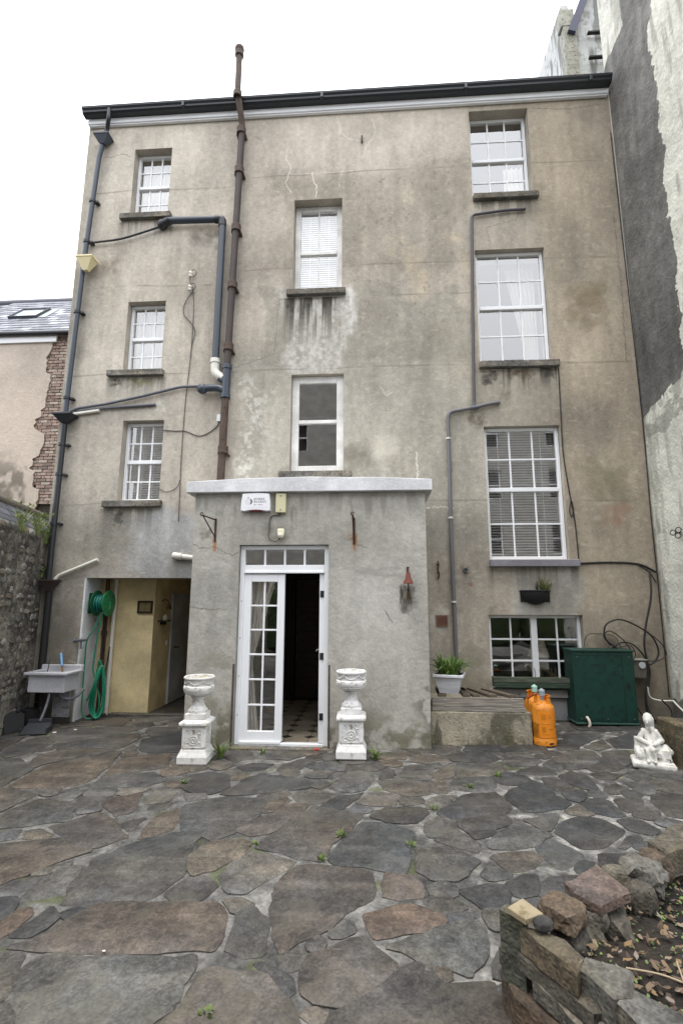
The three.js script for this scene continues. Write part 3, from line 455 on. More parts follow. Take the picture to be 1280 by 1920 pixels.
const facadeTex = wallTexture(-5.25, 4.14, -0.35, 10.75, facadeColour, (g, X, Y) => {
  const W = '#dcd9d2', K = '#57534b';
  for (const [p, w, a] of [[[[-1.5, 9.65], [-1.52, 9.45], [-1.44, 9.31], [-1.45, 9.2], [-1.52, 8.95], [-1.42, 8.75]], 0.022, 0.5], [[[-1.06, 9.16], [-1.04, 9.0], [-0.97, 8.88], [-0.98, 8.64]], 0.018, 0.85], [[[-0.52, 9.13], [-0.57, 8.95], [-0.57, 8.83]], 0.014, 0.6], [[[-0.6, 10.22], [-0.55, 9.95], [-0.43, 9.8], [-0.2, 9.73]], 0.014, 0.55], [[[0.0, 10.2], [0.06, 9.95], [0.03, 9.77], [-0.1, 9.65], [-0.16, 9.36]], 0.016, 0.7], [[[0.88, 10.02], [0.86, 9.85], [0.77, 9.8], [0.77, 9.63]], 0.014, 0.5], [[[-1.42, 9.12], [-0.3, 9.13]], 0.014, 0.45], [[[0.65, 4.0], [0.66, 3.52]], 0.022, 0.75], [[[0.78, 3.12], [1.02, 3.13], [1.2, 3.1]], 0.02, 0.6], [[[0.1, 5.1], [0.2, 4.95], [0.3, 5.02]], 0.014, 0.5], [[[0, 4.3], [0.15, 4.1], [0.1, 3.95]], 0.014, 0.45], [[[-2.1, 4.9], [-1.95, 4.7], [-1.85, 4.6]], 0.014, 0.6]]) crack(g, X, Y, p, w, W, a);
  for (const [p, w, a] of [[[[-4.9, 9.7], [-4.75, 9.68], [-4.55, 9.75], [-4.4, 9.68]], 0.012, 0.6], [[[-2.3, 5.5], [-1.95, 5.62], [-1.64, 5.72], [-1.62, 6.1], [-1.58, 6.72]], 0.012, 0.5], [[[1.78, 8.4], [1.8, 8.25]], 0.012, 0.6], [[[2.45, 8.15], [2.4, 8.02], [2.1, 7.95], [1.9, 7.9], [1.95, 7.6]], 0.01, 0.5], [[[3.95, 10.2], [3.4, 10.14], [2.8, 10.2]], 0.014, 0.5], [[[-2.1, 9.95], [-1.95, 9.85]], 0.012, 0.5], [[[-4.9, 2.0], [-4.7, 2.05], [-4.5, 2.1]], 0.01, 0.5], [[[3.98, 8], [3.99, 6.8], [3.95, 5.4]], 0.02, 0.35]]) crack(g, X, Y, p, w, K, a);
  const blot = (x, y, rx, ry, col, a, n = 26) => { for (let i = 0; i < n; i++) { g.globalAlpha = a * rr(0.1, 0.35); g.fillStyle = col; g.beginPath(); g.ellipse(X(x + rr(-rx, rx) * 0.7), Y(y + rr(-ry, ry) * 0.7), rx * rr(0.1, 0.45) * PPM, ry * rr(0.1, 0.45) * PPM, rnd() * 3, 0, 6.3); g.fill(); } g.globalAlpha = 1; };
  blot(1.85, 5.22, 0.16, 0.14, '#34322e', 1); blot(2.75, 5.25, 0.12, 0.1, '#3c3934', 0.8); blot(2.3, 5.25, 0.3, 0.08, '#5a4a3a', 0.8);
  blot(-4.3, 5.3, 0.14, 0.08, '#3a382f', 0.9); blot(-3.85, 5.28, 0.3, 0.06, '#5a5a30', 0.7); blot(-4.08, 3.0, 0.1, 0.16, '#3a3934', 1.1); blot(-4.6, 7.45, 0.2, 0.2, '#77705f', 0.8); blot(-2.9, 7.9, 0.35, 0.2, '#6c675d', 0.8);
  blot(1.6, 4.5, 0.16, 0.14, '#5e5648', 0.9); blot(2.06, 4.91, 0.11, 0.1, '#7d7767', 1.2); blot(1.33, 2.15, 0.08, 0.11, '#6f6a5e', 1.0); blot(1.4, 1.95, 0.05, 0.03, '#7a5a48', 1.2); blot(0.92, 1.45, 0.16, 0.26, '#c2beb4', 0.9); blot(-3.55, 4.87, 0.16, 0.12, '#cfccc2', 1.1); blot(-4.35, 4.93, 0.14, 0.05, '#8c857a', 1);
  blot(3.5, 3.6, 0.4, 0.5, '#756f5c', 0.6, 40); blot(3.4, 6.4, 0.4, 0.5, '#7d725a', 0.6, 40); blot(-0.3, 3.9, 0.35, 0.3, '#6d685c', 0.5, 40); blot(0.2, 4.1, 0.25, 0.25, '#c8c3b4', 0.55, 50); blot(3.6, 3.0, 0.3, 0.2, '#8a6a54', 0.5);
  blot(-3.9, 6.1, 0.15, 0.1, '#d0cabb', 0.5); blot(-3, 2.1, 0.2, 0.4, '#8f8c84', 0.8, 40); blot(-4.85, 1.1, 0.3, 0.7, '#6e695f', 0.7, 70); blot(-4.6, 0.75, 0.08, 0.06, '#dcdad4', 0.8, 8);
  blot(1.2, 0.6, 0.5, 0.5, '#7b7767', 0.5, 50); blot(3.5, 0.7, 0.5, 0.6, '#5f594e', 0.6, 60);
});
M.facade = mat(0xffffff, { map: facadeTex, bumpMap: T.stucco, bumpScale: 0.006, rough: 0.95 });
M.reveal = mat(0xbab2a4, { map: T.mottle, bumpMap: T.stucco, bumpScale: 0.006, rough: 0.95 });

// ---------------------------------------------------------------- the house
const house = thing('town_house', 'tall grey rendered town house with many white windows and outside pipes', 'house');
const WIN = { // opening x0 x1 y0 y1, how far the frame is set back
  r1: [1.70, 2.71, 8.50, 10.21, 0.18], r2: [1.69, 2.82, 5.46, 7.48, 0.1], r3: [1.70, 2.86, 2.32, 4.40, 0.09], r4: [1.64, 2.98, 0.50, 1.515, 0.1],
  l1: [-4.31, -3.62, 8.45, 9.82, 0.15], l2: [-4.20, -3.54, 5.49, 6.765, 0.13], l3: [-4.12, -3.43, 3.27, 4.62, 0.14], c1: [-1.36, -0.525, 6.85, 8.60, 0.17], c2: [-1.345, -0.49, 3.71, 5.35, 0.09],
};
const GAR = [-4.52, -2.4, -0.4, 2.05], HALL = [-1.95, -0.2, -0.4, 2.5];
{
  const holes = [...Object.values(WIN).map(w => w.slice(0, 4))];
  // outline runs round the two ground-floor openings, which reach the ground
  const out = [[-5.22, -0.35], [GAR[0], -0.35], [GAR[0], GAR[3]], [GAR[1], GAR[3]], [GAR[1], -0.35], [HALL[0], -0.35], [HALL[0], HALL[3]], [HALL[1], HALL[3]], [HALL[1], -0.35], [4.12, -0.35], [4.12, 10.62], [-5.22, 10.62]];
  const g = panel(out, holes, 0.4); g.translate(0, 0, FZ - 0.4);
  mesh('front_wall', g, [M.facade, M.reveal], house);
  mesh('side_wall', [box(-5.22, -4.82, -0.35, 10.6, -13.5, FZ - 0.402)], M.reveal, house);
  mesh('rear_wall', [box(-5.2, 4.1, -0.35, 10.6, -13.7, -13.5)], M.reveal, house);
  mesh('roof', [slabRoof(-5.35, 4.1, 10.7, -7.75, 13.4, -11.5), slabRoof(-5.35, 4.1, 10.7, -14.2, 13.4, -11.5)], mat(0x5b5d66, { map: T.mottle, rough: 0.6 }), house);
  mesh('fascia_board', box(-5.22, 4.06, 10.34, 10.44, FZ + 0.004, FZ + 0.08, 0.012), M.upvc, house);
  mesh('soffit_trim', box(-5.21, 4.06, 10.315, 10.34, FZ + 0.004, FZ + 0.06, 0.012), M.upvc, house);
  // ogee gutter along the eaves, with brackets and union joints
  const prof = [[0, 0], [0.1, 0.0], [0.13, 0.025], [0.135, 0.055], [0.16, 0.085], [0.165, 0.12], [0.155, 0.12], [0.15, 0.09], [0.12, 0.06], [0.115, 0.03], [0.095, 0.012], [0.012, 0.012], [0.012, 0.11], [0, 0.11]];
  const s = new THREE.Shape(prof.map(p => new THREE.Vector2(-p[0], p[1])));
  const gg = new THREE.ExtrudeGeometry(s, { depth: 9.34, bevelEnabled: false }); gg.rotateY(Math.PI / 2); gg.translate(-5.26, 10.44, FZ + 0.075);
  const gut = mesh('gutter', gg, M.black, house);
  for (const x of [-3.4, -0.9, 1.6, 3.7]) mesh('gutter_joint', box(x, x + 0.05, 10.436, 10.54, FZ + 0.08, FZ + 0.243, 0.008), M.black, gut);
}
function slabRoof(x0, x1, y0, z0, y1, z1) { return quad([x0, y0, z0], [x1, y0, z0], [x1, y1, z1], [x0, y1, z1]); }

// windows: frame, sashes, glazing bars and every pane a piece of its own
function windowUnit(key, o) {
  const [x0, x1, y0, y1, d] = WIN[key], zf = FZ - d, w = part('window', house);
  const fm = o.mat || M.upvc, ft = o.ft || 0.055, dep = 0.07, fr = [], bars = [];
  const bar = (list, a, b, c, e, z0 = zf - dep, z1 = zf, r = 0.008) => list.push(box(a, b, c, e, z0, z1, r));
  bar(fr, x0 + 0.004, x0 + ft, y0 + 0.002, y1 - 0.004); bar(fr, x1 - ft, x1 - 0.004, y0 + 0.002, y1 - 0.004);
  bar(fr, x0 + ft, x1 - ft, y1 - ft, y1 - 0.004); bar(fr, x0 + ft, x1 - ft, y0 + 0.002, y0 + ft);
  const lights = [];
  if (o.split === 'v') { const xm = (x0 + x1) / 2; bar(fr, xm - 0.045, xm + 0.045, y0 + ft, y1 - ft); lights.push([x0 + ft, xm - 0.045, y0 + ft, y1 - ft, 0], [xm + 0.045, x1 - ft, y0 + ft, y1 - ft, 0]); }
  else { const ym = lerp(y0, y1, o.mid || 0.5), t = o.rail || 0.032; bar(fr, x0 + ft, x1 - ft, ym - t, ym + t, zf - dep, zf + (o.railOut || 0.01)); lights.push([x0 + ft, x1 - ft, ym + t, y1 - ft, 0], [x0 + ft, x1 - ft, y0 + ft, ym - t, o.sash ? 0 : 0]); }
  mesh('frame', fr, fm, w);
  for (const [a, b, c, e] of lights) {
    const bt = o.bt || 0.013, zg = zf - 0.035, C = o.cols, R = o.rows, cw = (b - a) / C, rh = (e - c) / R;
    for (let i = 1; i < C; i++) bar(bars, a + cw * i - bt, a + cw * i + bt, c, e, zg - 0.012, zg + 0.012, 0.004);
    for (let j = 1; j < R; j++) bar(bars, a, b, c + rh * j - bt * 0.98, c + rh * j + bt * 0.98, zg - 0.011, zg + 0.011, 0.004);
    for (let i = 0; i < C; i++) for (let j = 0; j < R; j++) {
      const g = new THREE.PlaneGeometry(cw - (C > 1 ? bt * 0.4 : 0), rh - (R > 1 ? bt * 0.4 : 0)); g.rotateX(rr(-0.002, 0.002)); g.rotateY(rr(-0.003, 0.003)); g.translate(a + cw * (i + 0.5), c + rh * (j + 0.5), zg); mesh('pane', g, M.glass, w);
    }
  }
  if (bars.length) mesh('glazing_bars', bars, fm, w);
  if (o.sill) { const [a, b] = o.sill; mesh('sill', box(a, b, y0 - 0.108, y0 - 0.002, zf + 0.02, FZ + 0.085, 0.012), o.sillMat || M.sill, w); }
  // the room behind: five plastered faces
  if (!o.noRoom) { const D = o.depth || 2.2, zb = zf - dep - 0.3 + d, e = 0.45; room(house, x0 - e, x1 + e, y0 - (o.low || 0.55), y1 + 0.25, zb - D, Math.min(zb, FZ - 0.402), o.room || M.room); }
  return w;
}
function room(parent, x0, x1, y0, y1, z0, z1, m) {
  mesh('room_wall', [quad([x0, y0, z0], [x1, y0, z0], [x1, y1, z0], [x0, y1, z0]), quad([x0, y0, z1], [x0, y0, z0], [x0, y1, z0], [x0, y1, z1]), quad([x1, y0, z0], [x1, y0, z1], [x1, y1, z1], [x1, y1, z0]), quad([x0, y1, z0], [x1, y1, z0], [x1, y1, z1], [x0, y1, z1]), quad([x0, y0, z1], [x1, y0, z1], [x1, y0, z0], [x0, y0, z0])], m, parent);
}
windowUnit('r1', { cols: 3, rows: 2, sill: [1.70, 2.78] });
windowUnit('r2', { cols: 3, rows: 2, sill: [1.67, 2.91] });
windowUnit('r3', { cols: 3, rows: 2, sill: [1.69, 2.98], sillMat: mat(0x8a8890, { map: T.mottle, rough: 0.9 }), mid: 0.52 });
windowUnit('r4', { cols: 2, rows: 3, split: 'v', ft: 0.05, sill: [1.645, 2.975], low: 0.3, depth: 3 });
windowUnit('l1', { cols: 3, rows: 2, sill: [-4.46, -3.54], ft: 0.05 });
windowUnit('l2', { cols: 3, rows: 2, sill: [-4.44, -3.48], ft: 0.05 });
windowUnit('l3', { cols: 3, rows: 2, sill: [-4.33, -3.37], ft: 0.055 });
windowUnit('c1', { cols: 2, rows: 1, sill: [-1.45, -0.46], mat: M.timberWhite, ft: 0.1, bt: 0.012, rail: 0.03, mid: 0.47 });
windowUnit('c2', { cols: 1, rows: 1, sill: [-1.51, -0.36], mat: M.timberWhite, ft: 0.12, rail: 0.03, mid: 0.52 });
// ---------------------------------------------------------------- porch
const porch = thing('porch', 'grey rendered flat-roofed porch with white french doors and white coping', 'porch');
const PX0 = -2.31, PX1 = 0.625, DR = [-1.71, -0.58, 0.0, 2.4];
{
  const col = (x, y) => {
    const wx = x + (fbm(x * 2, y * 2, 301, 3) - 0.5) * 0.4, wy = y + (fbm(x * 2, y * 2, 311, 3) - 0.5) * 0.4;
    const big = fbm(x * 0.7, y * 0.7, 321, 4), mid = fbm(x * 2.2, y * 1.6, 331, 4), st = fbm(x * 8, y * 1.2, 341, 4), fine = vn(x * 60, y * 60, 351), f2 = fbm(x * 15, y * 15, 361, 3);
    const c = [161, 158, 150];
    mixTo(c, 172, 170, 164, patch(wx, wy, -0.4, 0.4, 1.2, 2.2, 0.3) * 0.8);
    mixTo(c, 146, 145, 139, patch(wx, wy, -2.4, -1.7, 1.0, 2.2, 0.25) * 0.6);
    const k = 1 + (big - 0.5) * 0.26 + (mid - 0.5) * 0.2 + (st - 0.5) * 0.1 + (f2 - 0.5) * 0.14 + (fbm(x * 36, y * 34, 366, 2) - 0.5) * 0.05 + (fine - 0.5) * 0.08; c[0] *= k; c[1] *= k; c[2] *= k;
    mixTo(c, 104, 102, 95, ss(0.5, 0.66, fbm(x * 9, y * 1.6, 371, 3)) * patch(x, wy, -2.4, 0.7, 2.75, 3.1, 0.12) * 0.35);
    mixTo(c, 96, 92, 74, ss(0.42, 0.62, fbm(x * 7, y * 7, 381, 4)) * (1 - ss(0.12, 0.5, wy)) * 0.75);
    mixTo(c, 120, 116, 100, ss(0.45, 0.65, fbm(x * 5, y * 5, 391, 4)) * patch(wx, wy, -2.1, -1.7, -0.1, 1.1, 0.2) * 0.5);
    mixTo(c, 92, 88, 78, ss(0.4, 0.6, fbm(x * 10, y * 8, 395, 3)) * patch(wx, wy, 0.45, 0.7, 0, 0.9, 0.1) * 0.6);
    return c;
  };
  const tex = wallTexture(PX0 - 0.05, PX1 + 0.05, -0.35, 3.15, col, (g, X, Y) => {
    const K = '#55524b';
    for (const p of [[[-2.33, 2.42], [-2.2, 2.36], [-2.05, 2.38], [-1.9, 2.31], [-1.8, 2.26], [-1.72, 2.3]], [[-2.32, 1.63], [-2.1, 1.6], [-1.84, 1.6]], [[-0.25, 2.4], [-0.1, 2.36]], [[0.1, 1.6], [0.2, 1.45]], [[-1.2, 2.45], [-1.18, 2.6]]]) crack(g, X, Y, p, 0.01, K, 0.75);
    const blot = (x, y, rx, ry, c, a, n) => { for (let i = 0; i < n; i++) { g.globalAlpha = a * rr(0.1, 0.4); g.fillStyle = c; g.beginPath(); g.ellipse(X(x + rr(-rx, rx) * 0.7), Y(y + rr(-ry, ry) * 0.7), rx * rr(0.1, 0.4) * PPM, ry * rr(0.1, 0.4) * PPM, 0, 0, 6.3); g.fill(); } g.globalAlpha = 1; };
    blot(-2.04, 2.42, 0.035, 0.13, '#9a5a28', 0.9, 26); blot(-0.26, 2.42, 0.04, 0.14, '#9c5e2c', 0.9, 30); blot(-0.3, 2.5, 0.07, 0.06, '#8a6b4c', 0.5, 20);
    blot(0.37, 1.72, 0.1, 0.22, '#3a352f', 0.45, 50); blot(0.33, 1.8, 0.05, 0.14, '#26211d', 0.6, 20); blot(0.44, 1.78, 0.05, 0.12, '#2b2620', 0.5, 20); blot(-1.25, 2.55, 0.2, 0.15, '#76736b', 0.6, 30); blot(-2.15, 2.55, 0.1, 0.1, '#6b6962', 0.7, 20); blot(-1.03, 2.75, 0.06, 0.22, '#6b6962', 0.7, 20);
    blot(-2.0, 2.15, 0.25, 0.06, '#b9b8b4', 0.8, 20); blot(0.0, 2.05, 0.4, 0.08, '#8a8881', 0.5, 30);
  });
  const m = mat(0xffffff, { map: tex, bumpMap: T.stucco, bumpScale: 0.006, rough: 0.95 }), plain = mat(0x9b9993, { map: T.mottle, bumpMap: T.stucco, bumpScale: 0.006, rough: 0.95 });
  const g = panel([[PX0, -0.35], [DR[0], -0.35], [DR[0], DR[3]], [DR[1], DR[3]], [DR[1], -0.35], [PX1, -0.35], [PX1, 3.07], [PX0, 3.07]], [], 0.25); g.translate(0, 0, PZ - 0.25);
  mesh('front_wall', g, [m, plain], porch);
  mesh('side_wall', box(PX0, PX0 + 0.25, -0.35, 3.07, FZ + 0.002, PZ - 0.252), plain, porch); mesh('side_wall', box(PX1 - 0.25, PX1, -0.35, 3.07, FZ + 0.002, PZ - 0.252), plain, porch);
  // coping: slightly crowned
  const s = new THREE.Shape([[-2.4, 3.074], [0.7, 3.074], [0.7, 3.2], [0.2, 3.225], [-0.84, 3.25], [-1.7, 3.235], [-2.4, 3.2]].map(p => new THREE.Vector2(...p)));
  const c = new THREE.ExtrudeGeometry(s, { depth: FZ * -1 + PZ + 0.06, bevelEnabled: true, bevelSize: 0.008, bevelThickness: 0.008, bevelSegments: 2 }); c.translate(0, 0, FZ + 0.012);
  mesh('coping', c, M.capPaint, porch);
  // door frame with the four-light fanlight above
  const z0 = PZ - 0.14, z1 = PZ - 0.06, fr = part('door_frame', porch);
  const b = (l, a, bb, y0, y1, za = z0, zb = z1) => l.push(box(a, bb, y0, y1, za, zb, 0.006));
  const f = []; b(f, DR[0] + 0.003, DR[0] + 0.06, 0.012, 2.397); b(f, DR[1] - 0.06, DR[1] - 0.003, 0.012, 2.397); b(f, DR[0] + 0.06, DR[1] - 0.06, 2.345, 2.397); b(f, DR[0] + 0.06, DR[1] - 0.06, 2.065, 2.15); b(f, DR[0] + 0.06, DR[1] - 0.06, -0.02, 0.035); b(f, DR[0] + 0.06, DR[1] - 0.06, 2.045, 2.075, z1 - 0.02, z1 + 0.012);
  mesh('frame', f, M.upvc, fr);
  const fx0 = DR[0] + 0.06, fx1 = DR[1] - 0.06, cw = (fx1 - fx0) / 4, fb = [];
  for (let i = 1; i < 4; i++) b(fb, fx0 + cw * i - 0.012, fx0 + cw * i + 0.012, 2.15, 2.345, z0 + 0.02, z1 - 0.015);
  mesh('glazing_bars', fb, M.upvc, fr);
  for (let i = 0; i < 4; i++) { const p = new THREE.PlaneGeometry(cw - 0.02, 0.195); p.rotateY(rr(-0.004, 0.004)); p.translate(fx0 + cw * (i + 0.5), 2.2475, z1 - 0.035); mesh('pane', p, M.glass, fr); }
  // two glazed leaves: one shut, one folded back into the hall
  const leaf = (w) => {
    const d = part('door_leaf', porch), h = 1.99, st = 0.09, L = [], y0 = 0.045;
    L.push(box(0, st, y0, y0 + h, -0.06, 0, 0.006), box(w - st, w, y0, y0 + h, -0.06, 0, 0.006), box(st, w - st, y0 + h - 0.095, y0 + h, -0.06, 0, 0.006), box(st, w - st, y0, y0 + 0.12, -0.06, 0, 0.006));
    mesh('sash_frame', L, M.upvc, d);
    const a = st, e = w - st, c0 = y0 + 0.12, c1 = y0 + h - 0.095, rh = (c1 - c0) / 6, mx = (a + e) / 2, B = [box(mx - 0.011, mx + 0.011, c0, c1, -0.042, -0.018, 0.004)];
    for (let j = 1; j < 6; j++) B.push(box(a, e, c0 + rh * j - 0.0105, c0 + rh * j + 0.0105, -0.041, -0.019, 0.004));
    mesh('glazing_bars', B, M.upvc, d);
    for (let i = 0; i < 2; i++) for (let j = 0; j < 6; j++) { const p = new THREE.PlaneGeometry((e - a) / 2 - 0.006, rh - 0.006); p.rotateY(rr(-0.004, 0.004)); p.translate(a + (e - a) / 4 * (1 + 2 * i), c0 + rh * (j + 0.5), -0.03); mesh('pane', p, M.glass, d); }
    return d;
  };
  const L1 = leaf(0.512); L1.position.set(DR[0] + 0.06, 0, PZ - 0.075);
  const L2 = leaf(0.512); L2.position.set(DR[1] - 0.06, 0, PZ - 0.085); L2.rotation.y = Math.PI * 0.5 + 0.06;
  const hd = mesh('handle', [box(0.43, 0.455, 0.95, 1.17, 0.0, 0.012, 0.004), rod([0.443, 1.08, 0.01], [0.443, 1.08, 0.045], 0.009), rod([0.443, 1.08, 0.045], [0.34, 1.075, 0.05], 0.009)], mat(0xd8d8d8, { rough: 0.3 }), L2);
  hd.position.set(0, 0, -0.06); hd.scale.z = -1; hd.rotation.y = 0;
  for (const y of [0.3, 1.0, 1.75]) mesh('hinge', box(-0.012, 0.012, y, y + 0.08, -0.05, 0.008, 0.004), M.blackMatt, L2);
  mesh('draught_strip', box(DR[0] + 0.065, DR[0] + 0.56, 0.03, 0.052, PZ - 0.075, PZ - 0.05), M.upvc, porch);
  mesh('door_step', box(DR[0] - 0.03, DR[1] + 0.04, -0.1, 0.008, PZ - 0.2, PZ + 0.05, 0.012), mat(0xb5b0a6, { map: T.stone, rough: 0.9 }), porch);
  for (const [x, y] of [[-1.695, 0.35], [-1.695, 0.8], [-1.695, 1.25], [-1.695, 1.7]]) mesh('screw_cap', rod([x + 0.02, y, z1], [x + 0.02, y, z1 + 0.004], 0.007), mat(0x8d8d8d), fr);
  // rotted strips of old frame beside the new one
  mesh('old_frame_strip', [box(DR[0] - 0.03, DR[0] - 0.004, 0.01, 0.95, PZ - 0.03, PZ + 0.004, 0.003), box(DR[1] + 0.004, DR[1] + 0.026, 0.01, 0.95, PZ - 0.03, PZ + 0.004, 0.003)], mat(0x6d625b, { map: T.wood }), porch);
}
// the hall behind the doors
{
  const hall = part('hall', house), x0 = -1.97, x1 = -0.18, z0 = -12.2, zi = PZ - 0.252, wallm = mat(0xe6dfce, { rough: 0.9 });
  mesh('hall_wall', [quad([x0, 0, zi], [x0, 0, z0], [x0, 2.75, z0], [x0, 2.75, zi]), quad([x1, 0, z0], [x1, 0, zi], [x1, 2.75, zi], [x1, 2.75, z0]), quad([x0, 0, z0], [x1, 0, z0], [x1, 2.75, z0], [x0, 2.75, z0])], wallm, hall);
  mesh('hall_ceiling', quad([x0, 2.75, z0], [x1, 2.75, z0], [x1, 2.75, zi], [x0, 2.75, zi]), mat(0xcfc9bb), hall);
  mesh('hall_floor', box(x0, x1, -0.05, 0.001, z0, zi), mat(0x6a5a4a), hall);
  const w = mat(0xb3a896, { rough: 0.35, map: T.mottle }), w2 = mat(0xa59a89, { rough: 0.35, map: T.mottle }), k = mat(0x3a3430, { rough: 0.3 }), s = 0.3;
  for (let i = 0; i < 4; i++) for (let j = 0; j < 9; j++) {
    const cx = -1.6 + i * s, cz = zi - 0.1 - j * s, t = 0.075, q = s / 2 - 0.004;
    mesh('floor_tile', slab([cx - q + t, cz - q, cx + q - t, cz - q, cx + q, cz - q + t, cx + q, cz + q - t, cx + q - t, cz + q, cx - q + t, cz + q, cx - q, cz + q - t, cx - q, cz - q + t], () => 0.008, 0.006, { step: 1, jit: 0, rough: 0, arris: 0.002 }), (i + j) % 2 ? w : w2, hall);
    const dx = cx + s / 2, dz = cz + s / 2, r = 0.07; mesh('floor_tile', slab([dx - r, dz, dx, dz - r, dx + r, dz, dx, dz + r], () => 0.008, 0.006, { step: 1, jit: 0, rough: 0, arris: 0.002 }), k, hall);
  }
  // panelled inner doorway part-way down the hall
  mesh('inner_door_frame', [box(x0 + 0.01, x0 + 0.5, 0.01, 2.7, -9.4, -9.3), box(x1 - 0.42, x1 - 0.01, 0.01, 2.7, -9.4, -9.3), box(x0 + 0.5, x1 - 0.42, 2.1, 2.7, -9.398, -9.302)], mat(0x3a2a20, { rough: 0.6, map: T.wood }), hall);
  const d = mesh('inner_door', [box(x0 + 0.52, x1 - 0.44, 0.02, 2.09, -9.37, -9.33, 0.004)], mat(0x54402f, { rough: 0.5, map: T.wood }), hall); d.userData.label = 'dark wooden panelled inner door';
}
{ // bentwood chair standing in the hall
  const ch = thing('hall_chair', 'pale bentwood rocking chair standing inside the dark hall', 'chair', [-0.5, 0.01, -7.5]), m = mat(0x9a8870, { rough: 0.5 });
  for (const x of [-0.2, 0.2]) { mesh('rocker', tube([[x, 0.3, 0.35], [x, 0.06, 0.3], [x, 0.012, 0], [x, 0.06, -0.32], [x, 0.35, -0.36]], 0.014), m, ch); mesh('arm', tube([[x, 0.02, 0.05], [x, 0.25, 0.25], [x, 0.5, 0.22], [x, 0.55, 0.02], [x, 0.4, -0.1], [x, 0.34, 0.05]], 0.013), m, ch); mesh('back_post', tube([[x * 0.8, 0.3, -0.12], [x * 0.85, 0.7, -0.3], [x * 0.8, 0.95, -0.38]], 0.013), m, ch); }
  mesh('seat', box(-0.22, 0.22, 0.33, 0.36, -0.18, 0.24, 0.012), m, ch); mesh('backrest', tube([[-0.16, 0.95, -0.38], [0, 1.0, -0.4], [0.16, 0.95, -0.38]], 0.013), m, ch);
}
// ---------------------------------------------------------------- covered passage on the left
{
  const ps = part('passage', house), ye = mat(0xf0dcab, { rough: 0.8, map: T.mottle }), wh = mat(0xc9ccd0, { rough: 0.8, map: T.mottle }), x0 = GAR[0], xr = -2.33, zy = -8.18, xs = -3.6, zb = -11.5;
  mesh('jamb', box(x0 - 0.01, x0 + 0.015, -0.35, GAR[3] - 0.003, zy, FZ + 0.003), mat(0xf0f2f5, { rough: 0.8, map: T.mottle }), ps);
  mesh('yellow_wall', box(x0 - 0.3, xs, -0.35, 2.35, zb, zy - 0.003, 0.01), ye, ps);
  mesh('end_wall', quad([xs, -0.3, zb + 0.01], [xr, -0.3, zb + 0.01], [xr, 2.4, zb + 0.01], [xs, 2.4, zb + 0.01]), ye, ps);
  mesh('far_wall', quad([xr, -0.3, zb], [xr, -0.3, FZ - 0.402], [xr, 2.4, FZ - 0.402], [xr, 2.4, zb]), ye, ps);
  mesh('ceiling', quad([x0, 2.2, zb], [xr, 2.2, zb], [xr, 2.2, FZ - 0.402], [x0, 2.2, FZ - 0.402]), mat(0xbfb9a8), ps);
  mesh('passage_floor', quad([x0, -0.06, FZ - 0.3], [xr, -0.03, FZ - 0.3], [xr, -0.02, zb], [x0, -0.06, zb]), mat(0x77736c, { map: T.stone, bumpMap: T.stoneBump, bumpScale: 0.01 }), ps);
  mesh('kerb_strip', box(xs - 0.55, xr, -0.1, -0.02, -8.12, -8.0, 0.01), mat(0x8a8a88, { map: T.stone }), ps);
  const d = part('inner_door', ps); mesh('door_panel', box(xs + 0.002, xs + 0.04, -0.03, 1.83, -9.62, -8.86, 0.004), wh, d); mesh('handle', [rod([xs + 0.04, 0.9, -9.0], [xs + 0.09, 0.9, -9.0], 0.01), rod([xs + 0.09, 0.9, -9.0], [xs + 0.09, 0.89, -9.12], 0.01)], M.blackMatt, d);
  mesh('light_switch', box(xs + 0.002, xs + 0.016, 0.95, 1.03, -8.8, -8.72, 0.004), M.upvc, ps);
}
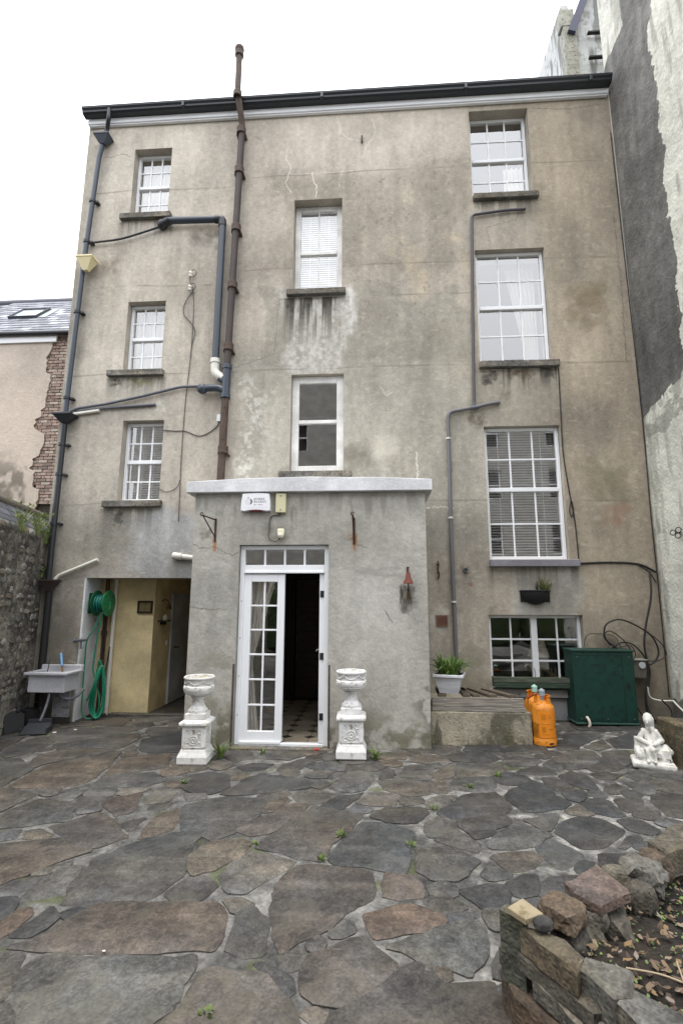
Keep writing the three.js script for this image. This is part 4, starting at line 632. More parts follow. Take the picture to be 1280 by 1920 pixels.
{ // things on the passage walls
  const pf = thing('picture_frame', 'small dark framed picture hung on the yellow passage wall', 'picture', [-3.745, 1.6, -8.172]);
  mesh('frame', [box(-0.125, 0.125, 0.07, 0.1, 0, 0.025), box(-0.125, 0.125, -0.1, -0.07, 0, 0.025), box(-0.125, -0.095, -0.07, 0.07, 0, 0.025), box(0.095, 0.125, -0.07, 0.07, 0, 0.025)], mat(0x2e241a), pf);
  mesh('print', box(-0.095, 0.095, -0.07, 0.07, 0.001, 0.01), mat(0x8d7f56, { map: T.dirt }), pf);
  const wb = thing('wall_bell', 'small brass hand bell on a scrolled bracket beside the passage shelf', 'bell', [-3.59, 1.58, -8.43]), br = mat(0x6b5330, { metalness: 0.7, rough: 0.4 });
  mesh('bracket', tube([[0, 0.12, 0], [0.06, 0.14, 0], [0.12, 0.11, 0], [0.13, 0.08, 0]], 0.006), M.blackMatt, wb); mesh('bell_cup', lathe([[0.0, 0.08], [0.02, 0.075], [0.028, 0.04], [0.045, 0.0], [0.05, -0.02], [0.046, -0.02]], 18, 0.13, -0.0, 0), br, wb);
  const sh = thing('wall_shelf', 'little dark bracket shelf on the yellow passage wall', 'shelf', [-3.598, 1.36, -8.45]); mesh('board', box(0, 0.14, 0, 0.018, -0.12, 0.12, 0.004), M.blackMatt, sh); mesh('bracket', box(0.002, 0.1, -0.05, -0.002, -0.01, 0.01), M.blackMatt, sh);
  const pt = mesh('china_pot', lathe([[0, 0], [0.04, 0], [0.05, 0.03], [0.045, 0.07], [0.02, 0.085], [0.012, 0.1], [0, 0.102]], 18), mat(0xb9b4a2, { rough: 0.3 })); pt.position.set(-3.52, 1.379, -8.45); tag(pt, 'small pale china pot standing on the passage shelf', 'pot');
  const wp = mesh('standing_pipe', tube([[-4.24, -0.06, -8.12], [-4.24, 1.1, -8.12], [-4.23, 2.18, -8.12]], 0.03, { corner: 0.05 }), M.whitePipe); tag(wp, 'white vertical pipe standing against the yellow passage wall', 'pipe');
  const bp = mesh('standing_pipe', [rod([-4.38, -0.06, -8.13], [-4.38, 2.18, -8.13], 0.035), rod([-4.38, 1.15, -8.13], [-4.38, 1.22, -8.13], 0.05)], mat(0x6a4a38, { map: T.dirt })); tag(bp, 'rusty brown vertical pipe in the passage corner', 'pipe');
}
// ---------------------------------------------------------------- pipes and cables on the house front
function collar(y, x, z, r, h = 0.07) { return lathe([[r * 0.9, -h / 2], [r * 1.32, -h / 2], [r * 1.38, -h * 0.3], [r * 1.32, -h * 0.1], [r * 1.32, h * 0.1], [r * 1.38, h * 0.3], [r * 1.32, h / 2], [r * 0.9, h / 2]], 16, x, y, z); }
function hopper(x, y, z, w, h, m, parent) { // rainwater head tapering to the pipe
  const g = new THREE.CylinderGeometry(w * 0.72, w * 0.22, h, 4, 1, false); g.rotateY(Math.PI / 4); g.scale(1, 1, 0.75); g.translate(x, y, z);
  return mesh('hopper', [toCreasedNormals(g.toNonIndexed(), 0.3), box(x - w * 0.54, x + w * 0.54, y + h / 2 - 0.01, y + h / 2 + 0.02, z - w * 0.4, z + w * 0.4, 0.004)], m, parent);
}
{
  const z = FZ + 0.09, dp = thing('downpipe', 'black rainwater downpipe with hopper heads at the corner of the house', 'downpipe');
  mesh('swan_neck', tube([[-4.75, 10.5, FZ + 0.2], [-4.75, 10.3, FZ + 0.2], [-4.83, 10.18, z], [-4.87, 10.0, z]], 0.038, { corner: 0.05 }), M.black, dp);
  hopper(-4.87, 9.93, z + 0.02, 0.26, 0.15, M.navy, dp);
  mesh('upper_pipe', tube([[-4.89, 9.86, z], [-4.93, 9.6, z], [-5.02, 7.4, z], [-5.07, 4.7, z]], 0.042, { corner: 0.05 }), M.navy, dp);
  const hc = hopper(-4.93, 7.4, z + 0.05, 0.28, 0.22, M.cream, dp); hc.userData.label = 'cream plastic hopper head';
  hopper(-5.05, 4.62, z + 0.03, 0.3, 0.13, M.black, dp);
  mesh('middle_pipe', tube([[-5.06, 4.56, z], [-5.07, 2.02, z]], 0.044, { corner: 0.05 }), M.black, dp);
  const h3 = hopper(-5.02, 1.92, z + 0.03, 0.24, 0.16, M.brownIron, dp); h3.userData.label = 'rusted brown cast hopper head';
  mesh('lower_pipe', tube([[-5.03, 1.86, z], [-5.03, -0.08, z]], 0.05, { corner: 0.05 }), M.blackMatt, dp);
  for (const [x, y] of [[-4.97, 8.7], [-5.0, 7.9], [-5.04, 6.55], [-5.07, 5.0], [-5.07, 4.2], [-5.07, 3.7], [-5.07, 2.9]]) mesh('clip', [collar(y, x, z, 0.042, 0.05), box(x + 0.03, x + 0.1, y - 0.015, y + 0.015, FZ + 0.001, z)], M.black, dp);
}
{
  const z = FZ + 0.12, sp = thing('soil_pipe', 'tall brown cast iron soil vent pipe rising above the gutter', 'soil pipe');
  mesh('vent_stack', tube([[-2.355, 11.45, z + 0.2], [-2.355, 10.55, z + 0.2], [-2.30, 10.02, z], [-2.31, 9.8, z]], 0.055, { corner: 0.15 }), M.iron, sp);
  mesh('vent_cap', lathe([[0, -0.14], [0.075, -0.14], [0.078, -0.05], [0.07, -0.04], [0.085, 0.0], [0.08, 0.04], [0.06, 0.06], [0, 0.065]], 20, -2.355, 11.45, z + 0.2), M.iron, sp);
  mesh('main_pipe', tube([[-2.31, 9.85, z], [-2.385, 5.45, z]], 0.058, { corner: 0.05 }), mat(0x453b38, { rough: 0.65, map: T.mottle }), sp);
  const bx = mesh('branch_fitting', [tube([[-2.385, 5.46, z], [-2.39, 4.95, z]], 0.068, { corner: 0.05 }), tube([[-2.5, 5.26, z], [-2.39, 5.18, z]], 0.05, { corner: 0.02 }), tube([[-2.78, 5.1, z - 0.04], [-2.7, 5.1, z], [-2.5, 5.1, z], [-2.39, 5.03, z]], 0.058, { corner: 0.06 }), new THREE.SphereGeometry(0.085, 16, 12).translate(-2.78, 5.09, z - 0.01), collar(5.45, -2.385, z, 0.06), collar(4.95, -2.39, z, 0.06)], M.navy, sp); bx.userData.label = 'dark plastic branch fitting';
  mesh('lower_pipe', tube([[-2.39, 4.96, z], [-2.41, 3.24, z]], 0.062, { corner: 0.05 }), M.iron, sp);
  for (const [x, y] of [[-2.32, 9.95], [-2.325, 9.14], [-2.335, 8.0], [-2.355, 6.92], [-2.375, 5.8], [-2.39, 4.05]]) mesh('collar', [collar(y, x, z, 0.06, 0.12), box(x - 0.085, x + 0.085, y - 0.072, y - 0.058, FZ + 0.002, z + 0.005)], M.iron, sp);
  mesh('collar', collar(10.5, -2.356, z + 0.2, 0.057, 0.1), M.iron, sp);
}
{
  const z = FZ + 0.1, wp = thing('waste_pipe', 'thick dark grey plastic waste pipe bending down from the top bathroom window', 'waste pipe');
  mesh('run', tube([[-3.68, 8.2, FZ + 0.03], [-3.6, 8.23, z], [-2.58, 8.21, z], [-2.59, 5.55, z]], 0.058, { corner: 0.12, seg: 16 }), M.navy, wp);
  mesh('wall_elbow', [new THREE.SphereGeometry(0.09, 16, 12).translate(-3.67, 8.19, z - 0.04), tube([[-3.67, 8.19, z - 0.02], [-3.52, 8.23, z]], 0.068, { corner: 0.02 })], M.black, wp);
  mesh('bend_socket', [tube([[-2.72, 8.21, z], [-2.585, 8.21, z], [-2.585, 8.07, z]], 0.068, { corner: 0.12 })], M.black, wp);
  const we = mesh('elbow', [tube([[-2.59, 5.58, z], [-2.59, 5.36, z], [-2.44, 5.26, z + 0.01]], 0.07, { corner: 0.1, seg: 16 }), collar(5.57, -2.59, z, 0.062)], M.whitePipe, wp); we.userData.label = 'white plastic elbow';
}
const simple = (name, pts, r, m, label, cat, corner = 0.06, group) => tag(mesh(name, tube(pts, r, { corner }), m), label, cat, group);
simple('overflow_pipe', [[-4.9, 7.9, FZ + 0.06], [-4.4, 7.94, FZ + 0.06], [-4.0, 8.06, FZ + 0.06], [-3.72, 8.15, FZ + 0.06]], 0.018, M.black, 'thin black waste pipe falling to the downpipe under the topmost small window', 'pipe', 0.2);
simple('overflow_pipe', [[-5.05, 4.66, FZ + 0.1], [-5.03, 4.76, FZ + 0.07], [-4.92, 4.83, FZ + 0.05], [-4.4, 4.9, FZ + 0.05], [-3.8, 5.02, FZ + 0.05], [-3.15, 5.17, FZ + 0.05], [-2.87, 5.17, FZ + 0.04]], 0.024, M.greyPipe, 'long grey waste pipe sloping from the branch fitting to the downpipe hopper', 'pipe', 0.12);
simple('overflow_pipe', [[-4.95, 4.78, FZ + 0.03], [-4.5, 4.83, FZ + 0.03], [-3.58, 4.875, FZ + 0.03]], 0.022, M.greyPipe, 'short grey waste pipe under the small middle window ending in a repaired hole', 'pipe', 0.1);
simple('overflow_pipe', [[-4.95, 4.74, FZ + 0.035], [-4.52, 4.79, FZ + 0.035]], 0.027, M.whitePipe, 'stub of white pipe beside the downpipe hopper under the small middle window', 'pipe');
simple('overflow_pipe', [[-5.0, 1.99, FZ + 0.06], [-4.95, 2.08, FZ + 0.04], [-4.33, 2.33, FZ + 0.04]], 0.026, M.whitePipe, 'white waste pipe sloping into the brown hopper above the sink', 'pipe', 0.05);
{ const p = thing('pipe_stub', 'white socketed pipe stub entering the porch side above the passage', 'pipe'); mesh('pipe', rod([-3.08, 2.385, FZ + 0.05], [-2.316, 2.30, FZ + 0.05], 0.042), M.whitePipe, p); mesh('socket', [rod([-3.12, 2.39, FZ + 0.05], [-2.98, 2.375, FZ + 0.05], 0.055), rod([-3.1, 2.388, FZ + 0.05], [-3.1, 2.388, FZ + 0.004], 0.05)], M.whitePipe, p); }
{
  const p = thing('grey_waste_pipe', 'slender grey plastic waste pipe running down beside the big stair windows', 'waste pipe');
  mesh('upper_run', tube([[2.55, 8.18, FZ + 0.04], [2.2, 8.17, FZ + 0.045], [1.66, 8.11, FZ + 0.045], [1.6, 6.2, FZ + 0.045], [1.56, 4.73, FZ + 0.045]], 0.024, { corner: 0.07 }), mat(0x4e4a50, { rough: 0.5 }), p);
  mesh('lower_run', tube([[1.96, 4.78, FZ + 0.03], [1.8, 4.755, FZ + 0.045], [1.56, 4.70, FZ + 0.045], [1.15, 4.63, FZ + 0.045], [1.135, 2.7, FZ + 0.045], [1.15, 0.4, FZ + 0.045]], 0.028, { corner: 0.1 }), mat(0x66666a, { rough: 0.5 }), p);
  mesh('tee', [rod([1.5, 4.69, FZ + 0.045], [1.63, 4.71, FZ + 0.045], 0.034), rod([1.56, 4.7, FZ + 0.045], [1.56, 4.78, FZ + 0.045], 0.03)], M.greyPipe, p);
  for (const [x, y] of [[1.142, 4.2], [1.136, 2.95], [1.14, 1.7]]) mesh('clip', [collar(y, x, FZ + 0.045, 0.028, 0.025)], M.whitePipe, p);
}
const cable = (pts, r, label, m = M.cable, group) => tag(mesh('cable', tube(pts, r, { n: pts.length * 8, seg: 6 }), m), label, 'cable', group);
{
  const z = FZ + 0.012;
  cable([[2.9, 5.34, z], [2.885, 4.6, z], [2.875, 3.94, z], [2.93, 3.25, z], [2.965, 2.95, z], [2.985, 2.27, z]], 0.008, 'black cable running down the wall beside the tall blind window');
  cable([[2.93, 3.2, z + 0.01], [2.9, 3.05, z + 0.01], [2.92, 2.95, z + 0.015], [2.955, 3.05, z + 0.01], [2.94, 3.2, z + 0.01]], 0.007, 'small loop of black cable tied beside the tall blind window');
  cable([[2.75, 2.25, z], [3.02, 2.262, z], [3.45, 2.275, z], [3.85, 2.24, z], [4.05, 2.13, z + 0.02]], 0.016, 'thick black cable running from the tall blind window sill to the corner');
  cable([[3.8, 2.24, z + 0.02], [3.95, 2.12, z + 0.03], [4.03, 1.98, z + 0.03]], 0.008, 'thin black cable branching off towards the corner');
  cable([[-3.1, 7.2, z + 0.03], [-3.13, 7.1, z + 0.04], [-3.075, 6.95, z], [-3.04, 6.0, z], [-3.09, 4.86, z], [-3.1, 4.04, z], [-3.085, 2.93, z]], 0.006, 'thin dark wire hanging from the insulators down to the passage', M.cableGrey);
  cable([[-3.08, 6.9, z], [-3.2, 6.7, z], [-3.21, 6.5, z], [-3.1, 6.36, z], [-3.0, 6.2, z], [-3.03, 5.95, z], [-3.05, 5.69, z]], 0.006, 'slack loop of dark wire beside the hanging wire', M.cableGrey);
  cable([[-3.44, 4.44, z], [-3.2, 4.42, z], [-3.08, 4.42, z], [-2.8, 4.33, z], [-2.55, 4.48, z], [-2.5, 4.58, z]], 0.008, 'dark wire from the white junction box to the lowest small window', M.cableGrey);
  cable([[-3.45, 3.47, z], [-3.3, 3.41, z], [-3.15, 3.48, z], [-3.095, 3.62, z]], 0.005, 'thin wire curving from the lowest small window to the hanging wire', M.cableGrey);
  const jb = mesh('junction_box', box(-2.54, -2.46, 4.56, 4.68, FZ + 0.001, FZ + 0.05, 0.008), M.upvc); tag(jb, 'tiny white junction box beside the soil pipe', 'junction box');
  for (const [y, lab] of [[7.22, 'upper white porcelain insulator on the wall'], [6.96, 'lower white porcelain insulator on the wall']]) { const i = thing('insulator', lab, 'insulator', [-3.11, y, FZ]); mesh('porcelain', lathe([[0, -0.06], [0.028, -0.06], [0.032, -0.03], [0.02, -0.02], [0.034, 0.0], [0.03, 0.03], [0, 0.04]], 14, 0, 0, 0.06), M.whitePipe, i); mesh('pin', [rod([0, 0, 0.0], [0, 0, 0.06], 0.008), tube([[0.0, 0.03, 0.06], [0.05, 0.08, 0.05], [0.09, 0.02, 0.04], [0.04, -0.06, 0.04]], 0.005)], M.blackMatt, i); }
  const ib = mesh('iron_pin', box(-0.19, -0.165, 9.68, 9.8, FZ - 0.02, FZ + 0.05, 0.004), M.brownIron); tag(ib, 'short rusty iron pin sticking out near the roof', 'pin');
  const pl = thing('tap_plate', 'small round metal stopcock on a cement patch beside the grey pipe', 'stopcock', [1.335, 2.17, FZ]); mesh('ring', new THREE.TorusGeometry(0.03, 0.01, 8, 18).translate(0, 0, 0.02), M.greyPipe, pl); mesh('spindle', rod([0, 0, 0], [0, 0, 0.03], 0.012), M.blackMatt, pl);
  const sc = thing('iron_hook', 'slender rusty iron hook beside the porch corner', 'hook', [0.925, 2.17, FZ]); mesh('stem', tube([[0, 0.13, 0.02], [0.01, 0.08, 0.05], [-0.005, 0, 0.04], [0.012, -0.06, 0.05], [0, -0.14, 0.02]], 0.011), M.ironRust, sc); mesh('collar', [new THREE.SphereGeometry(0.022, 10, 8).translate(0, 0.08, 0.04), new THREE.SphereGeometry(0.02, 10, 8).translate(0, -0.04, 0.045)], M.ironRust, sc);
  const vb = thing('air_vent', 'terracotta louvred air brick beside the porch', 'vent', [0.965, 1.425, FZ]), vm = mat(0x7a5a4c, { rough: 0.9 }); mesh('frame', [box(-0.085, 0.085, 0.06, 0.08, 0, 0.02), box(-0.085, 0.085, -0.08, -0.06, 0, 0.02), box(-0.085, -0.068, -0.06, 0.06, 0, 0.02), box(0.068, 0.085, -0.06, 0.06, 0, 0.02), box(-0.08, 0.08, -0.07, 0.07, -0.01, 0.002)], vm, vb);
  for (let i = 0; i < 5; i++) mesh('slat', box(-0.068, 0.068, -0.052 + i * 0.024, -0.041 + i * 0.024, 0.001, 0.016), vm, vb);
}
// ---------------------------------------------------------------- fittings on the porch
{
  const a = thing('alarm_box', 'white security alarm bell box with red strobe under the porch coping', 'alarm box', [-1.508, 2.932, PZ]);
  const s = new THREE.Shape(); s.moveTo(-0.165, 0.105); s.quadraticCurveTo(-0.18, 0.0, -0.18, -0.1); s.lineTo(-0.14, -0.105); s.quadraticCurveTo(0, -0.075, 0.14, -0.105); s.lineTo(0.18, -0.1); s.quadraticCurveTo(0.18, 0, 0.165, 0.105); s.quadraticCurveTo(0, 0.118, -0.165, 0.105);
  const g = new THREE.ExtrudeGeometry(s, { depth: 0.06, bevelEnabled: true, bevelSize: 0.008, bevelThickness: 0.012, bevelSegments: 3 });
  mesh('case', g, mat(0xe6e6ea, { rough: 0.35 }), a);
  mesh('strobe', box(-0.09, 0.09, -0.112, -0.08, 0.012, 0.06, 0.012), mat(0x8a1f24, { rough: 0.25 }), a);
  const c = document.createElement('canvas'); c.width = 512; c.height = 256; const x = c.getContext('2d'); x.fillStyle = '#e6e6ea'; x.fillRect(0, 0, 512, 256);
  x.strokeStyle = '#6b6b74'; x.lineWidth = 4; for (let r = 20; r < 75; r += 13) { x.setLineDash([9, 7]); x.beginPath(); x.arc(110, 132, r, 0, 6.3); x.stroke(); } x.setLineDash([]); x.fillStyle = '#22232a'; x.beginPath(); x.arc(118, 132, 70, -1.0, 1.1); x.arc(88, 132, 70, 0.75, -0.65, true); x.fill(); x.beginPath(); x.arc(100, 48, 12, 0, 6.3); x.fill();
  x.font = 'bold 62px serif'; x.fillText('QUIRKE', 214, 100, 240); x.fillText('SECURITY', 214, 160, 270); x.font = 'bold 34px sans-serif'; x.fillStyle = '#44454d'; x.fillText('061 / 738 41', 220, 212, 260);
  const pt = texture(c, { clamp: true }); const pg = new THREE.PlaneGeometry(0.31, 0.155); pg.translate(0.0, 0.012, 0.0735); mesh('printed_front', pg, new THREE.MeshStandardMaterial({ map: pt, roughness: 0.4 }), a);
  const j = thing('junction_box', 'beige plastic junction box beside the alarm box', 'junction box', [-1.19, 2.925, PZ]); mesh('case', box(-0.065, 0.065, -0.125, 0.125, 0.0, 0.055, 0.012), M.creamBox, j); for (const y of [-0.09, 0.09]) mesh('screw', rod([0, y, 0.05], [0, y, 0.058], 0.009), M.greyPipe, j);
  const p = thing('motion_sensor', 'small cream motion sensor above the fanlight', 'sensor', [-1.18, 2.52, PZ]); mesh('housing', box(-0.042, 0.042, 0.0, 0.075, 0.02, 0.075, 0.014), mat(0xe8e3c8, { rough: 0.4 }), p); mesh('lens', new THREE.SphereGeometry(0.04, 16, 10, 0, 6.3, 1.2, 1.9).translate(0, 0.0, 0.05), mat(0xf0ecd8, { rough: 0.3 }), p); mesh('mount', rod([0, -0.03, 0.0], [0, -0.02, 0.05], 0.018), M.creamBox, p);
  cable([[-1.2, 2.8, PZ + 0.012], [-1.21, 2.775, PZ + 0.012], [-1.3, 2.77, PZ + 0.012], [-1.33, 2.72, PZ + 0.012], [-1.335, 2.6, PZ + 0.012], [-1.34, 2.5, PZ + 0.02], [-1.3, 2.45, PZ + 0.03], [-1.24, 2.44, PZ + 0.03], [-1.18, 2.5, PZ + 0.03]], 0.007, 'grey sensor cable looping down the porch front', M.cableGrey);
  const br = thing('hanging_bracket', 'rusty triangular iron bracket above the passage side of the porch', 'bracket', [-2.03, 2.62, PZ]); mesh('wall_strap', box(-0.012, 0.012, -0.18, 0.12, 0.0, 0.012, 0.003), M.ironRust, br); mesh('arm', rod([0, 0.1, 0.01], [-0.11, 0.13, 0.22], 0.009), M.ironRust, br); mesh('stay', rod([0, -0.12, 0.01], [-0.1, 0.12, 0.2], 0.008), M.ironRust, br); mesh('hook', new THREE.TorusGeometry(0.018, 0.006, 8, 14, 4.5).translate(-0.11, 0.14, 0.225), M.ironRust, br);
  const b2 = thing('hanging_bracket', 'rusty iron bracket with a rust stain between the sensor and the hanging bell', 'bracket', [-0.265, 2.6, PZ]); mesh('wall_strap', box(-0.013, 0.013, -0.2, 0.13, 0.0, 0.012, 0.003), M.ironRust, b2); mesh('arm', rod([0, 0.12, 0.01], [-0.012, 0.14, 0.22], 0.01), M.ironRust, b2); mesh('stay', rod([0, -0.15, 0.01], [-0.01, 0.13, 0.2], 0.009), M.ironRust, b2); mesh('hook', new THREE.TorusGeometry(0.018, 0.006, 8, 14, 4.5).translate(-0.012, 0.15, 0.225), M.ironRust, b2);
  const bl = thing('porch_bell', 'rust red iron bell with dried tuft hanging on the porch wall', 'bell', [0.39, 1.95, PZ]); mesh('bracket', [tube([[0, 0.14, 0.005], [0.01, 0.16, 0.04], [0, 0.13, 0.07], [0, 0.09, 0.075]], 0.008), box(-0.012, 0.012, 0.06, 0.17, 0, 0.01)], M.ironRust, bl); mesh('bell_cup', lathe([[0, 0.09], [0.022, 0.088], [0.028, 0.06], [0.034, 0.02], [0.058, -0.03], [0.062, -0.045], [0.054, -0.045]], 18, 0, 0.01, 0.075), mat(0x7a3f2e, { rough: 0.75, map: T.dirt }), bl); mesh('clapper', [rod([0, -0.03, 0.075], [0, -0.1, 0.075], 0.008), new THREE.SphereGeometry(0.018, 10, 8).translate(0, -0.11, 0.075)], M.blackMatt, bl);
  const tf = []; for (let i = 0; i < 46; i++) { const f = rr(0, 6.28), r = rr(0.01, 0.055); tf.push(rod([Math.cos(f) * 0.008, -0.12, 0.06 + Math.sin(f) * 0.008], [Math.cos(f) * r, -0.12 - rr(0.07, 0.17), 0.055 + Math.sin(f) * r * 0.8], 0.003, 0.0012, 4)); } mesh('dried_tuft', tf, mat(0x5a4f38, { rough: 1 }), bl).userData.kind = 'stuff';
}
// ---------------------------------------------------------------- neighbouring buildings and boundary walls
{ // the high flank wall that meets the house front at its corner: dark cement render patched over old cream paint
  const nb = thing('neighbour_building', 'tall neighbouring building with dark cement patches over flaking cream paint', 'building');
  PPM = 100;
  const zb = (y) => y > 5.6 ? lerp(-6.58, -6.36, clamp((y - 5.6) / 5)) : -6.58;
  const tex = wallTexture(-7.8, -0.8, -0.35, 14.5, (z, y) => {
    const n = (fbm(z * 2.5, y * 2.5, 401, 5) - 0.5), n2 = fbm(z * 9, y * 9, 411, 3), st = fbm(z * 9, y * 1.1, 421, 4), fine = vn(z * 50, y * 50, 431), big = fbm(z * 1.2, y * 0.6, 441, 4);
    const c = [207, 206, 194]; let k = 1 + (big - 0.5) * 0.2 + (n2 - 0.5) * 0.16 + (fine - 0.5) * 0.08; c[0] *= k; c[1] *= k; c[2] *= k;
    mixTo(c, 150, 148, 138, ss(0.5, 0.68, st) * 0.6);
    if (y < 4.8) { mixTo(c, 124, 124, 116, ss(0.52, 0.66, fbm(z * 3.2 + 2, y * 1.0, 451, 4)) * 0.75); mixTo(c, 186, 189, 178, 0.3); }
    const edge = 4.45 + (z + 7.66) * 0.24 + n * 0.25 + (n2 - 0.5) * 0.14;
    let dark = y > edge && z < zb(y) + n * 0.32 + (n2 - 0.5) * 0.16 && !(y > 11.0 + n && z < -7.05 - (y - 11) * 0.02 + n * 0.1);
    if (dark) { let q = 1 + (big - 0.5) * 0.4 + (n2 - 0.5) * 0.28 + (st - 0.5) * 0.3 + (fine - 0.5) * 0.14; const b = ss(4.6, 6.2, y) * (1 - ss(7, 9, y)); c[0] = lerp(112, 84, (1 - ss(5.2, 7.8, y)) * 0.8) * q; c[1] = c[0] * 0.985; c[2] = c[0] * 0.95; }
    else if (y < 4.9 && y > edge - 0.5 && fbm(z * 4, y * 5, 461, 3) > 0.5) mixTo(c, 128, 127, 118, 0.55);
    if (y < 0.42 + n * 0.3) mixTo(c, 92, 90, 84, 0.85);
    return c;
  });
  const relief = wallTexture(-7.8, -0.8, -0.35, 14.5, (z, y) => { // the cement coat stands proud of the old paint, flaking at its edge
    const n = (fbm(z * 2.5, y * 2.5, 401, 5) - 0.5), n2 = fbm(z * 9, y * 9, 411, 3), edge = 4.45 + (z + 7.66) * 0.24 + n * 0.25 + (n2 - 0.5) * 0.14, dark = y > edge && z < zb(y) + n * 0.32 + (n2 - 0.5) * 0.16 && !(y > 11.0 + n && z < -7.05 - (y - 11) * 0.02 + n * 0.1);
    return grey((dark ? 0.5 : 0.15) + n2 * 0.3 + vn(z * 45, y * 45, 433) * 0.16);
  }); relief.colorSpace = THREE.NoColorSpace; relief.wrapS = relief.wrapT = THREE.MirroredRepeatWrapping;
  PPM = 130; tex.wrapS = tex.wrapT = THREE.MirroredRepeatWrapping;
  const pos = [], idx = [], uv = [], NZ = 50, NY = 150, zA = -7.76, zB = -4.9, yA = -0.35, yB = 14.5;
  for (let j = 0; j <= NY; j++) for (let i = 0; i <= NZ; i++) { const z = lerp(zA, zB, i / NZ), y = lerp(yA, yB, j / NY), pale = y < 4.45 + (z + 7.66) * 0.24; pos.push(4.1 - (fbm(z * 1.4, y * 1.4, 471, 3) - 0.5) * 0.09 * ss(-7.7, -7.3, z) - (pale ? 0.03 * ss(-7.72, -7.5, z) : 0), y, z); uv.push(z, y); }
  for (let j = 0; j < NY; j++) for (let i = 0; i < NZ; i++) { const a = j * (NZ + 1) + i; idx.push(a, a + 1, a + NZ + 1, a + 1, a + NZ + 2, a + NZ + 1); }
  const g = new THREE.BufferGeometry(); g.setAttribute('position', new THREE.Float32BufferAttribute(pos, 3)); g.setAttribute('uv', new THREE.Float32BufferAttribute(uv, 2)); g.setIndex(idx); g.computeVertexNormals();
  mesh('flank_wall', g, mat(0xffffff, { map: tex, bumpMap: relief, bumpScale: 0.035, rough: 0.95, side: THREE.DoubleSide }), nb);
  mesh('body', [box(4.2, 10, -0.35, 14.5, -7.74, -4.91)], mat(0xb9b7a6), nb);
  mesh('corner_mastic', tube([[4.098, 10.5, FZ + 0.006], [4.1, 8.2, FZ + 0.008], [4.097, 5.6, FZ + 0.006], [4.1, 3.6, FZ + 0.008]], 0.009, { seg: 6 }), mat(0xb9b6ac), nb);
}
{ // white-rendered gable of the building behind, above the roof
  const gb = thing('gable_building', 'white rendered gable with dark verge standing above the gutter', 'building');
  const tx = (() => { PPM = 90; const t = wallTexture(3, 8, 9, 19, (x, y) => { const k = 1 + (fbm(x * 2, y * 2, 501, 4) - 0.5) * 0.2, c = [192 * k, 194 * k, 192 * k]; mixTo(c, 104, 104, 102, ss(0.46, 0.66, fbm(x * 6, y * 1.2, 511, 4)) * 0.75); mixTo(c, 130, 128, 120, ss(0.6, 0.75, fbm(x * 11, y * 8, 521, 3)) * 0.5); return c; }); PPM = 130; t.wrapS = t.wrapT = THREE.MirroredRepeatWrapping; return t; })();
  const wm = mat(0xffffff, { map: tx, bumpMap: T.stucco, bumpScale: 0.012, rough: 0.95 });
  const body = panel([[4.46, 8], [7.5, 8], [7.5, 22], [7.3, 22], [4.46, 14.3]], [], 1.5); body.translate(0, 0, -11.02); mesh('side_wall', box(4.26, 4.44, 8, 15.0, -13.2, -9.6, 0.03), wm, gb); mesh('gable_wall', body, wm, gb);
  mesh('coping_pier', [box(4.2, 4.48, 8, 14.15, -9.6, -9.4, 0.02), box(4.15, 4.46, 14.15, 14.62, -9.62, -9.4, 0.03)], mat(0xa9a89c, { map: T.dirt, bumpMap: T.rough, bumpScale: 0.02 }), gb);
  const vg = new THREE.BoxGeometry(0.16, 8, 0.22); vg.rotateZ(-0.36); vg.translate(5.75, 17.65, -9.42); mesh('verge_board', vg, mat(0x3c3f52, { rough: 0.6 }), gb);
  for (const [x, y] of [[4.72, 13.95], [4.7, 13.3]]) mesh('iron_bar', [box(x, x + 0.42, y, y + 0.035, -9.47, -9.4), box(x + 0.41, x + 0.44, y - 0.15, y + 0.15, -9.47, -9.42)], M.blackMatt, gb);
}
